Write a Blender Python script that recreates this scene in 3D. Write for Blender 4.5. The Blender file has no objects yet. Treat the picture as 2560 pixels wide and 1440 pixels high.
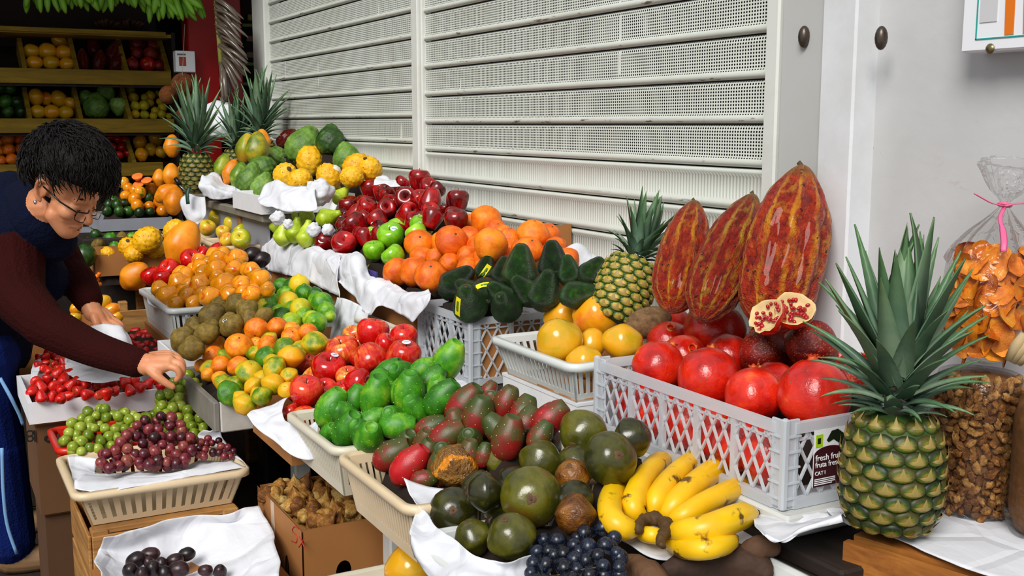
import bpy, math, random
import numpy as np
from mathutils import Vector, Matrix, Euler, Quaternion, noise as mnoise
R = random.Random(7)
scene = bpy.context.scene
COL = scene.collection
# ------------------------------------------------------------------ camera
F_PX = 2737.0
TH, TI = math.radians(28.5), math.radians(8.5)
CAM = Vector((0, -1.495, 1.30))
FH = Vector((-math.cos(TH), math.sin(TH), 0)); RIGHT = Vector((FH.y, -FH.x, 0)); ZUP = Vector((0, 0, 1))
FW = FH*math.cos(TI) - ZUP*math.sin(TI); UPV = FH*math.sin(TI) + ZUP*math.cos(TI)
cd = bpy.data.cameras.new('camera'); cam = bpy.data.objects.new('camera', cd); COL.objects.link(cam)
cam.location = CAM
cam.rotation_euler = Matrix((RIGHT, UPV, -FW)).transposed().to_euler()
cd.sensor_width = 36; cd.lens = 36*F_PX/2560; cd.clip_start = .05
scene.camera = cam
# ------------------------------------------------------------------ light
scene.view_settings.view_transform = 'Standard'; scene.view_settings.look = 'None'
scene.view_settings.gamma = 1; scene.view_settings.use_curve_mapping = False
scene.view_settings.exposure = 0.0
w = bpy.data.worlds.new('overcast'); scene.world = w; w.use_nodes = True
w.node_tree.nodes['Background'].inputs[0].default_value = (.93, .96, 1, 1)
w.node_tree.nodes['Background'].inputs[1].default_value = 0.60
sl = bpy.data.lights.new('veiled_sun', 'SUN'); sl.energy = 3.3; sl.angle = math.radians(28); sl.color = (1, .97, .92)
so = bpy.data.objects.new('veiled_sun', sl); COL.objects.link(so); so.location = (3, -4, 5)
SUN_FROM = Vector((0.62, -0.72, 0.80))
so.rotation_euler = SUN_FROM.to_track_quat('Z', 'Y').to_euler()

# ------------------------------------------------------------------ projection helpers: where a sight line meets a real plane
def ray(px, py): return FW + RIGHT*((px-1280)/F_PX) + UPV*((720-py)/F_PX)
def on(px, py, ax, v):
    d = ray(px, py); return CAM + d*((v-CAM[ax])/d[ax])
def oz(px, py, z): return on(px, py, 2, z)
def oy(px, py, y): return on(px, py, 1, y)
def ox(px, py, x): return on(px, py, 0, x)
def od(px, py, t): return CAM + ray(px, py)*t
def depth(p): return (Vector(p)-CAM).dot(FW)

# ------------------------------------------------------------------ object helpers
def tag(o, label=None, cat=None, group=None, kind=None):
    if label: o['label'] = label
    if cat: o['category'] = cat
    if group: o['group'] = group
    if kind: o['kind'] = kind
    return o
def empty(name, loc=(0, 0, 0), rot=None):
    o = bpy.data.objects.new(name, None); COL.objects.link(o); o.location = loc; o.empty_display_size = .05
    if rot is not None: o.rotation_euler = rot
    return o
def mesh(name, vf, mat=None, smooth=True):
    v, f = vf
    m = bpy.data.meshes.new(name); m.from_pydata([tuple(p) for p in v], [], f); m.update()
    if smooth: m.polygons.foreach_set('use_smooth', [True]*len(m.polygons))
    if mat: m.materials.append(mat)
    return m
def link(name, m, parent=None, loc=None, rot=None, scale=None, world=True):
    """world=True: the mesh is in world coordinates, so undo the parent's place."""
    o = bpy.data.objects.new(name, m); COL.objects.link(o)
    if parent is not None:
        o.parent = parent
        if world and loc is None and parent.parent is None: o.location = -Vector(parent.location)
    if loc is not None: o.location = loc
    if rot is not None: o.rotation_euler = rot
    if scale is not None: o.scale = scale
    return o
def part(name, vf, mat, parent=None, smooth=True):
    return link(name, mesh(name, vf, mat, smooth), parent)
def join(*vfs):
    V, Fc = [], []
    for v, f in vfs:
        n = len(V); V += list(v); Fc += [tuple(i+n for i in q) for q in f]
    return V, Fc
def xf(vf, M):
    return [M @ Vector(p) for p in vf[0]], vf[1]
def box(x0, x1, y0, y1, z0, z1):
    v = [(x, y, z) for z in (z0, z1) for y in (y0, y1) for x in (x0, x1)]
    return v, [(0, 2, 3, 1), (4, 5, 7, 6), (0, 1, 5, 4), (2, 6, 7, 3), (0, 4, 6, 2), (1, 3, 7, 5)]
def lbox(x0, x1, y0, y1, z0, z1, e=.0015): return box(x0-e, x1+e, y0-e, y1+e, z0, z1+.001)
def bbox(x0, x1, y0, y1, z0, z1, b=.004):
    """a box with chamfered edges"""
    b = min(b, (x1-x0)*.45, (y1-y0)*.45, (z1-z0)*.45)
    V, Fc = [], []
    rings = []
    for z, i in ((z0, b), (z0+b, 0), (z1-b, 0), (z1, b)):
        r = []
        for x, y in ((x0+i+b, y0+i), (x1-i-b, y0+i), (x1-i, y0+i+b), (x1-i, y1-i-b), (x1-i-b, y1-i), (x0+i+b, y1-i), (x0+i, y1-i-b), (x0+i, y0+i+b)):
            r.append(len(V)); V.append((x, y, z))
        rings.append(r)
    for a, c in zip(rings, rings[1:]):
        for k in range(8): Fc.append((a[k], a[(k+1) % 8], c[(k+1) % 8], c[k]))
    Fc.append(tuple(reversed(rings[0]))); Fc.append(tuple(rings[-1]))
    return V, Fc
def hexa(p):
    """8 corners: bottom 4 ccw, top 4 ccw"""
    return list(p), [(3, 2, 1, 0), (4, 5, 6, 7), (0, 1, 5, 4), (1, 2, 6, 5), (2, 3, 7, 6), (3, 0, 4, 7)]
def lathe(prof, n=24, mod=None):
    V, Fc, prev = [], [], None
    for r, z in prof:
        if r < 1e-6:
            cur = [len(V)]; V.append((0, 0, z))
        else:
            cur = []
            for k in range(n):
                a = 2*math.pi*k/n; s = mod(a, z, r) if mod else 1
                cur.append(len(V)); V.append((r*s*math.cos(a), r*s*math.sin(a), z))
        if prev:
            for k in range(n):
                a, b = prev[k % len(prev)], prev[(k+1) % len(prev)]; c, d = cur[(k+1) % len(cur)], cur[k % len(cur)]
                q = []
                for i in (a, b, c, d):
                    if i not in q: q.append(i)
                if len(q) > 2: Fc.append(tuple(q))
        prev = cur
    return V, Fc
def ellprof(n, rx=1, rz=1, e=1.0):
    out = []
    for i in range(n+1):
        t = -math.pi/2+math.pi*i/n
        out.append((max(0, math.cos(t))**e*rx if 0 < i < n else 0, math.sin(t)*rz))
    return out
def tube(pts, rad, n=8, cap=True, flat=None, roll=0):
    pts = [Vector(p) for p in pts]; V, Fc, rings = [], [], []
    N = len(pts); up = None
    for i, p in enumerate(pts):
        t = (pts[min(i+1, N-1)]-pts[max(i-1, 0)]).normalized()
        if up is None:
            up = Vector((0, 0, 1)) if abs(t.z) < .9 else Vector((1, 0, 0))
        s = t.cross(up).normalized(); up = s.cross(t).normalized()
        rr = rad[i] if hasattr(rad, '__len__') else rad
        ring = []
        for k in range(n):
            a = 2*math.pi*k/n+roll; q = flat if flat else 1
            ring.append(len(V)); V.append(p+s*math.cos(a)*rr+up*math.sin(a)*rr*q)
        rings.append(ring)
    for a, b in zip(rings, rings[1:]):
        for k in range(n): Fc.append((a[k], a[(k+1) % n], b[(k+1) % n], b[k]))
    if cap:
        Fc.append(tuple(reversed(rings[0]))); Fc.append(tuple(rings[-1]))
    return V, Fc
def catmull(P, m):
    P = [Vector(p) for p in P]; out = []
    n = len(P)-1
    for i in range(m+1):
        u = i/m*n; k = min(int(u), n-1); t = u-k
        p0 = P[k-1] if k > 0 else P[k]*2-P[k+1]; p1 = P[k]; p2 = P[k+1]; p3 = P[k+2] if k+2 <= n else P[k+1]*2-P[k]
        out.append(.5*((2*p1)+(p2-p0)*t+(2*p0-5*p1+4*p2-p3)*t*t+(3*p1-p0-3*p2+p3)*t**3))
    return out
def rows_grid(rows, nu, nv):
    A = [catmull(r_, nu) for r_ in rows]
    B = [catmull([a[i] for a in A], nv) for i in range(nu+1)]
    V = [B[i][j] for j in range(nv+1) for i in range(nu+1)]
    Fc = [(j*(nu+1)+i, j*(nu+1)+i+1, (j+1)*(nu+1)+i+1, (j+1)*(nu+1)+i) for j in range(nv) for i in range(nu)]
    return V, Fc
def fbm(p, s, seed=0, o=3):
    return mnoise.fractal(Vector(p)*s+Vector((seed*7.3, seed*3.1, -seed*5.7)), 1.0, 2.0, o)
def solid(o, t):
    m = o.modifiers.new('thickness', 'SOLIDIFY'); m.thickness = t; m.offset = 0
    return o

# ------------------------------------------------------------------ materials
def srgb(h):
    h = h.lstrip('#'); c = [int(h[i:i+2], 16)/255 for i in (0, 2, 4)]
    return tuple(x/12.92 if x <= .04045 else ((x+.055)/1.055)**2.4 for x in c)+(1,)
class NT:
    def __init__(s, name):
        s.m = bpy.data.materials.new(name); s.m.use_nodes = True; s.t = s.m.node_tree; s.n = s.t.nodes
        s.b = s.n['Principled BSDF']; s.out = s.n['Material Output']
        s.tc = s.n.new('ShaderNodeTexCoord'); s.co = s.tc.outputs['Object']
    def new(s, k, **kw):
        n = s.n.new(k)
        for a, v in kw.items():
            if hasattr(n, a): setattr(n, a, v)
            else: n.inputs[a.replace('_', ' ')].default_value = v
        return n
    def l(s, a, b): s.t.links.new(a, b)
    def noise(s, sc, det=3, rough=.55, co=None, dist=0):
        n = s.new('ShaderNodeTexNoise'); n.inputs['Scale'].default_value = sc; n.inputs['Detail'].default_value = det
        n.inputs['Roughness'].default_value = rough; n.inputs['Distortion'].default_value = dist; s.l(co or s.co, n.inputs['Vector']); return n.outputs['Fac']
    def vor(s, sc, feat='F1', co=None, out='Distance'):
        n = s.new('ShaderNodeTexVoronoi'); n.feature = feat; n.inputs['Scale'].default_value = sc; s.l(co or s.co, n.inputs['Vector']); return n.outputs[out]
    def math(s, op, a, b=None, c=None, clamp=False):
        n = s.new('ShaderNodeMath'); n.operation = op; n.use_clamp = clamp
        for i, x in enumerate((a, b, c)):
            if x is None: continue
            if isinstance(x, (int, float)): n.inputs[i].default_value = x
            else: s.l(x, n.inputs[i])
        return n.outputs[0]
    def ramp(s, fac, stops, interp='LINEAR'):
        n = s.new('ShaderNodeValToRGB'); n.color_ramp.interpolation = interp; e = n.color_ramp.elements
        while len(e) < len(stops): e.new(.5)
        for q, (p, c) in zip(e, stops):
            q.position = p; q.color = srgb(c) if isinstance(c, str) else ((c,)*3+(1,) if isinstance(c, (int, float)) else c)
        s.l(fac, n.inputs[0]); return n.outputs[0]
    def mix(s, fac, a, b, mode='MIX'):
        n = s.new('ShaderNodeMix'); n.data_type = 'RGBA'; n.blend_type = mode
        for i, x in ((0, fac), (6, a), (7, b)):
            if isinstance(x, str): n.inputs[i].default_value = srgb(x)
            elif isinstance(x, (int, float)): n.inputs[i].default_value = x
            elif isinstance(x, tuple): n.inputs[i].default_value = x
            else: s.l(x, n.inputs[i])
        return n.outputs[2]
    def sep(s, co=None):
        n = s.new('ShaderNodeSeparateXYZ'); s.l(co or s.co, n.inputs[0]); return n.outputs
    def mapr(s, v, a, b, c=0, d=1):
        n = s.new('ShaderNodeMapRange'); s.l(v, n.inputs[0])
        for i, x in enumerate((a, b, c, d)): n.inputs[i+1].default_value = x
        return n.outputs[0]
    def stretch(s, sx, sy, sz, co=None):
        n = s.new('ShaderNodeMapping'); n.inputs['Scale'].default_value = (sx, sy, sz); s.l(co or s.co, n.inputs[0]); return n.outputs[0]
    def rnd(s): return s.new('ShaderNodeObjectInfo').outputs['Random']
    def bump(s, h, st, dist=.01):
        n = s.new('ShaderNodeBump'); n.inputs['Strength'].default_value = st; n.inputs['Distance'].default_value = dist
        s.l(h, n.inputs['Height']); s.l(n.outputs[0], s.b.inputs['Normal']); return n
    def set(s, col=None, rough=.5, **kw):
        if col is not None:
            if isinstance(col, str): s.b.inputs['Base Color'].default_value = srgb(col)
            else: s.l(col, s.b.inputs['Base Color'])
        if isinstance(rough, (int, float)): s.b.inputs['Roughness'].default_value = rough
        else: s.l(rough, s.b.inputs['Roughness'])
        for k, v in kw.items():
            i = s.b.inputs[k.replace('_', ' ')]
            if isinstance(v, (int, float, tuple)): i.default_value = v
            else: s.l(v, i)
        return s.m
def skin(name, stops, nsc=2.0, grad=0.0, rndw=.5, spots=None, bump=None, rough=.35, coat=0, sss=.0, streak=None, axis=2, nw=1.0):
    """fruit skin; mesh of about unit radius, so scales are per fruit"""
    t = NT(name); r = t.rnd()
    off = t.new('ShaderNodeVectorMath'); off.operation = 'ADD'; t.l(t.co, off.inputs[0])
    cmb = t.new('ShaderNodeCombineXYZ'); t.l(t.math('MULTIPLY', r, 37.0), cmb.inputs[0]); t.l(t.math('MULTIPLY', r, 11.0), cmb.inputs[1]); t.l(cmb.outputs[0], off.inputs[1])
    co = off.outputs[0]
    f = t.math('MULTIPLY', t.math('SUBTRACT', t.noise(nsc, 4, .6, co), .5), nw*1.8)
    f = t.math('ADD', f, t.math('MULTIPLY', t.math('SUBTRACT', r, .5), rndw))
    if grad: f = t.math('ADD', f, t.math('MULTIPLY', t.sep()[axis], grad*.5))
    if streak:
        at = t.new('ShaderNodeMath'); at.operation = 'ARCTAN2'; sp = t.sep(); t.l(sp[0], at.inputs[0]); t.l(sp[1], at.inputs[1])
        c2 = t.new('ShaderNodeCombineXYZ'); t.l(t.math('MULTIPLY', at.outputs[0], streak[0]), c2.inputs[0]); t.l(sp[2], c2.inputs[1]); t.l(t.math('MULTIPLY', r, 19.0), c2.inputs[2])
        f = t.math('ADD', f, t.math('MULTIPLY', t.math('SUBTRACT', t.noise(1.6, 3, .6, c2.outputs[0]), .5), streak[1]))
    c = t.ramp(t.math('ADD', f, .5, clamp=True), stops)
    if spots:
        for col, sc, th, soft in (spots if isinstance(spots, list) else [spots]):
            c = t.mix(t.mapr(t.vor(sc, co=co), th, th+soft, 1, 0), c, col)
    t.set(c, rough, Coat_Weight=coat, Coat_Roughness=.12)
    if sss:
        t.b.inputs['Subsurface Weight'].default_value = sss; t.b.inputs['Subsurface Radius'].default_value = (.01, .005, .003); t.b.inputs['Subsurface Scale'].default_value = 1
    if bump: t.bump(t.noise(bump[0], 4, .6, co) if len(bump) < 3 else t.vor(bump[0], co=co), bump[1], .05)
    return t.m
def flat(name, col, rough=.5, nz=None, **kw):
    t = NT(name)
    c = col
    if nz: c = t.mix(t.noise(nz[0], 4), col, nz[1])
    return t.set(c, rough, **kw)
# ================================================================== setting
def m_floor():
    t = NT('dark concrete'); n = t.noise(9, 6, .7); v = t.noise(60, 3)
    c = t.ramp(t.math('ADD', t.math('MULTIPLY', n, .6), t.math('MULTIPLY', v, .4)), [(.3, '#120b06'), (.55, '#2a1a10'), (.8, '#4b3524')])
    t.bump(v, .4); return t.set(c, .85)
def m_metal(name, col, dirt='#8d8572', rust=True):
    t = NT(name); n = t.noise(3, 6, .7); n2 = t.noise(28, 5, .75)
    c = t.mix(t.mapr(n, .45, .8, 0, .35), col, dirt)
    if rust:
        st = t.noise(1, 5, .7, t.stretch(16, 16, 1.2)); c = t.mix(t.mapr(st, .66, .74, 0, .3), c, '#9a8b70')
        c = t.mix(t.mapr(n2, .73, .76, 0, .85), c, '#4a3022')
    t.bump(n, .08); return t.set(c, .55)
def m_slat(perf):
    t = NT('perforated slat' if perf else 'fluted slat'); s = t.sep()
    n = t.noise(4, 6, .7); n2 = t.noise(30, 5, .75)
    base = t.mix(t.mapr(n, .4, .8, 0, .4), '#cfd3ca', '#b4b7ac')
    st = t.noise(1, 5, .7, t.stretch(14, 14, 1.0)); base = t.mix(t.mapr(st, .62, .74, 0, .45), base, '#9b8864'); base = t.mix(t.mapr(t.noise(1.3, 5, .7), .5, .75, 0, .35), base, '#a09a86')
    base = t.mix(t.mapr(n2, .74, .77, 0, .85), base, '#4a3426')
    uv0 = t.new('ShaderNodeUVMap'); v0 = t.sep(uv0.outputs[0])[1]
    chip = t.math('MULTIPLY', t.mapr(t.noise(1, 5, .7, t.stretch(9, 9, 60)), .60, .64), t.mapr(v0, .10, .16, 1, 0)); base = t.mix(t.math('MULTIPLY', chip, .85), base, '#54392a')
    t.set(base, .5)
    if perf:
        # holes: grid over x and over height inside the slat (slat-local z in 0..1 stored by uv)
        uv = t.new('ShaderNodeUVMap'); u = t.sep(uv.outputs[0])
        fx = t.math('SUBTRACT', t.math('FRACT', t.math('DIVIDE', s[0], .0082)), .5)
        fz = t.math('SUBTRACT', t.math('FRACT', t.math('MULTIPLY', u[1], 13)), .5)
        d = t.math('SQRT', t.math('ADD', t.math('MULTIPLY', fx, fx), t.math('MULTIPLY', t.math('MULTIPLY', fz, fz), .8)))
        inside = t.math('MULTIPLY', t.math('GREATER_THAN', u[1], .19), t.math('LESS_THAN', u[1], .96))
        hole = t.math('MULTIPLY', t.math('LESS_THAN', d, .29), inside)
        # some columns punched fully, some blocked with paint
        blk = t.mapr(t.noise(1, 1, .5, t.stretch(30, 30, 3)), .2, .42)
        hole = t.math('MULTIPLY', hole, t.math('GREATER_THAN', blk, .3))
        tr = t.new('ShaderNodeBsdfTransparent'); mx = t.new('ShaderNodeMixShader')
        t.l(hole, mx.inputs[0]); t.l(t.b.outputs[0], mx.inputs[1]); t.l(tr.outputs[0], mx.inputs[2]); t.l(mx.outputs[0], t.out.inputs[0])
    else:
        uv = t.new('ShaderNodeUVMap'); u = t.sep(uv.outputs[0])
        wv = t.math('SINE', t.math('MULTIPLY', s[0], 2*math.pi/.0105))
        ins = t.math('MULTIPLY', t.mapr(u[1], .22, .27), t.mapr(u[1], .78, .84, 1, 0))
        t.bump(t.math('MULTIPLY', wv, ins), .3, .003)
    return t.m
M_slat_p, M_slat_f = m_slat(True), m_slat(False)
M_frame = m_metal('painted steel frame', '#d6d8d2')
M_post = m_metal('pale blue-white post', '#dde0e4', rust=False)
M_panel = m_metal('grey panel paint', '#b9bab8', '#a5a398', rust=False)
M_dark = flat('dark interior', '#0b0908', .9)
M_dark2 = flat('dark brown interior wall', '#1a0f0a', .9, nz=(3, '#2a1812'))
def m_wallr():
    t = NT('scuffed grey wall paint'); n = t.noise(2.2, 5, .6); n2 = t.noise(45, 4, .7); n3 = t.noise(1, 6, .75, t.stretch(6, 6, 22))
    c = t.mix(t.mapr(n, .35, .7), '#c6c7c8', '#b4b4b2')
    c = t.mix(t.mapr(n3, .62, .72, 0, .35), c, '#a08c70')
    c = t.mix(t.mapr(n2, .72, .76, 0, .7), c, '#6d5f55')
    t.bump(t.noise(70, 3), .12, .003); return t.set(c, .6)
M_wallr = m_wallr()

fl = part('floor', box(-9, 3, -4.2, 1.5, -.05, 0), m_floor(), smooth=False); tag(fl, kind='structure', label='dark stained concrete floor')
XL, XD0, XD1, XR = -5.10, -3.445, -3.34, -1.643
wl = empty('wall_shutter', (0, 0, 0)); tag(wl, 'pale grey roller shutter wall with perforated and fluted slats', kind='structure')
def slat(x0, x1, z0, z1, perf):
    h = z1-z0
    prof = [(.000, 0), (-.007, .04), (-.010, .10), (-.010, .17), (-.003, .22), (-.003, .78), (-.009, .86), (-.009, .93), (.003, .965)] if not perf else \
           [(.000, 0), (-.008, .04), (-.010, .12), (-.006, .18), (-.003, .24), (-.003, .80), (-.001, .93), (.004, .968)]
    V, Fc = [], []
    for y, s in prof: V += [(x0, y, z0+s*h), (x1, y, z0+s*h)]
    for i in range(len(prof)-1): Fc.append((2*i, 2*i+1, 2*i+3, 2*i+2))
    m = mesh('shutter_slat', (V, Fc), M_slat_p if perf else M_slat_f, True)
    uvl = m.uv_layers.new(name='UVMap')
    for lp in m.loops: uvl.data[lp.index].uv = (V[lp.vertex_index][0], (V[lp.vertex_index][2]-z0)/h)
    return link('shutter_slat', m, wl)
for k in range(-6, 9):
    z0 = 1.302+k*.0885; slat(XD1-.005, XR+.01, z0, z0+.0885, k >= -1)
for k in range(-6, 9):
    z0 = 1.324+k*.0868; slat(XL-.01, XD0+.005, z0, z0+.0868, k >= -1)
part('divider_post', join(bbox(-3.425, -3.338, -.018, .02, .3, 2.3, .004), bbox(-3.40, -3.36, -.024, -.015, .3, 2.3, .003)), M_frame, wl, False)
part('end_post', bbox(-5.30, -5.10, -.03, .05, 0, 2.3, .006), M_frame, wl, False)
part('guide_channel', join(bbox(XR, -1.606, -.055, .02, .3, 2.3, .004)), M_frame, wl, False)
part('light_block', join(box(-5.4, -1.55, .25, .3, 0, 2.4), box(-5.4, -1.55, 0, .3, 2.3, 2.4), box(-5.4, -5.35, 0, .3, 0, 2.4), box(-1.6, -1.55, .03, .3, 0, 2.4)), M_dark, wl, False)  # added unseen box shuts out sky light so the perforations look dark
part('lower_wall', box(-5.36, -1.6, -.002, .02, 0, .80), M_frame, wl, False)
wr = empty('wall_right', (0, 0, 0)); tag(wr, 'scuffed grey painted wall right of the shutter', kind='structure')
part('jamb_panel', bbox(-1.602, -1.47, -.05, .02, .3, 2.3, .003), M_panel, wr, False)
part('post', bbox(-1.487, -1.405, -.062, .02, .3, 2.3, .004), M_post, wr, False)
part('wall_face', box(-1.42, .9, -.008, .1, 0, 2.3), M_wallr, wr, False)
for px, py, yy in ((2010, 92, -.055), (2203, 95, -.062)):
    p = oy(px, py, yy)
    v, f = lathe(ellprof(8, .011, .02), 12)
    wd = part('weld', xf((v, f), Matrix.Translation(p)), flat('weld bead', '#6c6258', .35, nz=(60, '#2e2622'), Metallic=.7), wr)
M_ledge = flat('worn stone ledge', '#b9b2b4', .6, nz=(12, '#8a7f84'))
lg = part('trim_1', bbox(-1.46, -.4, -.10, -.009, .845, .893, .008), M_ledge, None, False); tag(lg, 'worn pale ledge at the foot of the grey wall', kind='structure')
# sign board on the right wall
sg = empty('wall_sign', oy(2402, 138, -.05)); tag(sg, 'white sign board with teal outline and orange stripes on grey wall', 'sign')
a = oy(2402, 138, -.06)
part('board', bbox(a.x, a.x+.42, -.062, -.0095, a.z+.003, a.z+.34, .003), flat('sign white', '#e9ebf0', .35), sg, False)
def plate(x0, x1, z0, z1, y, mt, nm, par): return part(nm, box(x0, x1, y-.0012, y, z0, z1), mt, par, False)
M_teal, M_or, M_lg = flat('teal print', '#1f9c93', .4), flat('orange print', '#e07416', .4), flat('grey print', '#c9c9cb', .4)
b0 = oy(2438, 100, -.063)
plate(b0.x, b0.x+.0018, b0.z, b0.z+.3, -.0622, M_teal, 'outline', sg)
plate(b0.x, b0.x+.38, b0.z, b0.z+.0018, -.0622, M_teal, 'outline', sg)
plate(b0.x+.006, b0.x+.036, b0.z+.025, b0.z+.3, -.0622, M_lg, 'grey_block', sg)
def stripe(x0, x1, xt0, xt1, z0, z1):
    y = -.0634
    part('orange_stripe', ([(x0, y, z0), (x1, y, z0), (xt1, y, z1), (xt0, y, z1), (x0, y+.001, z0), (x1, y+.001, z0), (xt1, y+.001, z1), (xt0, y+.001, z1)], [(0, 1, 2, 3), (4, 7, 6, 5), (0, 4, 5, 1), (1, 5, 6, 2), (2, 6, 7, 3), (3, 7, 4, 0)]), M_or, sg, False)
stripe(b0.x+.051, b0.x+.066, b0.x+.040, b0.x+.062, b0.z+.004, b0.z+.3)
stripe(b0.x+.082, b0.x+.096, b0.x+.068, b0.x+.088, b0.z+.004, b0.z+.3)
q = oy(2475, 122, -.063)
part('screw', xf(lathe([(0, .004), (.004, .0035), (.0075, .001), (.008, 0)], 14), Matrix.Translation(q) @ Matrix.Rotation(math.pi/2, 4, 'X')), flat('brass screw', '#7d7250', .35, Metallic=.8), sg)

# market hall behind: walls and ceiling
bw = part('wall_back', box(-7.6, -7.5, -4.2, 1.5, 0, 2.9), M_dark2, None, False); tag(bw, 'dark back wall of the fruit stall', kind='structure')
lw = part('wall_left', box(-7.6, -3.6, -4.3, -4.2, 0, 2.9), M_dark2, None, False); tag(lw, 'dark left wall of the hall', kind='structure')
rw = part('wall_inner', box(-7.6, -5.36, .9, 1.0, 0, 2.9), M_dark2, None, False); tag(rw, 'dark inner wall beyond the shutter', kind='structure')
ce = part('ceiling', box(-7.6, -4.6, -4.3, 1.5, 2.55, 2.65), M_dark2, None, False); tag(ce, 'dark ceiling of the hall', kind='structure')
# ================================================================== fruit library (unit radius meshes, shared by all copies)
def fib(n):
    out = []
    for i in range(n):
        z = 1-2*(i+.5)/n; r_ = math.sqrt(1-z*z); a = i*2.399963
        out.append((r_*math.cos(a), r_*math.sin(a), z))
    return np.array(out)
def bumpy(vf, n, amp, width, jit=0, seed=1, inv=False):
    V = np.array([tuple(p) for p in vf[0]], float); L = np.linalg.norm(V, axis=1)+1e-9; D = V/L[:, None]
    P = fib(n); rs = np.random.RandomState(seed); P = P+rs.normal(0, jit, P.shape); P /= np.linalg.norm(P, axis=1)[:, None]
    c = (D@P.T).max(axis=1); ang = np.arccos(np.clip(c, -1, 1))
    g = np.exp(-(ang/width)**2)
    if inv: g = 1-np.clip(ang/width, 0, 1)**2
    V = V*(1+amp*g)[:, None]
    return [tuple(p) for p in V], vf[1]
def jitter(vf, amp, sc, seed=0):
    return [tuple(Vector(p)*(1+amp*fbm(p, sc, seed))) for p in vf[0]], vf[1]
def prof_from(pts, n):
    """smooth (r,z) profile through control points"""
    c = catmull([(r_, z, 0) for r_, z in pts], n)
    o = [(max(p.x, 0), p.y) for p in c]; o[0] = (0, o[0][1]); o[-1] = (0, o[-1][1]); return o
M_stem = flat('brown stem', '#4a3a22', .7); M_gstem = flat('green stem', '#5d6b2a', .6); M_tan = flat('tan scar', '#b08a5c', .7, nz=(3, '#7a4d2e'))
M_stick = flat('white fruit sticker', '#e8ebee', .4); M_stickp = flat('sticker print', '#9fb4cc', .4); M_yst = flat('yellow sticker tape', '#f0e21c', .4); M_yprint = flat('sticker green print', '#4c7a2e', .4)
LIB = {}
def lib(kind, vf, mat, parts=()):
    LIB[kind] = (mesh(kind, vf, mat), [(n, mesh(n, v, m)) for n, v, m in parts])
def T(x, y, z, s=1): return Matrix.Translation((x, y, z)) @ Matrix.Scale(s, 4)
stem_vf = lambda z, h, r_: tube([(0, 0, z), (.02, .01, z+h*.5), (.06, .02, z+h)], [r_*1.2, r_*.8, r_], 7)
button = lambda z, r_: xf(lathe([(0, 0), (r_, .0), (r_*.7, .03), (0, .04)], 9), T(0, 0, z))
ORP = prof_from([(0, -.95), (.5, -.86), (.98, -.05), (.93, .4), (.5, .86), (.12, .95), (0, .93)], 16)
S_or = skin('orange peel', [(.15, '#cf5002'), (.5, '#ea6e04'), (.85, '#fa9016')], 1.6, rndw=.5, spots=('#7a3d10', 5, .05, .05), bump=(30, .18, 1), rough=.42, sss=.0)
lib('orange', lathe(ORP, 24), S_or, [('stem_button', button(.93, .1), M_stem)])
S_or2 = skin('freckled small orange peel', [(.15, '#e0680a'), (.5, '#f78f0e'), (.85, '#ffb02c')], 2, rndw=.5, spots=('#5c2f10', 6, .08, .05), bump=(30, .18, 1), rough=.4)
lib('small_orange', lathe(ORP, 24), S_or2, [('stem_button', button(.93, .1), M_stem)])
TGP = prof_from([(0, -.78), (.45, -.78), (1.0, -.1), (.95, .25), (.5, .74), (.15, .80), (0, .74)], 16)
S_tg = skin('green and yellow mandarin peel', [(.0, '#4f7a10'), (.25, '#8f9d12'), (.45, '#d0b016'), (.75, '#efae12'), (1, '#f59a10')], .8, grad=-.35, rndw=.75, spots=('#3c5a10', 7, .06, .06), bump=(26, .2, 1), rough=.3, nw=1.1)
lib('mandarin', lathe(TGP, 24, lambda a, z, r_: 1+.012*math.cos(9*a)), S_tg, [('stem_button', button(.74, .12), M_gstem)])
S_tgg = skin('green mandarin peel', [(.1, '#2f6a0c'), (.5, '#4f8a12'), (.9, '#b8b41c')], 1.1, grad=-.3, rndw=.4, bump=(26, .2, 1), rough=.3)
lib('green_mandarin', lathe(TGP, 24, lambda a, z, r_: 1+.012*math.cos(9*a)), S_tgg, [('stem_button', button(.74, .12), M_gstem)])
S_gr = skin('granadilla shell', [(.1, '#c07a08'), (.45, '#e88e0a'), (.8, '#f7a01c'), (1, '#e0641a')], 1.2, rndw=.7, spots=('#a86a10', 9, .05, .08), rough=.18, coat=.4)
lib('granadilla', lathe(prof_from([(0, -1.08), (.5, -.95), (.99, -.15), (.97, .25), (.52, .95), (0, 1.1)], 16), 22, lambda a, z, r_: 1+.015*math.cos(6*a)), S_gr)
def appleprof(k=1): return prof_from([(0, -.62), (.18, -.72), (.45, -.86*k), (.8, -.55*k), (1.0, .1), (.92, .55), (.6, .82), (.25, .74), (.06, .55), (0, .52)], 20)
S_ap = skin('red and yellow apple skin', [(.1, '#a8080a'), (.42, '#c81e12'), (.62, '#dd5a24'), (.85, '#eab84c')], 1.0, rndw=.5, streak=(4.5, .7), rough=.2, coat=.3, nw=.75, spots=('#e8c08a', 14, .035, .03))
lib('apple', lathe(appleprof(), 24), S_ap, [('stem', stem_vf(.52, .42, .035), M_stem)])
S_apr = skin('red apple skin', [(.1, '#9c0606'), (.6, '#d01210'), (.95, '#e2502a')], 1.0, rndw=.4, streak=(4.5, .5), rough=.18, coat=.3, spots=('#e8a080', 14, .03, .03))
lib('red_apple', lathe(appleprof(), 24), S_apr, [('stem', stem_vf(.52, .42, .035), M_stem)])
S_rd = skin('dark red apple skin', [(.1, '#3e0206'), (.5, '#7d0508'), (.85, '#b80d10'), (1, '#c92a1c')], 1.0, rndw=.5, streak=(4, .5), rough=.24, coat=.3)
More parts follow.
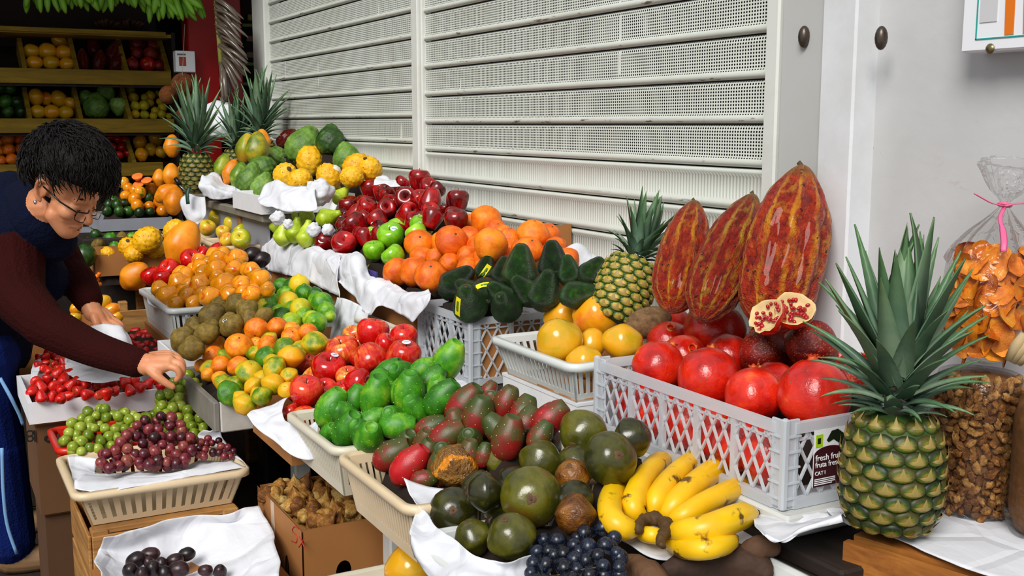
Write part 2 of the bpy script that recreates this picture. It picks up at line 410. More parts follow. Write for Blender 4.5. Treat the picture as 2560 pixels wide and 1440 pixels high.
RDP = prof_from([(0, -.86), (.2, -.93), (.48, -1.0), (.7, -.6), (.95, .2), (.90, .62), (.62, .90), (.25, .80), (.06, .6), (0, .57)], 20)
lib('dark_apple', lathe(RDP, 40, lambda a, z, r_: 1+(.045*max(0, -z)+.02*max(0, z))*math.cos(5*a)), S_rd, [('stem', stem_vf(.55, .5, .03), M_stem)])
S_ga = skin('bright green apple skin', [(.1, '#5fa30e'), (.5, '#86c51c'), (.9, '#a8d83e')], 1.2, rndw=.4, rough=.17, coat=.4, spots=('#c8e080', 12, .03, .02))
lib('green_apple', lathe(appleprof(.95), 24), S_ga, [('stem', stem_vf(.52, .35, .03), M_stem)])
S_ya = skin('yellow apple skin', [(.1, '#a8b01c'), (.45, '#d8c22a'), (.75, '#e8a838'), (1, '#d8502a')], 1.0, rndw=.9, streak=(4, .4), rough=.25, coat=.2)
lib('yellow_apple', lathe(appleprof(), 22), S_ya, [('stem', stem_vf(.52, .35, .03), M_stem)])
S_pr = skin('pale green pear skin', [(.1, '#86a012'), (.5, '#aac420'), (.9, '#c8d84c')], 1.3, rndw=.4, spots=('#7a8a20', 10, .05, .03), rough=.35)
lib('pear', lathe(prof_from([(0, -1.0), (.35, -1.0), (.95, -.35), (.98, .1), (.62, .75), (.36, 1.25), (.28, 1.55), (.12, 1.65), (0, 1.6)], 20), 20), S_pr, [('stem', stem_vf(1.58, .45, .05), M_stem)])
S_lm = skin('lime peel', [(.1, '#245a08'), (.45, '#3f8a10'), (.75, '#7fb01c'), (1, '#b8c428')], .9, rndw=.6, bump=(26, .2, 1), rough=.27, coat=.1)
LMP = prof_from([(0, -1.0), (.2, -.95), (.75, -.68), (1.0, 0), (.75, .68), (.25, .96), (.14, 1.08), (0, 1.1)], 18)
lib('lime', lathe(LMP, 22), S_lm, [('stem_button', button(1.06, .12), M_gstem)])
S_yl = skin('yellow lime peel', [(.1, '#a8b01a'), (.45, '#e0c81c'), (.8, '#f2c020'), (1, '#f2b818')], .9, rndw=.5, bump=(26, .2, 1), rough=.3)
lib('yellow_lime', lathe(LMP, 22), S_yl, [('stem_button', button(1.06, .12), M_gstem)])
S_kw = skin('kiwi skin', [(.1, '#4a3a0e'), (.5, '#6e5818'), (.9, '#8a7228')], 2.2, rndw=.35, spots=('#3e2e0c', 16, .1, .2), bump=(60, .12), rough=.7)
lib('kiwi', lathe(prof_from([(0, -1.2), (.4, -1.12), (.98, -.3), (.98, .3), (.45, 1.1), (.1, 1.2), (0, 1.18)], 16), 20), S_kw, [('blossom_end', button(1.16, .14), M_stem)])
S_av = skin('dark avocado skin', [(.1, '#0a1a06'), (.5, '#142e0a'), (.8, '#1f420e'), (1, '#2f5a14')], 2.2, rndw=.5, bump=(22, .5), rough=.32, spots=('#3a6a1c', 12, .06, .05))
lib('avocado', jitter(lathe(prof_from([(0, -1.0), (.45, -.93), (1.0, -.2), (.96, .3), (.66, 1.05), (.42, 1.55), (.2, 1.72), (0, 1.74)], 20), 22), .03, 2.2), S_av, [('stem_scar', button(1.70, .14), M_stem)])
S_mg = skin('mango skin', [(.0, '#b09a1c'), (.32, '#dca41a'), (.65, '#eda012'), (.88, '#e8741a'), (1, '#cf4c1a')], .7, rndw=.4, nw=.75, spots=('#8a6414', 13, .04, .04), rough=.22, coat=.25)
lib('mango', jitter(lathe(prof_from([(0, -1.15), (.5, -1.03), (1.0, -.2), (.97, .35), (.55, 1.0), (.12, 1.16), (0, 1.12)], 18), 22), .05, .9, 3), S_mg, [('stem_scar', button(1.1, .1), M_stem)])
S_pm = skin('pomegranate rind', [(.05, '#8e0a06'), (.4, '#c21808'), (.7, '#dd2c12'), (1, '#e8702c')], 1.1, rndw=.3, spots=[('#8a5a30', 5, .07, .08), ('#5a1a0c', 13, .05, .05)], bump=(7, .12), rough=.22, coat=.35)
S_pmd = skin('dark pomegranate rind', [(.05, '#4a0805'), (.45, '#7d1008'), (.85, '#a81c0c'), (1, '#b8602c')], 1.6, rndw=.3, spots=[('#a87840', 10, .14, .16), ('#3a1208', 13, .05, .05)], bump=(7, .2), rough=.4)
M_crown = skin('pomegranate crown', [(.1, '#a8280e'), (.6, '#d8622a'), (1, '#c89a4a')], 3, rough=.5)
def crown_vf():
    V, Fc = [], []; n = 24
    for j, (r_, z) in enumerate([(.26, .87), (.16, .92), (.125, .98), (.135, 1.03), (.17, 1.09)]):
        for k in range(n):
            a = 2*math.pi*k/n; tip = (.5+.5*math.cos(6*a)) if j == 4 else (.25+.1*math.cos(6*a) if j == 3 else 0)
            V.append((r_*math.cos(a)*(1+.12*tip*(j == 4)), r_*math.sin(a)*(1+.12*tip*(j == 4)), z-(.06*(1-tip) if j == 4 else 0)))
    for j in range(4):
        for k in range(n): Fc.append((j*n+k, j*n+(k+1) % n, (j+1)*n+(k+1) % n, (j+1)*n+k))
    return V, Fc
PMP = prof_from([(0, -.90), (.3, -.90), (.85, -.58), (1.0, -.02), (.86, .5), (.5, .82), (.28, .90), (0, .90)], 20)
pmv = jitter(lathe(PMP, 30, lambda a, z, r_: 1+.018*math.cos(6*a+1)), .035, 1.3, 5)
lib('pomegranate', pmv, S_pm, [('crown', crown_vf(), M_crown)])
lib('dark_pomegranate', pmv, S_pmd, [('crown', crown_vf(), M_crown)])
# prickly pears with areoles
PPP = prof_from([(r0, z0*1.15) for r0, z0 in [(0, -1.22), (.35, -1.18), (.85, -.75), (1.0, -.1), (.93, .45), (.66, 1.0), (.50, 1.2), (.40, 1.25), (.28, 1.16), (0, 1.10)]], 22)
M_areole = flat('tan areole', '#b9a868', .8)
M_ppend = flat('corky end scar', '#8a7444', .8, nz=(4, '#57431f'))
def areoles():
    vs = []
    for i, (x, y, z) in enumerate(fib(44)):
        zz = z*1.26
        if zz > 1.1 or zz < -1.15: continue
        # radius of the body at this height
        pr = PPP; r_ = 0
        for (ra, za), (rb, zb) in zip(pr, pr[1:]):
            if min(za, zb) <= zz <= max(za, zb) and abs(zb-za) > 1e-6: r_ = max(r_, ra+(rb-ra)*(zz-za)/(zb-za))
        a = math.atan2(y, x); d = Vector((math.cos(a), math.sin(a), .1)); p = Vector((r_*math.cos(a), r_*math.sin(a), zz))
        M = Matrix.Translation(p-d*.02) @ d.to_track_quat('Z', 'Y').to_matrix().to_4x4()
        vs.append(xf(([(.045, 0, 0), (.014, .043, 0), (-.036, .026, 0), (-.036, -.026, 0), (.014, -.043, 0), (0, 0, .045)], [(0, 1, 5), (1, 2, 5), (2, 3, 5), (3, 4, 5), (4, 0, 5)]), M))
    return join(*vs)
AR = areoles()
ppend = xf(lathe([(.40, .12), (.3, .03), (0, -.02)], 14), T(0, 0, 1.29))
S_ppg = skin('green prickly pear skin', [(.1, '#26640c'), (.5, '#3f8c14'), (.85, '#79b020'), (1, '#9cc42e')], 1.0, rndw=.55, bump=(20, .12), rough=.38, spots=('#77a040', 6, .05, .06))
S_ppr = skin('red and green prickly pear skin', [(.05, '#3a4a1c'), (.35, '#57441e'), (.55, '#7a2418'), (.8, '#8e1a18'), (1, '#b02020')], .9, grad=-.45, rndw=.5, bump=(20, .12), rough=.36)
S_ppc = skin('crimson prickly pear skin', [(.05, '#7a3a20'), (.35, '#a8181c'), (.7, '#c01c22'), (1, '#8e1418')], .9, grad=-.2, rndw=.2, bump=(20, .12), rough=.32)
for k_, s_ in (('green_prickly_pear', S_ppg), ('red_prickly_pear', S_ppr), ('crimson_prickly_pear', S_ppc)):
    lib(k_, jitter(lathe(PPP, 22), .04, 1.1, 2), s_, [('areoles', AR, M_areole), ('end_scar', ppend, M_ppend)])
S_lc = skin('olive lucuma skin', [(.05, '#15150a'), (.4, '#2a2a0a'), (.65, '#46460e'), (.85, '#5f5c12'), (1, '#5e4412')], .8, rndw=.7, bump=(9, .06), rough=.24, coat=.25, nw=.7)
S_lcb = skin('brown ripe lucuma skin', [(.1, '#3e2406'), (.45, '#6a3c0a'), (.75, '#8a5410'), (1, '#7a5a18')], 1.2, rndw=.4, bump=(5, .35), rough=.22, coat=.25)
M_lscar = flat('brown stem disc', '#6e4a2a', .7, nz=(9, '#3a2414'))
lscar = xf(lathe([(0, .0), (.05, .015), (.12, .02), (.17, .0)], 14, lambda a, z, r_: 1+.2*math.sin(3*a)+.12*math.sin(5*a)), T(0, 0, .965)); lnub = xf(lathe([(.05, 0), (.035, .05), (0, .055)], 8), T(0, 0, .975))
LCP = prof_from([(0, -.98), (.4, -.86), (.98, -.1), (.97, .25), (.6, .78), (.3, .93), (0, .94)], 18)
lib('lucuma', jitter(lathe(LCP, 24), .04, 1.2, 8), S_lc, [('stem_disc', lscar, M_lscar), ('stem_nub', lnub, M_stem)])
lib('brown_lucuma', jitter(lathe(LCP, 24), .08, 1.7, 4), S_lcb, [('stem_disc', lscar, M_lscar)])
# scaly and warty fruit
S_ch = skin('cherimoya skin', [(.1, '#3f6420'), (.5, '#648a30'), (.9, '#8aae52')], 1.4, rndw=.5, rough=.45, bump=(12, .2))
S_chd = skin('dark cherimoya skin', [(.1, '#16300c'), (.5, '#2c4e14'), (.9, '#4a7424')], 1.6, rndw=.3, rough=.4, bump=(12, .2))
chv = bumpy(lathe(prof_from([(0, -1.12), (.3, -1.02), (.8, -.45), (1.0, .15), (.8, .75), (.4, .96), (0, .9)], 40), 56), 110, .07, .19, inv=True)
lib('cherimoya', chv, S_ch, [('stem', stem_vf(.9, .25, .08), M_stem)]); lib('dark_cherimoya', chv, S_chd, [('stem', stem_vf(.9, .25, .08), M_stem)])
S_pt = skin('yellow pitahaya skin', [(.1, '#d89808'), (.5, '#f2b40c'), (.9, '#ffc828')], 2, rndw=.3, rough=.4, spots=[('#6a4a10', 3.2, .1, .1)], bump=(10, .2))
ptv = bumpy(lathe(ellprof(40, 1, 1.16), 52), 90, .075, .13, .08)
lib('pitahaya', ptv, S_pt, [('blossom_scar', button(1.25, .2), M_stem)])
S_pp = skin('papaya skin', [(.05, '#57701c'), (.35, '#a8a024'), (.6, '#e89a14'), (1, '#f08a10')], .8, rndw=.5, spots=('#7a5a18', 11, .05, .05), rough=.38, nw=.8)
ppv = jitter(lathe(prof_from([(0, -1.5), (.4, -1.38), (.95, -.4), (1.0, .2), (.75, 1.0), (.4, 1.55), (.15, 1.72), (0, 1.72)], 22), 24, lambda a, z, r_: 1+.03*math.cos(5*a)), .03, 1)
lib('papaya', ppv, S_pp, [('stem_scar', button(1.68, .18), M_stem)])
S_ppo = skin('orange papaya skin', [(.1, '#c8700c'), (.5, '#e8880c'), (.9, '#f5a020')], 1, rndw=.4, spots=('#8a5a14', 6, .07, .06), rough=.4)
lib('orange_papaya', ppv, S_ppo, [('stem_scar', button(1.68, .18), M_stem)])
S_ppg2 = skin('green yellow papaya skin', [(.1, '#5a8020'), (.4, '#a0ac30'), (.7, '#d8b030'), (1, '#e89a30')], .7, rndw=.9, spots=('#8a8a28', 11, .05, .05), rough=.38)
lib('green_papaya', ppv, S_ppg2, [('stem_scar', button(1.68, .18), M_stem)])
S_tom = skin('tree tomato skin', [(.1, '#c87008'), (.5, '#e88c0c'), (.8, '#f0a41c'), (1, '#5a7a14')], 1.0, rndw=.7, rough=.2, coat=.2)
lib('tree_tomato', lathe(ellprof(12, 1, 1.12), 16), S_tom)
S_dg = skin('dark green fruit skin', [(.1, '#0e2408'), (.5, '#1e4010'), (.9, '#3a6a1a')], 1.4, rndw=.6, rough=.35)
lib('green_fruit', lathe(ellprof(12, 1, 1.1), 16), S_dg, [('stem_button', button(1.08, .14), M_gstem)])
S_tm = skin('red tomato skin', [(.1, '#7d0606'), (.6, '#b80c08'), (1, '#d82a14')], 1, rndw=.5, rough=.18)
lib('tomato', lathe(ellprof(12, 1, .86), 16), S_tm, [('stem_button', button(.84, .14), M_gstem)])
S_cn = skin('coconut fibre', [(.1, '#4a2408'), (.5, '#7a400e'), (.9, '#8e5418')], 3, rndw=.3, bump=(14, .6), rough=.85)
lib('coconut', jitter(lathe(ellprof(14, 1, 1.05), 18), .05, 2), S_cn)
S_mm = skin('brown mamey skin', [(.1, '#4e3a20'), (.5, '#745636'), (.9, '#8e6e48')], 3, rndw=.2, bump=(35, .4), rough=.85)
lib('mamey_sapote', jitter(lathe(ellprof(16, 1, 1.5), 20), .04, 1.2), S_mm)
S_pl = skin('dark plum skin', [(.1, '#0e0609'), (.5, '#1e0c12'), (.85, '#3a1a1e'), (1, '#4a2a16')], 1.2, rndw=.5, rough=.35, spots=('#4a3a3a', 9, .06, .2))
lib('plum', jitter(lathe(ellprof(14, 1, 1.3), 18), .05, 1.4), S_pl, [('stem_button', button(1.28, .12), M_stem)])
S_sb = skin('strawberry skin', [(.1, '#a80608'), (.5, '#d0100c'), (.9, '#e02a1c')], 2, rndw=.4, rough=.22, coat=.2, spots=('#d89a4a', 9, .09, .04), bump=(9.0, .15, 1))
sbp = prof_from([(0, -1.2), (.42, -1.05), (.9, -.1), (.98, .4), (.65, .82), (0, .84)], 14)
def calyx_vf():
    V, Fc = [], []
    for k in range(7):
        a = 2*math.pi*k/7; d = Vector((math.cos(a), math.sin(a), 0)); s_ = Vector((-d.y, d.x, 0)); n = len(V)
        V += [tuple(d*.05+Vector((0, 0, .84))), tuple(d*.5+s_*.18+Vector((0, 0, .9))), tuple(d*.95+Vector((0, 0, .72))), tuple(d*.5-s_*.18+Vector((0, 0, .9)))]
        Fc.append((n, n+1, n+2, n+3))
    return V, Fc
lib('strawberry', lathe(sbp, 14), S_sb, [('calyx', calyx_vf(), flat('strawberry calyx', '#3f6a1c', .6))])
# physalis in papery husks
S_hk = skin('papery husk', [(.05, '#6a3c10'), (.4, '#9a6420'), (.75, '#bb8c40'), (1, '#c4b070')], 1.6, rndw=.8, rough=.6, streak=(7, .9), bump=(9, .4))
hkp = prof_from([(0, -.62), (.5, -.62), (1.0, -.15), (.92, .3), (.5, .85), (.12, 1.5), (0, 1.75)], 16)
lib('physalis', jitter(lathe(hkp, 30, lambda a, z, r_: 1+.24*(abs(math.cos(2.5*a))**.6-.6)), .12, 1.6, 3), S_hk, [('stem', stem_vf(-.95, .25, .05), M_stem)])

def orient(a, tl=0, spin=0):
    """long axis: a degrees clockwise from picture-up, top end leaning tl degrees towards the viewer side"""
    a, tl = math.radians(a), math.radians(tl)
    ax = (RIGHT*math.sin(a)+UPV*math.cos(a))*math.cos(tl)-FW*math.sin(tl)
    return ax.to_track_quat('Z', 'Y') @ Quaternion((0, 0, 1), math.radians(spin))
ORD = ['topmost', 'second', 'third', 'fourth', 'fifth', 'sixth', 'seventh', 'eighth', 'ninth', 'tenth', 'eleventh', 'twelfth', 'thirteenth', 'fourteenth']
ORC = ['first', 'second', 'third', 'fourth', 'fifth', 'sixth', 'seventh', 'eighth', 'ninth', 'tenth', 'eleventh', 'twelfth', 'thirteenth', 'fourteenth', 'fifteenth', 'sixteenth']
def rowcol(items):
    """unique place words for each fruit of a pile, from its picture row and its order in the row"""
    idx = sorted(range(len(items)), key=lambda i: items[i][1]); rows = []; rm = sum(i[2] for i in items)/len(items)
    for i in idx:
        if rows and items[i][1]-items[rows[-1][0]][1] < 1.1*rm and len(rows[-1]) < 14: rows[-1].append(i)
        else: rows.append([i])
    out = {}
    for q, rw_ in enumerate(rows):
        rw_.sort(key=lambda i: items[i][0])
        for k, i in enumerate(rw_):
            if len(rows) == 1: out[i] = (ORC[k]+' from left') if len(rw_) > 1 else ''
            else:
                rn = 'top row' if q == 0 else ('bottom row' if q == len(rows)-1 else ORD[q]+' row')
                out[i] = rn if len(rw_) == 1 else rn+', '+ORC[k]+' from left'
    return out
def stickers(o, R_, dirs, mat=None, size=.27, nm='sticker'):
    """little oval labels lying on the skin of fruit o; dirs = picture directions (dx,dy) in radii"""
    for dx, dy in dirs:
        d = (RIGHT*dx-UPV*dy-FW*math.sqrt(max(0.05, 1-dx*dx-dy*dy))).normalized()
        ql = R_.inverted() @ d.to_track_quat('Z', 'Y')
        m = LIB.get('_st')
        if m is None:
            V = [(0, 0, 1.025)]+[(size*math.cos(t*math.pi/7), size*.78*math.sin(t*math.pi/7), math.sqrt(1-size*size*.8)*1.035) for t in range(14)]
            V2 = [(0, 0, 1.03)]+[(p[0]*.7, p[1]*.22, 1.03) for p in V[1:]]
            m = (mesh('sticker', (V, [(0, k+1, (k+1) % 14+1) for k in range(14)]), M_stick), mesh('sticker_print', (V2, [(0, k+1, (k+1) % 14+1) for k in range(14)]), M_stickp)); LIB['_st'] = m
        s_ = link(nm, m[0], o, loc=(0, 0, 0)); s_.rotation_mode = 'QUATERNION'; s_.rotation_quaternion = ql
        link('sticker_print', m[1], s_, loc=(0, 0, 0))
def put(kind, c, rad, q, scl=(1, 1, 1), name=None, parts=True):
    m, ps = LIB[kind]
    o = bpy.data.objects.new(name or kind, m); COL.objects.link(o)
    o.location = c; o.rotation_mode = 'QUATERNION'; o.rotation_quaternion = q; o.scale = (rad*scl[0], rad*scl[1], rad*scl[2])
    if parts:
        for n, pm in ps:
            p = bpy.data.objects.new(n, pm); COL.objects.link(p); p.parent = o
    return o
def slope(y0, z0, s, sx=0, x0=0):
    """support surface z = z0 + s*(y-y0) + sx*(x-x0)"""
    n = Vector((-sx, -s, 1)).normalized(); return (Vector((x0, y0, z0)), n)
STATS = []
def inpoly(x, y, P):
    c = False
    for (x0, y0), (x1, y1) in zip(P, P[1:]+P[:1]):
        if (y0 > y) != (y1 > y) and x < (x1-x0)*(y-y0)/(y1-y0)+x0: c = not c
    return c
def chull(pts):
    pts = sorted(set(pts)); 
    def half_(ps):
        h = []
        for p in ps:
            while len(h) > 1 and (h[-1][0]-h[-2][0])*(p[1]-h[-2][1])-(h[-1][1]-h[-2][1])*(p[0]-h[-2][0]) <= 0: h.pop()
            h.append(p)
        return h[:-1]
    return half_(pts)+half_(pts[::-1])
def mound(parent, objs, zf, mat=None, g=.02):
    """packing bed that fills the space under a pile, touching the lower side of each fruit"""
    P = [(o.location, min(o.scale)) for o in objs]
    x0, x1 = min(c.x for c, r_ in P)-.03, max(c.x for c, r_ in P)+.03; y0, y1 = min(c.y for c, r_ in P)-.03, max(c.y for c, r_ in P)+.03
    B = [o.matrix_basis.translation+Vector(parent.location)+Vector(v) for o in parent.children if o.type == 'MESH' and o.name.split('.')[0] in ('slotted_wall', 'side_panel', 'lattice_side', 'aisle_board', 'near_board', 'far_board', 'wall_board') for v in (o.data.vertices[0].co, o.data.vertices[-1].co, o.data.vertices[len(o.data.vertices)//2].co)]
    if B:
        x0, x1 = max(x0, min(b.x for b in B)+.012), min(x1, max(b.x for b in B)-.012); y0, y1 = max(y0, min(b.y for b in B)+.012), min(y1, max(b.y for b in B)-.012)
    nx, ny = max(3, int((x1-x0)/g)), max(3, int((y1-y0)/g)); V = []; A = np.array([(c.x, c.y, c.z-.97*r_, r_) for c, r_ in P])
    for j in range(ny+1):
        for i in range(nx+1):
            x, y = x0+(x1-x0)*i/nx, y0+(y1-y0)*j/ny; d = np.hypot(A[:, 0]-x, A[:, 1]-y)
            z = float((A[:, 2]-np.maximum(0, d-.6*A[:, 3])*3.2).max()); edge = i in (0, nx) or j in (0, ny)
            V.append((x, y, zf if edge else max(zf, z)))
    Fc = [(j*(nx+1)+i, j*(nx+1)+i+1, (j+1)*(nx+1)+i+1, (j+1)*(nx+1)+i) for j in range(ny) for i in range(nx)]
    return part('packing_bed', (V, Fc), mat or M_gapdark, parent, True)
def pile(kind, plane, items, lab, cat, group, ymax=-.012, where='', parts=True, name=None, overlap=.93, rr=1.0, lift=1.0, xmax=None, bed=None, fill=0):
    """items: (px, py, rpx[, opts]) listed back to front; each rests on the support plane or on the fruit behind it"""
    p0, n = plane; placed = []; rc = rowcol(items); out = []
    for i, it in enumerate(items):
        px, py, rp = it[0], it[1], it[2]*1.05; op = it[3] if len(it) > 3 else {}
        d = ray(px, py); rk = rp/F_PX
        t = -n.dot(CAM-p0)/(n.dot(d)-rk*lift)
        if ymax is not None:   # keep clear of the wall
            t = min(t, (ymax-CAM.y)/(d.y+rk)) if d.y+rk > 0 else t
        if xmax is not None: t = min(t, op.get('xlim', 99))
        step = .004; k = 0
        while k < 90:
            c = CAM+d*t; r_ = rk*t*rr
            if all((c-pc).length >= (r_+pr)*overlap for pc, pr in placed): break
            t -= step; k += 1
        if 't' in op: t = op['t']
        c = CAM+d*t; r_ = rk*t*rr
        kd = op.get('k', kind)
        if 'a' in op: q = orient(op['a'], op.get('tl', 0), op.get('spin', R.uniform(0, 360)))
        else: q = orient(R.uniform(-50, 50), R.uniform(-20, 60), R.uniform(0, 360)) if 'el' not in op else orient(R.uniform(0, 360), R.uniform(-30, 30))
        o = put(kd, c, r_, q, op.get('s', (1, 1, 1)), name=op.get('nm', name or kd), parts=parts)
        L = op.get('lab')
        if not L:
            L = op.get('adj', lab)+(' '+where if where else '')
            if rc[i]: L += ', '+rc[i]
        tag(o, L, op.get('cat', cat), group)
        if 'st' in op: stickers(o, q, op['st'])
        placed.append((c, r_)); out.append(o)
    if fill:
        hull = chull([(i[0], i[1]) for i in items]); rm = sorted(i[2] for i in items)[len(items)//2]*.95; rs = random.Random(len(items)); nf = 0
        xs = [p[0] for p in hull]; ys = [p[1] for p in hull]
        for _ in range(500):
            px, py = rs.uniform(min(xs), max(xs)), rs.uniform(min(ys), max(ys))
            if not inpoly(px, py, hull): continue
            d = ray(px, py); rk = rm/F_PX; t = -n.dot(CAM-p0)/(n.dot(d)-rk*lift)
            if ymax is not None and d.y+rk > 0: t = min(t, (ymax-CAM.y)/(d.y+rk)-.01)
            t += rk*t*fill; c = CAM+d*t; r_ = rk*t
            if any((c-pc).length < (r_+pr)*.80 for pc, pr in placed): continue
            o = put(kind, c, r_, orient(rs.uniform(-60, 60), rs.uniform(-20, 60), rs.uniform(0, 360)), name=name or kind)
            tag(o, lab+' partly hidden in the pile'+(' '+where if where else ''), cat, group); placed.append((c, r_)); out.append(o); nf += 1
            if nf > 26: break
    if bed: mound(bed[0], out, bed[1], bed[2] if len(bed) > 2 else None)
    STATS.append((kind, group, min(p[1] for p in placed), max(p[1] for p in placed), min(depth(p[0]) for p in placed), max(depth(p[0]) for p in placed), min(p[0].z for p in placed), max(p[0].z for p in placed)))
    return out
def m_split():
    t = NT('split lucuma'); s = t.sep(); n = t.noise(2.2, 4, .7)
    c = t.ramp(t.noise(1.3, 4), [(.3, '#5a3408'), (.55, '#8a5c12'), (.8, '#76681c')])
    band = t.math('MULTIPLY', t.mapr(t.math('ABSOLUTE', t.math('SUBTRACT', t.math('ADD', s[0], t.math('MULTIPLY', t.math('SUBTRACT', n, .5), 1.1)), -.42)), .06, .16, 1, 0), t.mapr(s[2], -.2, .1))
    c = t.mix(band, c, '#e08a12'); t.bump(t.noise(5, 4), .5, .05); return t.set(c, .25, Coat_Weight=.25)
lib('split_lucuma', jitter(lathe(LCP, 26), .09, 1.6, 9), m_split())
# ================================================================== tables, crates, baskets, paper
def m_wood(name, a, b, c, sc=(3, 30, 30)):
    t = NT(name); n = t.noise(1.2, 6, .65, t.stretch(*sc), .6); k = t.noise(4, 4)
    return t.set(t.mix(t.mapr(k, .5, .8, 0, .5), t.ramp(n, [(.3, a), (.55, b), (.75, c)]), a), .7)
M_wood = m_wood('raw crate wood', '#7a5228', '#a8763c', '#c49a5c', (4, 4, 40))
M_woodh = m_wood('orange crate board', '#6e3a12', '#a0611f', '#bd803a', (3, 30, 30))
M_dkwood = m_wood('dark stall wood', '#140d09', '#241811', '#3a2a1e')
M_card = flat('corrugated cardboard', '#a8703a', .8, nz=(5, '#94602e'))
M_gapdark = flat('dark gap shade lining', '#24150b', .95, nz=(6, '#170d07'))  # filler under piles, darkened to stand for shade between the fruit
M_white = flat('white painted leg', '#d4d6d4', .5, nz=(14, '#b0b0aa'))
M_grey = flat('grey plastic sheet', '#9a9da6', .5, nz=(8, '#7e828c'))
M_beige = flat('beige plastic', '#e3cfae', .42, nz=(9, '#cdb48e'))
M_ivory = flat('ivory plastic', '#dcd6c4', .42, nz=(9, '#c6bca4'))
M_wplast = flat('white plastic', '#dfe3e2', .35, nz=(12, '#c4c9c6'))
M_foam = flat('white foam', '#eceef0', .7, nz=(30, '#dcdee2'))
M_purple = flat('purple tray', '#4a3f8a', .5)
M_red = flat('red plastic', '#c8240e', .35)
def m_clear():
    t = NT('milky clear plastic'); t.set('#e8edf2', .28, Specular_IOR_Level=.6)
    tr = t.new('ShaderNodeBsdfTransparent'); tl = t.new('ShaderNodeBsdfTranslucent'); tl.inputs[0].default_value = srgb('#e4e9ee')
    m1 = t.new('ShaderNodeMixShader'); m1.inputs[0].default_value = .4; t.l(t.b.outputs[0], m1.inputs[1]); t.l(tl.outputs[0], m1.inputs[2])
    m2 = t.new('ShaderNodeMixShader'); m2.inputs[0].default_value = .28; t.l(m1.outputs[0], m2.inputs[1]); t.l(tr.outputs[0], m2.inputs[2]); t.l(m2.outputs[0], t.out.inputs[0])
    return t.m
M_clear = m_clear()
def m_paper(stain=False):
    t = NT('white wrapping paper'+(' with stains' if stain else '')); n = t.noise(7, 4, .6, dist=.6); v = t.vor(9, 'DISTANCE_TO_EDGE')
    c = t.mix(t.mapr(n, .3, .8, 0, .5), '#eceef4', '#dcdfe8')
    if stain:
        c = t.mix(t.mapr(t.noise(16, 2), .69, .73, 0, .75), c, '#9a6a60')
    t.set(c, .75); t.bump(t.math('ADD', t.math('MULTIPLY', n, .6), t.math('MULTIPLY', t.mapr(v, 0, .12), .25)), .5, .02)
    tl = t.new('ShaderNodeBsdfTranslucent'); tl.inputs[0].default_value = srgb('#eceef4'); mx = t.new('ShaderNodeMixShader'); mx.inputs[0].default_value = .18
    t.l(t.b.outputs[0], mx.inputs[1]); t.l(tl.outputs[0], mx.inputs[2]); t.l(mx.outputs[0], t.out.inputs[0])
    return t.m
M_paper, M_papers = m_paper(), m_paper(True)
SEED = [0]
def paper(label, rows, nu=36, nv=16, amp=.008, sc=14, mat=None, name='paper_sheet', cat='paper', th=.0012, group=None):
    SEED[0] += 1; sd = SEED[0]
    V, Fc = rows_grid(rows, nu, nv); W = nu+1; N = []
    for j in range(nv+1):
        for i in range(W):
            a = V[j*W+min(i+1, nu)]-V[j*W+max(i-1, 0)]; b = V[min(j+1, nv)*W+i]-V[max(j-1, 0)*W+i]; N.append(a.cross(b).normalized())
    out = []
    for p, n in zip(V, N):
        rid = 1-abs(fbm(p, sc, sd, 2))*2.2
        out.append(p+n*(amp*(.75*rid*fbm(p, sc*.5, sd+3, 1)+.9*fbm(p, sc*.7, sd+9, 3)))+Vector((fbm(p, sc, sd+20, 1), fbm(p, sc, sd+21, 1), fbm(p, sc, sd+22, 1)))*amp*.5)
    m = mesh(name, (out, Fc), mat or M_paper); o = link(name, m); solid(o, th); tag(o, label, cat, group)
    return o
def wallmesh(A, B, h0, h1, th, inward, pitch=.017, slot=.5, lo=.2, hi=.85, t_in=0):
    """slotted wall from A to B (bottom corners), A2/B2 top: passed as 4 corners"""
    vs = []
    (a0, b0, a1, b1) = A, B, h0, h1
    def P(s, t): return (a0.lerp(b0, s)).lerp(a1.lerp(b1, s), t)
    def slab(s0, s1, t0, t1):
        c = [P(s0, t0), P(s1, t0), P(s1, t1), P(s0, t1)]
        return hexa(c+[p+inward*th for p in c])
    L = (b0-a0).length; n = max(3, int(L/pitch))
    vs.append(slab(0, 1, 0, lo)); vs.append(slab(0, 1, hi, 1))
    for k in range(n+1):
        w_ = (1-slot)/n; s = k/n
        vs.append(slab(max(0, s-w_/2-(.012 if k == n else 0)), min(1, s+w_/2+(.012 if k == 0 else 0)), lo, hi))
    return join(*vs)
def rrect(x0, x1, y0, y1, r_, n=5):
    out = []
    for cx, cy, a0 in ((x1-r_, y1-r_, 0), (x0+r_, y1-r_, 90), (x0+r_, y0+r_, 180), (x1-r_, y0+r_, 270)):
        for k in range(n+1):
            a = math.radians(a0+90*k/n); out.append((cx+r_*math.cos(a), cy+r_*math.sin(a)))
    return out
def ringband(loopA, zA, loopB, zB, loopC, zC, loopD, zD):
    V, Fc = [], []; n = len(loopA); L = ((loopA, zA), (loopB, zB), (loopC, zC), (loopD, zD))
    for lp, z in L: V += [(x, y, z) for x, y in lp]
    for j in range(4):
        for k in range(n): Fc.append((j*n+k, j*n+(k+1) % n, ((j+1) % 4)*n+(k+1) % n, ((j+1) % 4)*n+k))
    return V, Fc
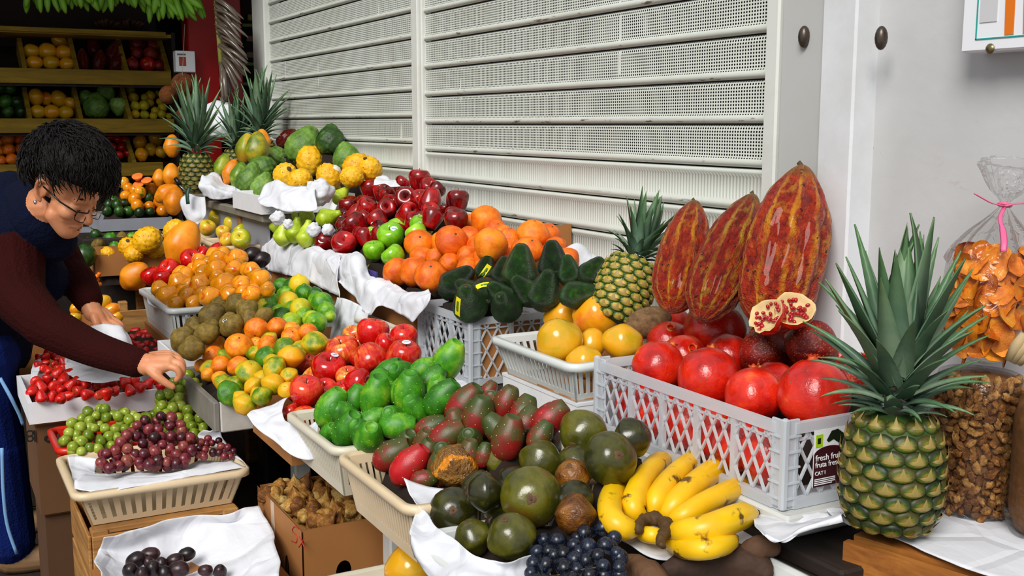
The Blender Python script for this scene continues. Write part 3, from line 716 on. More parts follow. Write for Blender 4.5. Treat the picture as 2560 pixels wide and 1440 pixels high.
def basket(label, x0, x1, y0, y1, z0, z1, mat, taper=.022, rim=.012, pitch=.017, slot=.5, cat='basket', name='plastic_basket', lo=.22, hi=.84, group=None):
    e = empty(name, ((x0+x1)/2, (y0+y1)/2, z0)); tag(e, label, cat, group)
    t = taper; b = [Vector((x0+t, y0+t, z0)), Vector((x1-t, y0+t, z0)), Vector((x1-t, y1-t, z0)), Vector((x0+t, y1-t, z0))]
    T_ = [Vector((x0, y0, z1)), Vector((x1, y0, z1)), Vector((x1, y1, z1)), Vector((x0, y1, z1))]
    inw = [Vector((0, 1, 0)), Vector((-1, 0, 0)), Vector((0, -1, 0)), Vector((1, 0, 0))]
    for k in range(4):
        part('slotted_wall', wallmesh(b[k], b[(k+1) % 4], T_[k], T_[(k+1) % 4], .003, inw[k], pitch, slot, lo, hi), mat, e, False)
    part('floor_panel', box(x0+t, x1-t, y0+t, y1-t, z0, z0+.004), mat, e, False)
    r_ = .02
    part('rim', ringband(rrect(x0-rim, x1+rim, y0-rim, y1+rim, r_+rim), z1-.010, rrect(x0-rim, x1+rim, y0-rim, y1+rim, r_+rim), z1+.003, rrect(x0-.001, x1+.001, y0-.001, y1+.001, r_), z1+.006, rrect(x0+.003, x1-.003, y0+.003, y1-.003, r_), z1-.012), mat, e, True)
    return e
def bed(e, x0, x1, y0, y1, zf, plane, drop=.006, mat=None, nm='lining'):
    """sloping filler under a pile, dark like the shade in its gaps"""
    p0, n = plane
    def z(x, y): return max(zf+.004, p0.z-(n.x*(x-p0.x)+n.y*(y-p0.y))/n.z-drop)
    c = [(x0, y0), (x1, y0), (x1, y1), (x0, y1)]
    return part(nm, hexa([(x, y, zf) for x, y in c]+[(x, y, z(x, y)) for x, y in c]), mat or M_gapdark, e, False)
def carton(label, x0, x1, y0, y1, z0, z1, mat=None, th=.005, name='cardboard_box', cat='box', holes=None, group=None):
    e = empty(name, ((x0+x1)/2, (y0+y1)/2, z0)); tag(e, label, cat, group); mat = mat or M_card
    def panel(o, du, dv, dn, hs=()):
        """panel with oval hand holes; hs = (u,v,ru,rv) in metres"""
        U, Vv = du.length, dv.length; u, v = du.normalized(), dv.normalized(); V, Fc = [], []
        nx, ny = 14, 10
        if not hs:
            c = [o, o+du, o+du+dv, o+dv]; return hexa(c+[p+dn*th for p in c])
        # grid with cells inside the ovals dropped, ring snapped to the oval
        g = {}; nx, ny = 48, 24
        for j in range(ny+1):
            for i in range(nx+1):
                a, b_ = U*i/nx, Vv*j/ny
                g[i, j] = len(V); V.append([a, b_])
        keep = []
        for j in range(ny):
            for i in range(nx):
                ca, cb = U*(i+.5)/nx, Vv*(j+.5)/ny
                if any(((ca-h[0])/h[2])**2+((cb-h[1])/h[3])**2 < 1 for h in hs): continue
                keep.append((g[i, j], g[i+1, j], g[i+1, j+1], g[i, j+1]))
        for p in V:
            for h in hs:
                d = math.hypot((p[0]-h[0])/h[2], (p[1]-h[1])/h[3])
                if .55 < d < 1.45 and any(True for _ in (0,)):
                    s_ = 1/d if d < 1.22 else 1
                    p[0] = h[0]+(p[0]-h[0])*s_; p[1] = h[1]+(p[1]-h[1])*s_
        W = [o+u*a+v*b_ for a, b_ in V]; n = len(W)
        return W+[p+dn*th for p in W], keep+[tuple(i+n for i in reversed(q)) for q in keep]
    X, Y, Z_ = Vector((x1-x0, 0, 0)), Vector((0, y1-y0, 0)), Vector((0, 0, z1-z0)); holes = holes or {}
    part('side_panel', panel(Vector((x0, y0, z0)), X, Z_, Vector((0, 1, 0)), holes.get('front', ())), mat, e, False)
    Yi = Vector((0, y1-y0-2*th, 0))
    part('side_panel', panel(Vector((x1, y0+th, z0)), Yi, Z_, Vector((-1, 0, 0)), holes.get('near', ())), mat, e, False)
    part('side_panel', panel(Vector((x0, y1, z0)), X, Z_, Vector((0, -1, 0))), mat, e, False)
    part('side_panel', panel(Vector((x0, y0+th, z0)), Yi, Z_, Vector((1, 0, 0))), mat, e, False)
    part('bottom', box(x0+th, x1-th, y0+th, y1-th, z0, z0+th), mat, e, False)
    return e
def lattice(o, u, v, U, V_, nrm, nribs, pitch=.03, w_=.0035, th=.004, m=.016):
    """diagonal lattice panel: o corner, unit u,v, size U,V_"""
    vs = []
    def strip(p, q, ww=w_):
        d = (Vector(q)-Vector(p)); L = math.hypot(*d); nx, ny = -d[1]/L*ww/2, d[0]/L*ww/2
        c = [(p[0]+nx, p[1]+ny), (q[0]+nx, q[1]+ny), (q[0]-nx, q[1]-ny), (p[0]-nx, p[1]-ny)]
        c3 = [o+u*a+v*b_ for a, b_ in c]; vs.append(hexa(c3+[p_+nrm*th for p_ in c3]))
    def rect(a0, a1, b0, b1, t0=0, t1=.007):
        c = [o+u*a0+v*b0+nrm*t0, o+u*a1+v*b0+nrm*t0, o+u*a1+v*b1+nrm*t0, o+u*a0+v*b1+nrm*t0]; vs.append(hexa(c+[p_+nrm*(t1-t0) for p_ in c]))
    rect(0, U, 0, m, -.003, .007); rect(0, U, V_-m, V_, -.003, .008); rect(0, U, V_-m-.012, V_-m-.009, 0, .006)
    for k in range(nribs+1):
        a = U*k/nribs; rect(max(0, a-.005), min(U, a+.005), m, V_-m, -.002, .007)
    k_ = 1.75  # steepness
    H = V_-2*m; a = -H/k_
    while a < U:
        for sg_ in (1, -1):
            p = [a, m] if sg_ > 0 else [a+H/k_, m]; q_ = [a+H/k_, V_-m] if sg_ > 0 else [a, V_-m]
            lo_, hi_ = (p, q_) if p[0] < q_[0] else (q_, p)
            t0 = max(0, (0-lo_[0])/(hi_[0]-lo_[0])); t1 = min(1, (U-lo_[0])/(hi_[0]-lo_[0]))
            if t1 > t0+.02:
                f = lambda t: (lo_[0]+(hi_[0]-lo_[0])*t, lo_[1]+(hi_[1]-lo_[1])*t); strip(f(t0), f(t1))
        a += pitch
    return join(*vs)
def crate(label, x0, x1, y0, y1, z0, z1, ribs=(5, 3), name='plastic_crate', pitch=.028):
    e = empty(name, ((x0+x1)/2, (y0+y1)/2, z0)); tag(e, label, 'crate'); H = z1-z0; c = .02
    X, Y, Z_ = Vector((1, 0, 0)), Vector((0, 1, 0)), Vector((0, 0, 1))
    part('lattice_side', lattice(Vector((x0+c, y0, z0)), X, Z_, x1-x0-2*c, H, Y, ribs[0], pitch), M_clear, e, False)
    part('lattice_side', lattice(Vector((x1, y0+c, z0)), Y, Z_, y1-y0-2*c, H, -X, ribs[1], pitch), M_clear, e, False)
    part('lattice_side', lattice(Vector((x0+c, y1, z0)), X, Z_, x1-x0-2*c, H, -Y, ribs[0], pitch), M_clear, e, False)
    part('lattice_side', lattice(Vector((x0, y0+c, z0)), Y, Z_, y1-y0-2*c, H, X, ribs[1], pitch), M_clear, e, False)
    for sx, sy in ((0, 0), (1, 0), (1, 1), (0, 1)):
        px, py = (x1 if sx else x0), (y1 if sy else y0); dx, dy = (-1 if sx else 1), (-1 if sy else 1)
        vs = [bbox(min(px, px+dx*.03), max(px, px+dx*.03), min(py, py+dy*.005), max(py, py+dy*.005), z0, z1+.006, .0015),
              bbox(min(px, px+dx*.005), max(px, px+dx*.005), min(py, py+dy*.03), max(py, py+dy*.03), z0, z1+.006, .0015),
              bbox(min(px-dx*.004, px+dx*.008), max(px-dx*.004, px+dx*.008), min(py-dy*.004, py+dy*.008), max(py-dy*.004, py+dy*.008), z0, z1+.009, .003)]
        for k in range(5):
            zz = z0+H*(.12+.18*k); vs.append(box(min(px+dx*.006, px+dx*.03), max(px+dx*.006, px+dx*.03), min(py-dy*.003, py+dy*.001), max(py-dy*.003, py+dy*.001), zz, zz+.003))
            vs.append(box(min(px-dx*.003, px+dx*.001), max(px-dx*.003, px+dx*.001), min(py+dy*.006, py+dy*.03), max(py+dy*.006, py+dy*.03), zz, zz+.003))
        part('corner_post', join(*vs), M_clear, e, False)
    part('base', box(x0, x1, y0, y1, z0, z0+.005), M_clear, e, False)
    return e

# --- the stall itself
tb = empty('display_table', (-2.2, -.63, 0)); tag(tb, 'low dark wooden display table with white legs below the front baskets', 'table')
part('top_board', join(bbox(-2.74, -1.02, -.68, -.43, .563, .585)), M_dkwood, tb, False)
for x, y in ((-2.05, -.66), (-1.1, -.66), (-2.7, -.66), (-2.70, -.47), (-1.1, -.47)):
    part('leg', bbox(x-.022, x+.022, y-.022, y+.022, 0, .563, .004), M_white, tb, False)
tb2 = empty('display_table', (-3.3, -.66, 0)); tag(tb2, 'dark stall table under the kiwi and granadilla baskets', 'table')
part('top_board', bbox(-3.7, -2.76, -.92, -.43, .60, .63), M_dkwood, tb2, False)
for x, y in ((-3.66, -.88), (-2.8, -.88), (-3.66, -.47), (-2.8, -.47)): part('leg', bbox(x-.022, x+.022, y-.022, y+.022, 0, .60, .004), M_dkwood, tb2, False)
stp = empty('display_stand', (-2.3, -.22, 0)); tag(stp, 'long upper stall step along the shutter under the fruit crates', 'stand')
part('shelf_top', bbox(-4.0, -1.03, -.425, -.012, .672, .697), M_dkwood, stp, False)
part('front_board', bbox(-4.0, -1.03, -.423, -.405, .58, .672), M_dkwood, stp, False)
for x in (-3.95, -3.0, -2.05, -1.1): part('support', bbox(x-.02, x+.02, -.39, -.03, 0, .672, .004), M_dkwood, stp, False)
# boards and boxes that lift the upper trays
M_crateboard = M_card
# ================================================================== upper tier along the shutter
# ---- pomegranate crate
pc = crate('milky plastic lattice crate full of pomegranates beside the bananas', -1.68, -1.172, -.405, -.085, .735, .866)
brd = part('riser_board', bbox(-1.70, -1.15, -.415, -.06, .6985, .7335), M_white, None, False); tag(brd, 'pale board under the pomegranate crate', 'board')
PL = slope(-.40, .79, .20)
G = 'pomegranates in the lattice crate'
pile('pomegranate', PL, [
    (2096, 897, 36), (2136, 940, 56, dict(k='dark_pomegranate', a=20, tl=20)), (1677, 818, 52, dict(a=-40, tl=0)),
    (2030, 866, 62, dict(k='dark_pomegranate', a=180, tl=60)), (1910, 882, 60, dict(k='dark_pomegranate', a=-20, tl=-30)),
    (1786, 826, 71, dict(a=112, tl=15, s=(1, 1, 1.12))), (1648, 915, 63, dict(a=35, tl=-12)), (1772, 944, 75, dict(a=12, tl=-25)),
    (1885, 988, 70, dict(a=5, tl=-25)), (2034, 984, 87, dict(a=0, tl=-5))],
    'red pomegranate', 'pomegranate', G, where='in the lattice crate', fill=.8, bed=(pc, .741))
low = []
for px, py in ((1600, 985), (1650, 1010), (1715, 1030), (1780, 1060), (1850, 1090), (1920, 1120)):
    low.append((px, py, 50))
for i, (px, py, rp) in enumerate(low):
    c = oy(px, py, -.348); o = put('pomegranate', (c.x, c.y, .741+.047), .047, orient(R.uniform(-80, 80), 20, 40*i)); tag(o, 'red pomegranate seen through the crate lattice, '+ORC[i]+' from left', 'pomegranate', G)
# crate label
e = empty('crate_label', (-1.1705, -.30, .75)); tag(e, 'dark red and white fruit label on the near end of the pomegranate crate', 'label')
la, lb = ox(2030, 1220, -1.168), ox(2115, 1085, -1.168)
LY0, LY1, LZ0, LZ1 = la.y, la.y+.062, la.z, la.z+.088
def lplate(y0, y1, z0, z1, d, mt, nm='print', poly=None):
    x = -1.1675+d
    pts = poly or [(y0, z0), (y1, z0), (y1, z1), (y0, z1)]
    return part(nm, ([(x, y, z) for y, z in pts]+[(x-.0006, y, z) for y, z in pts], [tuple(range(len(pts))), tuple(reversed(range(len(pts), 2*len(pts))))]+[(i, i+len(pts), (i+1) % len(pts)+len(pts), (i+1) % len(pts)) for i in range(len(pts))]), mt, e, False)
M_mar, M_lgreen, M_pw, M_blk = flat('maroon print', '#3a0812', .35), flat('lime print', '#a8d01c', .35), flat('label white', '#eef0f2', .35), flat('dark green print', '#12200e', .35)
lplate(LY0, LY1, LZ0, LZ1, 0, M_pw, 'card')
W_, H_ = LY1-LY0, LZ1-LZ0
lplate(LY0+.001, LY1, LZ0, LZ0+.56*H_, .0006, M_mar)
lplate(0, 0, 0, 0, .0006, M_mar, poly=[(LY0+W_*.5+W_*.49*math.cos(math.pi*k/10), LZ0+.56*H_+H_*.14*math.sin(math.pi*k/10)) for k in range(11)])
lplate(LY0+W_*.05, LY0+W_*.27, LZ0+.70*H_, LZ0+.92*H_, .0008, M_lgreen)
lplate(LY0+W_*.10, LY0+W_*.2, LZ0+.76*H_, LZ0+.86*H_, .0012, M_blk)
lplate(0, 0, 0, 0, .0008, M_blk, poly=[(LY0+W_*a, LZ0+H_*b_) for a, b_ in ((.40, .80), (.55, .95), (.75, .97), (.98, .86), (.98, .5), (.86, .5), (.80, .72), (.62, .80), (.46, .76))])
def ltext(body, y, z, size, mt=M_pw):
    c = bpy.data.curves.new('t', 'FONT'); c.body = body; c.size = size; c.extrude = .0003
    o = bpy.data.objects.new('t', c); COL.objects.link(o); dg = bpy.context.evaluated_depsgraph_get(); m = bpy.data.meshes.new_from_object(o.evaluated_get(dg)); bpy.data.objects.remove(o)
    m.materials.clear(); m.materials.append(mt); return m
def on_label(body, fy, fz, size):
    o = link('lettering', ltext(body, 0, 0, size), e, loc=Vector((-1.1664, LY0+W_*fy, LZ0+H_*fz))-Vector(e.location)); o.rotation_euler = (math.pi/2, 0, math.pi/2)
on_label('fresh fruit', .05, .46, .0135); on_label('fruta fresca', .05, .345, .0120); on_label('CAT I', .05, .21, .0085)
for k in range(4): lplate(LY0+W_*.05, LY0+W_*(.72-.1*(k == 3)), LZ0+H_*(.13-.032*k), LZ0+H_*(.145-.032*k), .0012, M_pw, 'small_print')
# split pomegranate on top
sp = empty('split_pomegranate', od(1955, 800, 1.90)); tag(sp, 'pomegranate broken in two showing red seeds, on top of the pile', 'pomegranate')
M_pith = flat('cream pith', '#e3cf9a', .6, nz=(40, '#c49a5a')); M_seed = flat('red arils', '#8e0410', .12, nz=(60, '#b8101c'), Coat_Weight=.5)
def half(c, ax, rad, nseed, seed):
    q = Vector(ax).normalized().to_track_quat('Z', 'Y'); Mx = Matrix.Translation(c) @ q.to_matrix().to_4x4() @ Matrix.Scale(rad, 4)
    prof = [(0, -1), (.5, -.88), (.85, -.5), (1, 0), (.98, .12), (.9, .1), (.8, -.05), (.5, -.2), (0, -.25)]
    v = lathe(prof[:5], 22, lambda a, z, r_: 1+.05*math.sin(3*a+seed)+.04*math.sin(7*a)); v2 = lathe(prof[4:], 22, lambda a, z, r_: 1+.05*math.sin(3*a+seed)+.04*math.sin(7*a))
    pm_ = part('rind', xf(v, Mx), S_pm, sp); part('pith', xf(jitter(v2, .1, 3, seed), Mx), M_pith, pm_)
    rs = random.Random(seed)
    sd = mesh('aril', lathe(ellprof(6, .1, .13), 7), M_seed)
    for k in range(nseed):
        a, r_ = rs.uniform(0, 6.28), .82*math.sqrt(rs.random()); lobe = math.sin(2.5*a+seed)
        if lobe < -.75: continue
        p = Mx @ Vector((r_*math.cos(a), r_*math.sin(a), -.12+.1*rs.random()+.06*(1-r_)))
        link('aril', sd, pm_, loc=p-Vector(sp.location)-pm_.location, rot=(rs.uniform(0, 6), rs.uniform(0, 6), 0), scale=(rad,)*3)
half(od(1985, 775, 1.80), -FW*.75+ZUP*.65+RIGHT*-.15, .034, 46, 2)
half(od(1917, 790, 1.80), -FW*.55+ZUP*.55+RIGHT*-.75, .032, 40, 5)

# ---- mango basket
mb = basket('white plastic basket of yellow mangoes next to the pomegranate crate', -2.02, -1.705, -.44, -.14, .775, .852, M_wplast, pitch=.014)
PL = slope(-.43, .80, .3)
r2 = carton('white foam box under the mango basket', -2.02, -1.72, -.42, -.1, .6985, .7735, M_foam, name='foam_box')
part('lid', lbox(-2.02, -1.72, -.42, -.1, .7695, .7745), M_foam, r2, False)
paper('white paper covering the step front between the two plastic crates', [[Vector((-2.62+.12*k, -.40, .706)) for k in range(9)], [Vector((-2.62+.12*k, -.432, .700)) for k in range(9)], [Vector((-2.62+.12*k, -.44, .64)) for k in range(9)], [Vector((-2.62+.12*k, -.445, .592)) for k in range(9)]], 60, 14, .006, 12)
pile('mango', PL, [(1480, 862, 34), (1408, 788, 43, dict(a=60, tl=20, k='mango')), (1492, 790, 52, dict(a=75, tl=10, s=(1, 1, .98))), (1460, 905, 38, dict(a=80)), (1400, 857, 55, dict(a=-30, tl=30, s=(1, 1, .92))), (1555, 855, 42, dict(a=95, tl=10))],
     'yellow mango', 'mango', 'mangoes in the white basket', where='in the white basket', bed=(mb, .779, M_card))
pile('mamey_sapote', slope(-.3, .86, .1), [(1622, 806, 38, dict(a=75, tl=0, lab='brown rough-skinned oval fruit between mangoes and pomegranates'))], 'x', 'fruit', None)
# ---- avocado crate
ac = crate('milky plastic lattice crate of avocados beside the white mango basket', -2.505, -2.215, -.402, -.185, .70, .860, (3, 2), pitch=.03)
part('cardboard_liner', box(-2.223, -2.2215, -.37, -.21, .71, .845), M_card, ac, False)
PL = slope(-.40, .80, 1.0)
av = pile('avocado', PL, [
    (1425, 690, 30, dict(a=-10)), (1473, 685, 29, dict(a=40, tl=10)), (1385, 668, 38, dict(a=-6, tl=10)), (1255, 690, 28, dict(a=10)),
    (1433, 738, 34, dict(a=75, tl=10)), (1212, 678, 25, dict(a=15, tl=20)), (1300, 685, 43, dict(a=3, tl=15)), (1360, 738, 40, dict(a=12, tl=30)), (1132, 715, 37, dict(a=48, tl=5)),
    (1267, 770, 38, dict(a=-30, tl=60)), (1215, 730, 36, dict(a=170, tl=70)), (1176, 766, 42, dict(a=-12, tl=50))],
    'dark green avocado', 'avocado', 'avocados in the lattice crate', where='in the lattice crate', overlap=.86, fill=.7, bed=(ac, .706))
def tape(o, q, d0, ang, L=.85, W2=.2, off=1.04):
    d = (RIGHT*d0[0]-UPV*d0[1]-FW*math.sqrt(max(.05, 1-d0[0]**2-d0[1]**2))).normalized()
    z = d; a = math.radians(ang); u = (RIGHT*math.cos(a)+UPV*math.sin(a)); u = (u-z*u.dot(z)).normalized(); v = z.cross(u)
    V, Fc = [], []; n = 8
    for s in (-1, 1):
        for k in range(n+1):
            w_ = (k/n-.5)*L*2; p = z+u*w_+v*s*W2; V.append(p)
    Fc = [(k, k+1, n+2+k, n+1+k) for k in range(n)]
    Rm = o.rotation_quaternion.to_matrix().inverted()
    from mathutils.bvhtree import BVHTree
    bv = BVHTree.FromPolygons([v_.co.copy() for v_ in o.data.vertices], [tuple(p_.vertices) for p_ in o.data.polygons]); zl = Rm @ z
    def stick(p, lift):
        h = bv.ray_cast(p+zl*3, -zl)[0]
        return (h if h is not None else p)+zl*lift
    tp = link('sticker_tape', mesh('sticker_tape', ([stick(Rm @ p, .03) for p in V], Fc), M_yst), o, loc=(0, 0, 0))
    V2 = [stick(Rm @ (z+u*w_+v*s*W2*.35), .045) for s in (-1, 1) for w_ in (-L*.5, -L*.1, L*.3, L*.6)]
    link('tape_print', mesh('tape_print', (V2, [(0, 1, 5, 4), (1, 2, 6, 5), (2, 3, 7, 6)]), M_yprint), tp, loc=(0, 0, 0))
tape(av[5], None, (0, .1), 55, .8, .26, 1.2); tape(av[10], None, (0, -.45), 8, .65, .2, 1.14); tape(av[11], None, (-.62, 0), 60, .55, .2, 1.16)

# ---- oranges, dark red apples, green apples, pears
ot = carton('shallow cardboard tray under the large oranges', -2.93, -2.52, -.41, -.03, .6985, .83)
PL = slope(-.40, .845, .52)
fp = part('back_flap', hexa([(-2.53, -.05, .83), (-2.40, -.02, .83), (-2.40, -.012, .83), (-2.53, -.042, .83), (-2.53, -.05, 1.03), (-2.41, -.02, 1.045), (-2.41, -.012, 1.045), (-2.53, -.042, 1.03)]), M_card, ot, False)
pile('orange', PL, [(1273, 600, 30), (1367, 592, 34), (1332, 590, 40), (1215, 553, 39), (1173, 598, 32), (1420, 650, 30), (1322, 628, 36), (1263, 645, 28), (1212, 645, 28),
    (1128, 606, 41), (1226, 612, 42), (1048, 612, 37), (1090, 645, 26), (1125, 660, 27), (1170, 642, 28), (993, 680, 35), (1037, 680, 37), (1077, 692, 40)],
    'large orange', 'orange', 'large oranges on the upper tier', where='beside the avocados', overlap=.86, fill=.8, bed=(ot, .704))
dt = carton('shallow cardboard tray under the dark red apples', -3.36, -2.945, -.41, -.03, .6985, .84)
PL = slope(-.41, .865, .62)
K = lambda cx, cy, r_, **k: (640+cx/3, 380+cy/3, r_/3, k)
pile('dark_apple', PL, [K(1090, 245, 62), K(1225, 212, 82, a=5, tl=10), K(860, 285, 80, a=-10, tl=5), K(1350, 290, 65), K(995, 335, 66), K(1130, 352, 85, a=-20, tl=75), K(1515, 367, 84, a=0, tl=5), K(1310, 367, 90, a=190, tl=0),
    K(1420, 430, 40), K(700, 415, 80, a=-10, tl=20), K(825, 430, 80, a=30, tl=20), K(980, 430, 76, a=30, tl=70), K(1135, 468, 85, a=60, tl=30), K(1320, 500, 82), K(1500, 522, 92, a=0, tl=20),
    K(580, 558, 66, st=[(.05, .0)]), K(665, 570, 70), K(920, 512, 76, st=[(-.4, .4)]), K(748, 552, 95, a=-40, tl=10), K(815, 640, 68), K(515, 682, 86, st=[(-.1, -.15)], a=20, tl=20), K(660, 702, 95, a=10, tl=50)],
    'dark red apple', 'apple', 'dark red apples on the upper tier', where='beside the pears', overlap=.84, fill=.8, bed=(dt, .704))
gt = part('purple_tray', join(box(-2.99, -2.82, -.392, -.387, .842, .895), box(-2.99, -2.82, -.392, -.3, .838, .842)), M_purple, None, False); tag(gt, 'purple moulded tray edge under the bright green apples', 'tray')
pile('green_apple', slope(-.40, .872, .5), [K(1060, 572, 76), K(1245, 562, 92, st=[(.1, -.1)], a=10, tl=20), K(1205, 612, 80), K(890, 622, 72), K(1012, 632, 100, st=[(.3, -.5)], a=-10, tl=40), K(885, 742, 80), K(1032, 782, 86)],
     'bright green apple', 'apple', 'green apples on the upper tier', where='beside the oranges', overlap=.84, bed=(gt, .843))
pile('lime', slope(-.40, .82, .3), [(937, 680, 23, dict(lab='dark green lime half hidden under the purple tray'))], 'x', 'lime', None)
pt_ = carton('cardboard tray lined with white paper under the pears', -3.68, -3.37, -.44, -.03, .6985, .85)
PL = slope(-.46, .885, .62)
pile('pear', PL, [(850, 492, 20, dict(a=40)), (838, 478, 18), (733, 512, 22, dict(a=30, tl=20)), (766, 490, 23, dict(a=105, tl=25, st=[(.0, .1)])), (815, 545, 24, dict(a=70, tl=10)), (758, 537, 27, dict(a=5, tl=10, st=[(-.3, -.3)])),
    (693, 563, 20, dict(a=0, tl=10)), (708, 590, 24, dict(a=10, tl=10)), (737, 582, 24, dict(a=12, tl=0)), (765, 592, 25, dict(a=10, tl=0))], 'pale green pear', 'pear', 'pears on the upper tier', where='beside dark red apples', overlap=.8, bed=(pt_, .704, M_foam))
for i, (px, py, rp) in enumerate(((695, 545, 17), (800, 480, 34), (785, 575, 17), (820, 575, 15), (720, 560, 12))):
    c = od(px, py, 3.42 if i != 1 else 3.62); o = part('tissue_wad', xf(jitter(bumpy(lathe(ellprof(18, 1, 1), 22), 26, .18, .2, .2, i), .25, 2, i), Matrix.Translation(c) @ Matrix.Scale(rp*3.4/F_PX, 4)), M_paper); tag(o, ['crumpled white tissue left of the pears', 'large crumpled white tissue behind the pears', 'crumpled white tissue between lower pears', 'crumpled white tissue touching the dark red apples', 'small crumpled white tissue among the pears'][i], 'tissue')
# ---- paper drapes along the front of the upper tier
Y1, Y2 = -.435, -.455
paper('white paper hanging from the pear tray edge', [[oy(660, 605, -.40), oy(690, 592, -.40), oy(740, 606, -.40), oy(790, 618, -.40), oy(850, 632, -.40)], [oy(655, 622, Y1), oy(690, 612, Y1), oy(743, 632, Y1), oy(790, 640, Y1), oy(850, 655, Y1)],
    [oy(648, 660, Y2), oy(690, 682, Y2), oy(743, 693, Y2-.01), oy(790, 714, Y2), oy(847, 745, Y2-.01)]], 50, 22, .012, 14)
paper('wide white paper hanging below the oranges and dark red apples', [[oy(822, 640, -.40), oy(893, 632, -.40), oy(925, 685, -.40), oy(973, 704, -.40), oy(1040, 726, -.40), oy(1075, 726, -.40)], [oy(820, 652, Y1), oy(880, 662, Y1), oy(918, 706, Y1), oy(970, 722, Y1), oy(1035, 745, Y1), oy(1078, 748, Y1)],
    [oy(848, 702, Y2), oy(880, 740, Y2), oy(922, 788, Y2-.01), oy(950, 764, Y2), oy(990, 779, Y2), oy(1036, 808, Y2)]], 60, 26, .014, 14)
paper('white paper corner hanging beside the limes', [[oy(840, 742, -.46), oy(880, 752, -.46), oy(925, 782, -.46)], [oy(825, 800, -.47), oy(860, 805, -.48), oy(905, 812, -.47)], [oy(812, 850, -.48), oy(835, 856, -.49), oy(858, 852, -.48)]], 30, 20, .01, 14)
paper('white paper lining the top right corner of the orange tray', [[od(1400, 625, 2.60), od(1440, 610, 2.66), od(1480, 640, 2.70)], [od(1410, 660, 2.56), od(1445, 655, 2.60), od(1500, 655, 2.66)], [od(1425, 700, 2.5), od(1460, 690, 2.55), od(1510, 680, 2.6)]], 24, 16, .01)
vb = basket('ivory slotted basket half hidden below the orange tray', -2.79, -2.56, -.47, -.43, .60, .78, M_ivory, pitch=.013, taper=.004, rim=.006)

# ---- far end of the tier: papayas, cherimoyas, pitahayas, pineapples on a raised shelf
fs = empty('raised_shelf', (-4.4, -.25, 0)); tag(fs, 'raised shelf board with papayas and cherimoyas beside the shutter', 'shelf')
part('shelf_board', bbox(-5.05, -3.70, -.46, -.02, .965, .995), flat('worn grey board', '#8d8878', .7, nz=(10, '#5d564a')), fs, False)
part('side_sheet', box(-5.0, -3.75, -.43, -.42, .72, .965), M_grey, fs, False)
for x in (-5.0, -4.1): part('leg', bbox(x-.02, x+.02, -.44, -.40, 0, .965), M_wood, fs, False)
PL = slope(-.44, 1.0, .42)
K5 = lambda cx, cy, r_, **k: (380+cx/3, 220+cy/3, r_/3, k)
# cacao pods (needed by the raised shelf too)
def pod_vf(n=40, m=34, seed=1, ridges=10):
    V, Fc = [], []; pr = prof_from([(0, -1.0), (.16, -.97), (.42, -.72), (.50, -.25), (.49, .1), (.40, .5), (.22, .82), (.09, .97), (0, 1.0)], m)
    rings = []
    for r_, z in pr:
        ring = []
        for k in range(n*2):
            a = math.pi*k/n; rd = abs(math.cos(ridges/2*a))
            wb = .22*fbm(Vector((0, 0, z*2)), 1.6, seed+11, 2); rd = abs(math.cos(ridges/2*(a+wb)+.35*fbm(Vector((math.cos(a), math.sin(a), z*2)), 2.2, seed+2, 2))); g = 1-.17*(1-rd**.5)*min(1, r_/.2)
            p = Vector((math.cos(a), math.sin(a), z)); g += (.045*fbm(p*3, 3.2, seed, 3)+.05*fbm(p*3, .9, seed+4, 2))*min(1, r_/.2)
            ring.append(len(V)); V.append((r_*g*math.cos(a), r_*g*math.sin(a), z))
        rings.append(ring)
    N = n*2
    for a_, b_ in zip(rings, rings[1:]):
        for k in range(N): Fc.append((a_[k], a_[(k+1) % N], b_[(k+1) % N], b_[k]))
    return V, Fc
def m_pod(name, valley, mid, ridge, ridges=10, tipc='#8a6a1c'):
    t = NT(name); s = t.sep(); at = t.new('ShaderNodeMath'); at.operation = 'ARCTAN2'; t.l(s[1], at.inputs[0]); t.l(s[0], at.inputs[1])
    wob = t.math('MULTIPLY', t.math('SUBTRACT', t.noise(4, 4), .5), .35)
    rd = t.math('ABSOLUTE', t.math('COSINE', t.math('MULTIPLY', t.math('ADD', at.outputs[0], wob), ridges/2)))
    n = t.noise(7, 5, .7); n2 = t.noise(3, 3)
    c = t.mix(t.mapr(n, .38, .62), valley, mid); c = t.mix(t.mapr(t.noise(1, 4, .7, t.stretch(16, 16, 4)), .52, .66, 0, .7), c, valley); c = t.mix(t.mapr(t.noise(5, 4, .65), .52, .68, 0, .65), c, ridge)
    alt = t.mapr(n2, .42, .6, 0, 1)
    c = t.mix(t.math('MULTIPLY', t.mapr(rd, .90, .99), t.math('ADD', t.math('MULTIPLY', alt, .75), .2)), c, ridge)
    c = t.mix(t.math('MULTIPLY', t.mapr(s[2], .72, .97), .75), c, tipc)
    c = t.mix(t.mapr(t.noise(13, 3, .6), .64, .68, 0, .92), c, '#1a0a06')
    t.bump(t.noise(12, 5, .7), .9, .03)
    return t.set(c, .32, Coat_Weight=.2)
S_pod = m_pod('red cacao pod husk', '#8a1404', '#d03a0a', '#ee9c16'); S_pod2 = m_pod('deep red cacao pod husk', '#7a1006', '#bd2c0a', '#cf9a24'); S_pod3 = m_pod('crimson cacao husk', '#5a0a06', '#8e140c', '#b03a14')
lib('cacao_pod', pod_vf(seed=1), S_pod, [('stalk', stem_vf(.97, .06, .03), M_stem)]); lib('cacao_pod2', pod_vf(seed=4), S_pod2, [('stalk', stem_vf(.97, .06, .03), M_stem)]); lib('cacao_far', pod_vf(16, 18, 3), S_pod3)
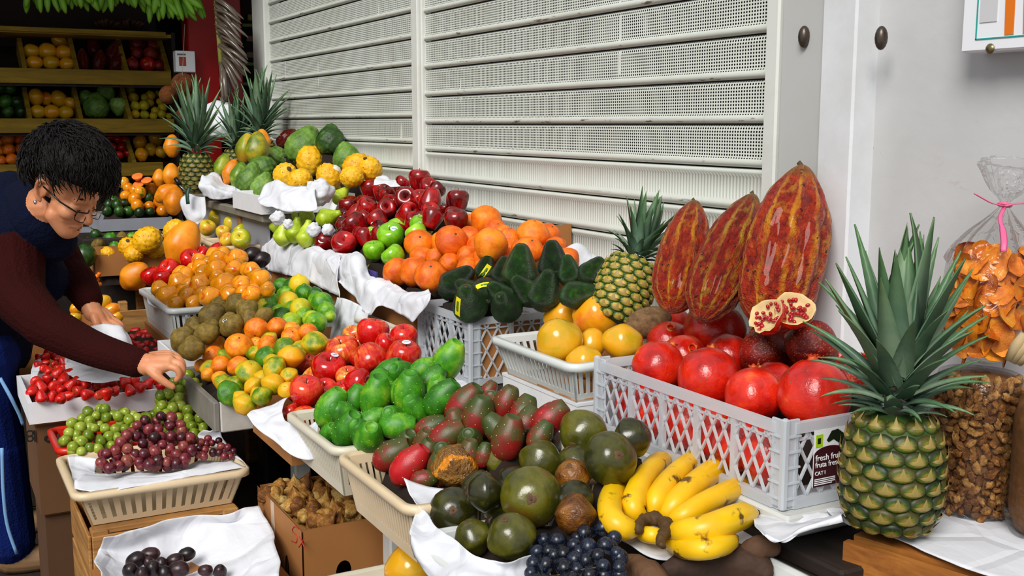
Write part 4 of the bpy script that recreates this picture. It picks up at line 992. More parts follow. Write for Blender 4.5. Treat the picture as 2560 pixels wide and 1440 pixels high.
def pod(kind, top, bot, wpx, ttop, tbot, lab, spin):
    a, b_ = od(*top, ttop), od(*bot, tbot); c = (a+b_)/2; L = (a-b_).length/2
    q = (a-b_).normalized().to_track_quat('Z', 'Y') @ Quaternion((0, 0, 1), math.radians(spin)); wr_ = wpx/2/F_PX*depth(c)
    o = put(kind, c, 1, q, (wr_/.49, wr_/.49, L), name='cacao_pod'); tag(o, lab, 'cacao pod', 'large cacao pods against the shutter'); return o
pod('cacao_pod', (1738, 503), (1678, 778), 128, 2.16, 2.02, 'smallest of three red cacao pods, left, with yellow ridges', 10)
pod('cacao_pod2', (1885, 487), (1752, 800), 142, 2.08, 1.96, 'middle of three red cacao pods with yellow-green ridges', 25)
pod('cacao_pod', (2008, 414), (1925, 830), 205, 1.97, 1.90, 'largest red cacao pod leaning on the grey post', 5)
cs = part('riser_box', bbox(-1.70, -1.45, -.16, -.058, .70, .86), M_dkwood, None, False)
bpy.data.objects.remove(cs)

PL = slope(-.44, 1.0, .42)
G = 'mixed fruit on the raised shelf'
pile('cherimoya', PL, [K5(1010, 375, 52, k='cacao_far', a=45, cat='cacao pod', nm='cacao_pod', s=(2, 2, 1.7), lab='dark red cacao pod behind the large green cherimoya'),
    K5(1340, 390, 102, k='dark_cherimoya', a=180, tl=10, nm='cherimoya', lab='dark green cherimoya against the perforated shutter'),
    K5(700, 465, 70, k='green_papaya', a=10, s=(1, 1, 1.0), nm='papaya', cat='papaya', t=4.55, lab='green papaya half hidden behind a yellow papaya'), K5(835, 400, 52, k='orange_papaya', a=-10, nm='papaya', cat='papaya', t=4.6, lab='orange papaya tip behind the yellow papaya'),
    K5(785, 470, 84, k='papaya', a=4, s=(1, 1, .95), cat='papaya', t=4.46, lab='upright yellow papaya in front of the pineapple crowns'),
    K5(1460, 520, 98, a=170, lab='green cherimoya right of the white foam net'), K5(1150, 440, 135, a=200, lab='largest green cherimoya, behind the yellow pitahayas'),
    K5(920, 520, 75, a=90, lab='green cherimoya left of the largest one'), K5(830, 600, 90, a=120, lab='green cherimoya in the middle of the raised shelf'),
    K5(525, 600, 62, k='green_papaya', a=16, tl=0, nm='papaya', cat='papaya', t=4.42, lab='leftmost of three leaning yellow-green papayas'), K5(590, 640, 60, k='orange_papaya', a=18, nm='papaya', cat='papaya', t=4.36, lab='middle of three leaning yellow-green papayas'), K5(650, 660, 60, k='green_papaya', a=18, nm='papaya', cat='papaya', t=4.3, lab='right one of three leaning yellow-green papayas'),
    K5(735, 690, 92, a=195, s=(1, 1, 1.25), t=4.2, lab='long green cherimoya leaning over the shelf edge'), K5(830, 740, 80, a=200, s=(1, 1, 1.2), t=4.1, lab='green cherimoya hanging over the white paper edge')],
    'green cherimoya', 'cherimoya', G, overlap=.8, bed=(fs, .995))
# white foam tray of yellow pitahayas
ft = carton('white foam tray of yellow pitahayas in front of the cherimoyas', -4.05, -3.68, -.47, -.13, .996, 1.058, M_foam, .012, name='foam_tray', cat='tray')
PL = slope(-.44, 1.03, .25)
pile('pitahaya', PL, [K5(1350, 600, 62, k='foam_net', lab='white foam fruit net among the yellow pitahayas', cat='foam net') if 'foam_net' in LIB else K5(1600, 600, 60), K5(1640, 610, 80), K5(1540, 590, 92, a=70), K5(1185, 548, 95, a=5, tl=10), K5(1000, 655, 85), K5(1500, 665, 75, a=80), K5(1325, 665, 84), K5(1110, 690, 78, a=70)],
     'yellow bumpy pitahaya', 'pitahaya', 'pitahayas in the foam tray', where='in the foam tray', overlap=.8, bed=(ft, .996, M_foam))
fn = part('foam_net', xf(jitter(lathe([(0, .5), (.5, .45), (.85, .2), (1, -.3), (.9, -.8)], 18), .1, 2), Matrix.Translation(od(828, 425, 3.78)) @ Matrix.Scale(.034, 4)), M_foam); tag(fn, 'white foam fruit net among the yellow pitahayas', 'net'); solid(fn, .003)
paper('white paper bunched at the left corner of the raised shelf', [[od(512, 440, 4.35), od(535, 432, 4.4), od(560, 455, 4.35), od(590, 470, 4.3)], [od(495, 462, 4.28), od(530, 465, 4.25), od(565, 478, 4.25), od(592, 482, 4.2)], [od(505, 492, 4.3), od(540, 498, 4.25), od(565, 500, 4.25), od(592, 488, 4.2)]], 26, 18, .016, 16)
paper('white paper strip along the raised shelf edge', [[od(592, 470, 4.15), od(620, 490, 4.0), od(650, 500, 3.85), od(690, 520, 3.7)], [od(588, 486, 4.12), od(615, 505, 3.95), od(650, 522, 3.8), od(690, 540, 3.65)]], 24, 8, .012, 16)
paper('white paper draped from the foam tray over the shelf', [[od(640, 490, 3.72), od(668, 458, 3.75), od(700, 455, 3.7), od(740, 470, 3.65), od(790, 462, 3.6)], [od(645, 500, 3.66), od(675, 485, 3.68), od(705, 480, 3.62), od(745, 492, 3.58), od(790, 490, 3.55)], [od(660, 510, 3.62), od(690, 520, 3.6), od(715, 530, 3.56), od(750, 530, 3.52), od(790, 520, 3.5)]], 36, 18, .014, 14)
paper('white paper at the right end of the foam tray', [[od(940, 440, 3.52), od(965, 436, 3.54), od(990, 448, 3.5)], [od(935, 462, 3.45), od(965, 462, 3.45), od(1000, 466, 3.42)]], 18, 10, .01, 16)
# ================================================================== lower tier
K2 = lambda cx, cy, r_, **k: (680+cx/3, 780+cy/3, r_/3, k)
K9 = lambda cx, cy, r_, **k: (900+cx/3, 960+cy/3, r_/3, k)
K6 = lambda cx, cy, r_, **k: (340+cx/3, 560+cy/3, r_/3, k)
# ---- green prickly pears (ivory basket) and red prickly pears (beige basket)
gb = basket('ivory basket of green prickly pears at the front edge', -2.16, -1.87, -.845, -.47, .61, .705, M_ivory, pitch=.0095, slot=.45, taper=.015)
PL = slope(-.84, .668, .50)
pile('green_prickly_pear', PL, [(1057, 922, 25, dict(a=60)), K2(1320, 370, 112, a=28, tl=15), K2(1190, 520, 90, a=40), K2(870, 460, 92, a=50, tl=15), K2(620, 662, 80, a=20), K2(1270, 648, 108, a=42, tl=10),
    K2(1030, 612, 118, a=6, tl=25), K2(780, 642, 115, a=12, tl=20), K2(430, 915, 70), K2(745, 815, 85, a=60), K2(940, 852, 96, a=86, tl=5), K2(440, 725, 110, a=28, tl=10), K2(725, 945, 108, a=20, tl=50), K2(565, 882, 108, a=28, tl=30)],
    'green prickly pear', 'prickly pear', 'green prickly pears', where='in the ivory basket', overlap=.86, name='prickly_pear', fill=.8, bed=(gb, .614))
rb = basket('beige basket of red prickly pears at the front edge', -1.845, -1.53, -.845, -.47, .60, .70, M_beige, pitch=.0105, slot=.4, taper=.018)
PL = slope(-.84, .648, .48)
pile('red_prickly_pear', PL, [K2(1620, 600, 60, a=30), K2(1750, 692, 96, a=22, tl=10), K9(1420, 262, 108, a=48, tl=5), K2(1440, 702, 118, a=36, tl=10), K2(1190, 872, 90, a=62, tl=5), K9(1350, 395, 86, a=30), K2(1545, 800, 118, a=14, tl=15), K2(1770, 952, 120, a=14, tl=12),
    K2(1310, 932, 106, a=58, tl=5), K2(1590, 1075, 64, a=10), K2(900, 1072, 106, a=58, tl=5), K2(1140, 1255, 70, a=80), K2(1030, 1155, 118, a=40, tl=5, k='crimson_prickly_pear')],
    'red-green prickly pear', 'prickly pear', 'red prickly pears', where='in the beige basket', overlap=.84, name='prickly_pear', fill=.8, bed=(rb, .604))
# ---- lucumas
lbk = basket('white basket of olive-green lucumas lined with paper', -1.475, -1.06, -.86, -.45, .59, .675, M_wplast, pitch=.014)
PL = slope(-.84, .625, .42)
pile('lucuma', PL, [K9(1350, 400, 60), (1578, 1095, 49, dict(a=60, tl=30)), (1462, 1082, 62, dict(a=230, tl=50)), (1353, 1152, 54, dict(a=210, tl=40)), (1433, 1192, 44, dict(k='brown_lucuma', a=-20, tl=40)), (1525, 1147, 65, dict(a=40, tl=68)), (1243, 1262, 42), (1213, 1230, 47, dict(a=-90, tl=10)),
    (1437, 1284, 50, dict(k='brown_lucuma', a=180, tl=20)), (1138, 1168, 57, dict(k='split_lucuma', a=0, tl=30, lab='split brown lucuma showing orange flesh, on red prickly pears', nm='lucuma')), (1327, 1242, 72, dict(a=-5, tl=84, s=(1, 1, .95))), (1133, 1279, 57, dict(a=10, tl=75)), (1183, 1345, 46), (1280, 1345, 61, dict(a=-20, tl=25))],
    'olive-green lucuma', 'lucuma', 'lucumas in the white basket', where='in the white basket', overlap=.84, name='lucuma', fill=.8, bed=(lbk, .594))
paper('white paper lining the lucuma basket and folded over its edge', [[od(1010, 1196, 1.80), od(1060, 1215, 1.80), od(1110, 1226, 1.80), od(1112, 1240, 1.8), od(1110, 1255, 1.80)], [od(1030, 1240, 1.76), od(1050, 1260, 1.75), od(1075, 1275, 1.76), od(1085, 1290, 1.77), od(1092, 1300, 1.78)], [od(1048, 1268, 1.72), od(1060, 1282, 1.72), od(1080, 1300, 1.73), od(1090, 1320, 1.74), od(1094, 1330, 1.74)]], 20, 20, .006, 16)
paper('white paper hanging over the front of the lucuma basket', [[oz(1062, 1275, .70), oz(1100, 1320, .70), oz(1150, 1362, .70), oz(1200, 1392, .70), oz(1260, 1408, .70), oz(1325, 1385, .690), oz(1395, 1355, .672)], [oz(1040, 1285, .69), oz(1085, 1345, .69), oz(1140, 1395, .69), oz(1200, 1425, .69), oz(1270, 1440, .685), oz(1318, 1420, .675), oz(1380, 1385, .655)],
    [oy(1028, 1330, -.875), oy(1065, 1400, -.88), oy(1120, 1450, -.885), oy(1190, 1490, -.89), oy(1280, 1510, -.885), od(1322, 1470, 1.50), od(1370, 1430, 1.58)], [oy(1030, 1390, -.88), oy(1075, 1450, -.885), oy(1130, 1520, -.89), oy(1210, 1570, -.895), oy(1290, 1580, -.89), od(1326, 1510, 1.48), od(1365, 1480, 1.55)]], 60, 30, .011, 16)
# ---- apples in a paper lined box
ab = carton('shallow cardboard box lined with white paper holding red and yellow apples', -2.48, -2.18, -.84, -.47, .587, .672)
PL = slope(-.83, .628, .52)
pile('apple', PL, [K2(600, 165, 66, k='yellow_apple', nm='apple', adj='yellow-green apple'), K2(850, 245, 82, k='red_apple', nm='apple'), K2(990, 192, 100, k='red_apple', nm='apple', a=0, tl=20), K2(755, 157, 118, k='red_apple', nm='apple', a=10, tl=5), K2(535, 302, 122, a=-10, tl=30), K2(995, 328, 118, k='apple', a=10, tl=20, st=[(.15, -.85)]), K2(735, 352, 124, a=150, tl=20),
    K2(150, 520, 66), K2(270, 372, 96, a=20, tl=45), K2(400, 590, 90, k='red_apple', nm='apple'), K2(540, 590, 80, k='red_apple', nm='apple'), K2(645, 527, 102, k='red_apple', nm='apple', a=90, tl=20, st=[(.85, .05)]), K2(425, 430, 126, k='red_apple', nm='apple', a=10, tl=30, st=[(.4, -.85)]), K2(255, 597, 120, k='red_apple', nm='apple', a=10, tl=25), K2(150, 762, 82, st=[(-.5, .5)]), K2(245, 795, 88, st=[(.6, -.4)])],
    'red-yellow apple', 'apple', 'apples in the paper-lined box', where='in the paper-lined box', overlap=.86, fill=.8, bed=(ab, .592))
paper('white paper folded over the front corner of the apple box', [[od(724, 992, 2.40), od(708, 1008, 2.36), od(703, 1030, 2.33), od(722, 1062, 2.29), od(750, 1072, 2.26), od(790, 1052, 2.24)], [od(655, 1010, 2.38), od(662, 1040, 2.33), od(680, 1068, 2.29), od(712, 1092, 2.25), od(752, 1100, 2.22), od(795, 1078, 2.20)],
    [od(622, 1036, 2.34), od(645, 1075, 2.30), od(695, 1110, 2.25), od(728, 1138, 2.22), od(758, 1146, 2.20), od(802, 1138, 2.17)]], 44, 22, .012, 16)
# ---- mandarins and small oranges in a worn white box
tbx = empty('wooden_box', (-2.6, -.72, .56)); tag(tbx, 'worn white wooden box of small oranges and green mandarins', 'box')
M_wbox = flat('worn white paint over wood', '#d8d6d2', .6, nz=(12, '#8f887c')); M_wbox2 = flat('weathered shaded board', '#8a867e', .7, nz=(14, '#5a554c'))  # second board's grey mixes weathering with the shade on the aisle side
part('aisle_board', bbox(-2.92, -2.50, -.925, -.910, .59, .662, .003), M_wbox2, tbx, False)
part('near_board', bbox(-2.512, -2.497, -.91, -.50, .588, .662, .003), M_wbox, tbx, False)
part('far_board', bbox(-2.92, -2.905, -.91, -.50, .632, .662, .003), M_wbox2, tbx, False)
part('wall_board', bbox(-2.92, -2.50, -.50, -.485, .632, .662, .003), M_wbox2, tbx, False)
PL = slope(-.90, .635, .58)
pile('mandarin', PL, [K6(1170, 795, 62, k='small_orange', nm='small_orange', cat='orange', adj='small orange'), K6(1290, 812, 68, k='small_orange', nm='small_orange', cat='orange', adj='small orange'), K6(1060, 772, 72, k='small_orange', nm='small_orange', cat='orange', adj='small orange'), K6(910, 788, 92, k='small_orange', nm='small_orange', cat='orange', adj='small orange', a=180, tl=60),
    K6(1170, 852, 78, k='small_orange', nm='small_orange', cat='orange', adj='small orange'), K6(1340, 892, 98, a=0, tl=20), K6(900, 905, 55, k='small_orange', nm='small_orange', cat='orange', adj='small orange'), K6(600, 912, 76, k='small_orange', nm='small_orange', cat='orange', adj='small orange'), K6(990, 912, 76, k='small_orange', nm='small_orange', cat='orange', adj='small orange'), K6(770, 922, 100, k='small_orange', nm='small_orange', cat='orange', adj='small orange'),
    K6(1110, 922, 78, k='mandarin'), K6(965, 992, 78, k='green_mandarin', nm='mandarin', adj='green mandarin', s=(1, 1, .85)), K6(580, 992, 76, k='small_orange', nm='small_orange', cat='orange', adj='small orange'), K6(1165, 992, 96, a=10, tl=10), K6(490, 1068, 52, k='small_orange', nm='small_orange', cat='orange', adj='small orange'), K6(640, 1062, 74, k='small_orange', nm='small_orange', cat='orange', adj='small orange'), K6(770, 1072, 80, k='small_orange', nm='small_orange', cat='orange', adj='small orange'), K6(1040, 1082, 94),
    K6(545, 1132, 56, k='small_orange', nm='small_orange', cat='orange', adj='small orange'), K6(630, 1165, 62, k='small_orange', nm='small_orange', cat='orange', adj='small orange'), K6(850, 1112, 100, k='mandarin', a=20, tl=30), K6(1030, 1202, 90, k='mandarin', a=200, tl=20), K6(880, 1215, 72), K6(660, 1192, 74), K6(1130, 1245, 64), K6(945, 1292, 80), K6(700, 1272, 98, k='green_mandarin', nm='mandarin', adj='green mandarin', a=60, tl=30), K6(815, 1355, 88)],
    'green-yellow mandarin', 'mandarin', 'mandarins and small oranges', where='in the white box', overlap=.86, fill=.8, bed=(tbx, .634))
# ---- kiwis
kb = carton('shallow white tray of kiwis', -3.10, -2.94, -.935, -.60, .632, .705, M_foam, .006, name='foam_tray', cat='tray')
PL = slope(-.93, .69, .42)
pile('kiwi', PL, [K6(960, 685, 58, a=60), K6(620, 612, 62, a=30), K6(755, 602, 78, a=52, tl=10), K6(835, 652, 74, a=40), K6(570, 702, 96, a=40, tl=20, st=[(.35, .35)]), K6(420, 765, 54, a=60, st=[(.2, -.2)]), K6(720, 762, 78, a=50, st=[(-.5, -.5)]), K6(530, 822, 78, a=75, tl=5), K6(350, 862, 84, a=40, tl=10), K6(415, 942, 80, a=80, tl=5)],
     'brown kiwi', 'kiwi', 'kiwis in the tray', where='in the white tray', overlap=.84, fill=.8, bed=(kb, .637))
# ---- limes
lt = carton('cardboard tray of limes under the hanging papers', -3.12, -2.94, -.585, -.435, .632, .73)
PL = slope(-.60, .735, .45)
pile('lime', PL, [K6(1345, 532, 58, adj='dark green lime'), K6(1090, 472, 66, adj='green lime'), K6(1225, 456, 76, k='yellow_lime', adj='yellow lime', a=0, tl=20), K6(1450, 692, 48, adj='green lime'), K6(1395, 592, 80, adj='green lime', a=90), K6(1010, 592, 70, adj='green lime'), K6(930, 622, 60, k='yellow_lime', adj='yellow lime'), K6(1145, 587, 78, k='yellow_lime', adj='yellow lime', a=80), K6(1235, 637, 80, k='yellow_lime', adj='yellow lime', a=150, tl=30), K6(1100, 692, 68, adj='green lime'), K6(1350, 742, 82, adj='dark green lime', a=0, tl=80), K6(1165, 742, 78, adj='green lime', a=110)],
     'green lime', 'lime', 'limes between kiwis and hanging paper', where='beside the hanging paper', overlap=.84, name='lime', ymax=None, fill=.8, bed=(lt, .637))
# ---- granadillas and red fruit in a white basket
grb = basket('white slotted basket of orange granadillas', -3.66, -3.20, -.875, -.50, .665, .77, M_wplast, pitch=.015, taper=.012)
rz = carton('flat carton lifting the white granadilla basket', -3.66, -3.2, -.87, -.5, .632, .662)
part('lid', lbox(-3.66, -3.2, -.87, -.5, .657, .663), M_card, rz, False)
PL = slope(-.87, .725, .50)
rd = lambda cx, cy, r_, **k: K6(cx, cy, r_, k='red_apple', nm='red_fruit', cat='fruit', adj='red round fruit', **k)
pile('granadilla', PL, [rd(605, 197, 56), rd(500, 222, 52), K6(620, 272, 72), K6(755, 262, 76, a=80), rd(300, 290, 55), rd(405, 267, 76), K6(870, 352, 62), K6(490, 332, 66), K6(740, 347, 68, a=0), K6(600, 347, 78, a=80), rd(255, 347, 82), K6(375, 392, 66), rd(115, 392, 72), rd(200, 412, 66), K6(935, 417, 72, a=50), K6(800, 457, 64),
    K6(320, 442, 74), K6(480, 462, 76), K6(650, 452, 80, a=85), K6(985, 492, 56), K6(700, 532, 60, adj='reddish granadilla'), K6(870, 527, 68, a=70), K6(180, 492, 64), K6(555, 547, 76, a=80), K6(385, 547, 68), K6(430, 592, 56), K6(300, 600, 58), K6(235, 542, 78, a=60)],
    'orange granadilla', 'granadilla', 'granadillas in the white basket', where='in the slotted basket', overlap=.84, fill=.8, bed=(grb, .67))
paper('white paper folded over the corner of the granadilla basket', [[od(366, 740, 3.42), od(395, 752, 3.38), od(430, 762, 3.34), od(480, 768, 3.3)], [od(370, 756, 3.37), od(400, 770, 3.32), od(440, 785, 3.28), od(478, 786, 3.26)], [od(385, 766, 3.35), od(415, 785, 3.30), od(452, 812, 3.26), od(470, 795, 3.25)]], 26, 16, .008, 18)
for i, (px, py) in enumerate(((628, 638), (652, 650))):
    o = put('plum', od(px, py, 3.55), .026, orient(60, 0)); tag(o, ['dark plum behind the granadilla pile, left one', 'dark plum behind the granadilla pile, right one'][i], 'plum', 'dark plums behind granadillas')
# ---- beige baskets of yellow apples further back
bk1 = basket('beige basket of yellow apples behind the granadillas, nearer one', -4.16, -3.86, -.56, -.33, .80, .87, M_beige, pitch=.016, taper=.012)
ca = carton('brown carton under the beige apple baskets', -4.2, -3.75, -.62, -.45, .4, .797); part('lid', lbox(-4.2, -3.75, -.62, -.45, .793, .7985), M_card, ca, False)
K5 = lambda cx, cy, r_, **k: (380+cx/3, 220+cy/3, r_/3, k)
PL = slope(-.6, .83, .3)
pile('yellow_apple', PL, [K5(800, 1010, 45, k='red_apple', nm='apple'), K5(740, 1000, 48, k='red_apple', nm='apple'), K5(680, 975, 52), K5(560, 960, 50, k='red_apple', nm='apple'), K5(495, 975, 66), K5(595, 1020, 58), K5(665, 1070, 50), K5(415, 1050, 60), K5(535, 1085, 54), K5(570, 1145, 58), K5(668, 1135, 74, a=0, tl=60)],
     'yellow-red apple', 'apple', 'apples in the beige basket', where='in the far beige basket', overlap=.84, name='apple', ymax=None, bed=(bk1, .804))
bk2 = basket('beige basket rim with few apples behind the hanging towel', -4.75, -4.40, -.66, -.45, .78, .84, M_beige, pitch=.016, taper=.012)
# ---- base under paper: yellow fruit basket at the very bottom
yb = basket('cream basket with one yellow fruit at the bottom edge', -1.97, -1.60, -.845, -.70, .33, .415, M_ivory, pitch=.016)
yo = put('mango', od(1030, 1420, 1.93), .043, orient(70, 10)); tag(yo, 'yellow mango in the cream basket at the bottom edge', 'mango')
# ================================================================== pineapples
def m_eye():
    t = NT('pineapple eye'); s = t.sep(); rr = t.math('SQRT', t.math('ADD', t.math('MULTIPLY', s[0], s[0]), t.math('MULTIPLY', s[1], s[1])))
    n = t.noise(3.5, 3); rv = t.rnd()
    f = t.math('ADD', t.math('ADD', rr, t.math('MULTIPLY', t.math('SUBTRACT', n, .5), .5)), t.math('MULTIPLY', t.mapr(s[1], -.5, .6, -.28, .2), 1))
    c = t.ramp(f, [(.10, '#a87a44'), (.30, '#7d7420'), (.50, '#4a6416'), (.72, '#22420e'), (.95, '#0c1c08')])
    return t.set(t.mix(t.math('MULTIPLY', rv, .3), c, '#8a7424'), .5)
def m_eyey():
    t = NT('golden pineapple eye'); s = t.sep(); rr = t.math('SQRT', t.math('ADD', t.math('MULTIPLY', s[0], s[0]), t.math('MULTIPLY', s[1], s[1])))
    f = t.math('ADD', rr, t.math('MULTIPLY', t.math('SUBTRACT', t.noise(3.5, 3), .5), .5))
    return t.set(t.ramp(f, [(.15, '#c89048'), (.5, '#c8a040'), (.75, '#8a8a2a'), (.95, '#2c4a14')]), .5)
M_eye, M_eyey = m_eye(), m_eyey()
M_bract = flat('dry bract spike', '#b08a50', .6)
def eye_vf():
    V, Fc = [(0, .02, .34)], []; n = 12
    for j, (r_, z) in enumerate([(.22, .27), (.5, .30), (.8, .22), (1.0, 0), (1.04, -.15)]):
        for k in range(n):
            a = 2*math.pi*(k+.5)/n; hx = 1+.06*math.cos(6*a)
            V.append((r_*hx*math.cos(a), r_*hx*.92*math.sin(a), z+(.12 if j in (1, 2) and math.sin(a) < -.3 else 0)))
    for k in range(n): Fc.append((0, 1+k, 1+(k+1) % n))
    for j in range(4):
        for k in range(n): Fc.append((1+j*n+k, 1+(j+1)*n+k, 1+(j+1)*n+(k+1) % n, 1+j*n+(k+1) % n))
    return V, Fc
def spike_vf(): return [(-.92, -.18, .20), (-.34, -.52, .44), (.34, -.52, .44), (.92, -.18, .20), (.26, -.06, .50), (0, .95, .66), (-.26, -.06, .50), (0, -.2, .62)], [(0, 1, 7), (1, 2, 7), (2, 3, 7), (3, 4, 7), (4, 5, 7), (5, 6, 7), (6, 0, 7), (0, 6, 1), (3, 2, 4)]
EYE = [mesh('eye', eye_vf(), M_eye), mesh('eye', eye_vf(), M_eyey)]; SPK = mesh('bract', spike_vf(), flat('green-yellow bract', '#8e8a40', .55, nz=(2.5, '#a88450')))
def m_leaf():
    t = NT('pineapple leaf'); s = t.sep(); n = t.noise(3, 3); rv = t.rnd()
    c = t.ramp(t.math('ADD', t.math('MULTIPLY', n, .6), t.math('MULTIPLY', rv, .4)), [(.2, '#3c5a40'), (.5, '#64826a'), (.8, '#95a98a')])
    c = t.mix(t.mapr(s[2], .4, 1.0, 0, .5), c, '#5a8a34')
    return t.set(c, .42)
M_leaf = m_leaf()
def leaf_vf(bend, w0=.13):
    V, Fc = [], []; n = 9; p = Vector((0, 0, 0)); a = 0
    for k in range(n+1):
        s = k/n; w_ = w0*(1-s**1.6)*(1 if s > .05 else .9)+.002; a = bend*s*1.0
        if k: p = p+Vector((0, math.sin(a), math.cos(a)))/n
        nrm = Vector((0, math.cos(a), -math.sin(a)))
        V += [p+Vector((-w_, 0, 0))-nrm*w_*.35*-1, p+nrm*(-w_*.12), p+Vector((w_, 0, 0))-nrm*w_*.35*-1, p+nrm*(-w_*.12-.012)]
    for k in range(n):
        b = 4*k
        Fc += [(b, b+1, b+5, b+4), (b+1, b+2, b+6, b+5), (b+2, b+3, b+7, b+6), (b+3, b, b+4, b+7)]
    return V, Fc
LEAF = [mesh('leaf', leaf_vf(b_), M_leaf) for b_ in (-.5, .15, .5, .9, 1.4)]
def pineapple(label, base, axis, r_, h, crown, rows=9, around=12, nl=46, golden=False, spin=0, wid=1.0, seed=1):
    q = Vector(axis).normalized().to_track_quat('Z', 'Y') @ Quaternion((0, 0, 1), math.radians(spin))
    e = empty('pineapple', base); e.rotation_mode = 'QUATERNION'; e.rotation_quaternion = q; tag(e, label, 'pineapple', 'pineapples'); rs = random.Random(seed)
    prof = [(0, 0), (.55, .0), (.80, .06), (.96, .22), (1.0, .45), (.97, .68), (.84, .87), (.6, .97), (.3, 1.0), (0, 1.0)]
    body = prof_from(prof, 24)
    link('body', mesh('body', lathe([(a*r_*.97, b*h) for a, b in body], 24), flat('pineapple rind base', '#1c3410', .6, nz=(40, '#3a5a18'))), e, loc=(0, 0, 0))
    def rad(z):
        for (ra, za), (rb, zb) in zip(body, body[1:]):
            if za <= z <= zb and zb > za: return ra+(rb-ra)*(z-za)/(zb-za)
        return .5
    for j in range(rows):
        z = (j+.55)/rows*.98; rr_ = rad(z); nrm_z = (rad(min(.99, z+.03))-rad(max(.01, z-.03)))/.06*r_/h
        na = around
        for k in range(na):
            a = 2*math.pi*(k+.5*(j % 2)+.06*j)/na
            d = Vector((math.cos(a), math.sin(a), -nrm_z)).normalized(); p = Vector((rr_*r_*.985*math.cos(a), rr_*r_*.985*math.sin(a), z*h))
            u = Vector((-math.sin(a), math.cos(a), 0)); v = d.cross(u); M3 = Matrix((u, v, d)).transposed()
            sx = math.pi*rr_*r_/na*1.03; sy = h/rows*.60
            o = link('eye', EYE[1 if golden else 0], e, loc=p, scale=(sx, sy, min(sx, sy)*.95)); o.rotation_mode = 'QUATERNION'; o.rotation_quaternion = M3.to_quaternion()
            link('bract', SPK, o, loc=(0, 0, 0))
    for i in range(nl):
        s = i/(nl-1)               # 0 = outer low, 1 = inner high
        a = i*2.39996+rs.uniform(-.15, .15); L = crown*(.26+.58*min(1, s*1.2)**.8)*rs.uniform(.88, 1.1)
        lean = (.95*(1-s)**.8+.08)*rs.uniform(.85, 1.15)
        m = LEAF[min(4, max(0, int((1-s)*3.4+rs.uniform(0, 1.2))))] if s > .12 else LEAF[3]
        rr0 = r_*.32*(1-s*.6)
        o = link('leaf', m, e, loc=(rr0*math.cos(a), rr0*math.sin(a), h*.97+crown*.42*s), scale=(L*.92*wid*(1.15-.3*s), L, L))
        o.rotation_mode = 'QUATERNION'; o.rotation_quaternion = Quaternion((0, 0, 1), a-math.pi/2) @ Quaternion((1, 0, 0), -lean)
    return e
bp = oz(2222, 1318, .745)
pineapple('large green pineapple standing at the right beside the walnut bag', bp, (-.02, .03, 1), .0675, .166, .215, 8, 12, 72, spin=12, seed=3)
sb_ = od(1528, 808, 2.30)
pineapple('small golden pineapple leaning behind the mangoes beside the cacao pods', sb_, (od(1590, 640, 2.33)-sb_), .0635, .150, .125, 9, 13, 52, golden=True, spin=5, wid=1.15, seed=5)
pA = od(492, 482, 4.42); pineapple('nearest of the pineapples at the far end of the raised shelf', pA, (.05, .02, 1), .066, .16, .25, 9, 12, 50, seed=8, wid=.8)
pB = od(588, 445, 4.95); pineapple('pineapple behind the upright yellow papaya', pB, (.03, .05, 1), .06, .13, .22, 8, 12, 40, seed=11, wid=.8)
pC = od(652, 420, 4.82); pineapple('pineapple crown standing against the shutter end post', pC, (.02, .03, 1), .065, .13, .25, 8, 12, 46, seed=14, wid=.85)

# ================================================================== bananas
def m_ban():
    t = NT('ripe banana peel'); n = t.noise(22, 3); s = t.noise(1, 5, .7, t.stretch(60, 60, 60))
    c = t.mix(t.mapr(t.noise(14, 2), .4, .7), '#f2c20c', '#e3ac0a'); c = t.mix(t.mapr(t.noise(24, 4, .6), .565, .63, 0, .92), c, '#4a2608')
    return t.set(c, .38)
M_ban = m_ban(); M_btip = flat('dark banana tip', '#2a1c0c', .8); M_bcrown = flat('brown banana crown', '#6a4a1a', .7, nz=(90, '#1c1008'))
def finger(pts, rmax, parent, mat, n=10, m=18, tipm=None, blunt=.16):
    P = catmull(pts, m); rad = []
    for k in range(m+1):
        s = k/m; rad.append(rmax*(min(1, .50+s*2.6) if s < .2 else 1)*(1 if s < .74 else max(blunt, 1-((s-.74)/.26)**2.0*(1-blunt*.5))))
    f = part('banana', tube(P, rad, n), mat, parent)
    tv = tube([P[-1]-(P[-1]-P[-2])*.3, P[-1], P[-1]+(P[-1]-P[-2]).normalized()*rmax*.38], [rmax*.28, rmax*.25, rmax*.18], 7)
    tp = part('tip', tv, tipm or M_btip); tp.parent = f; tp.location = (0, 0, 0)
    return f
bn = empty('banana_hand', oz(1630, 1313, .70)); tag(bn, 'hand of ripe yellow bananas lying on paper before the pomegranate crate', 'bananas')
KB = lambda pts, z0, z1: [oz(1340+x/3, 960+y/3, z0+(z1-z0)*(i/(len(pts)-1))+.022*math.sin(math.pi*i/(len(pts)-1))) for i, (x, y) in enumerate(pts)]
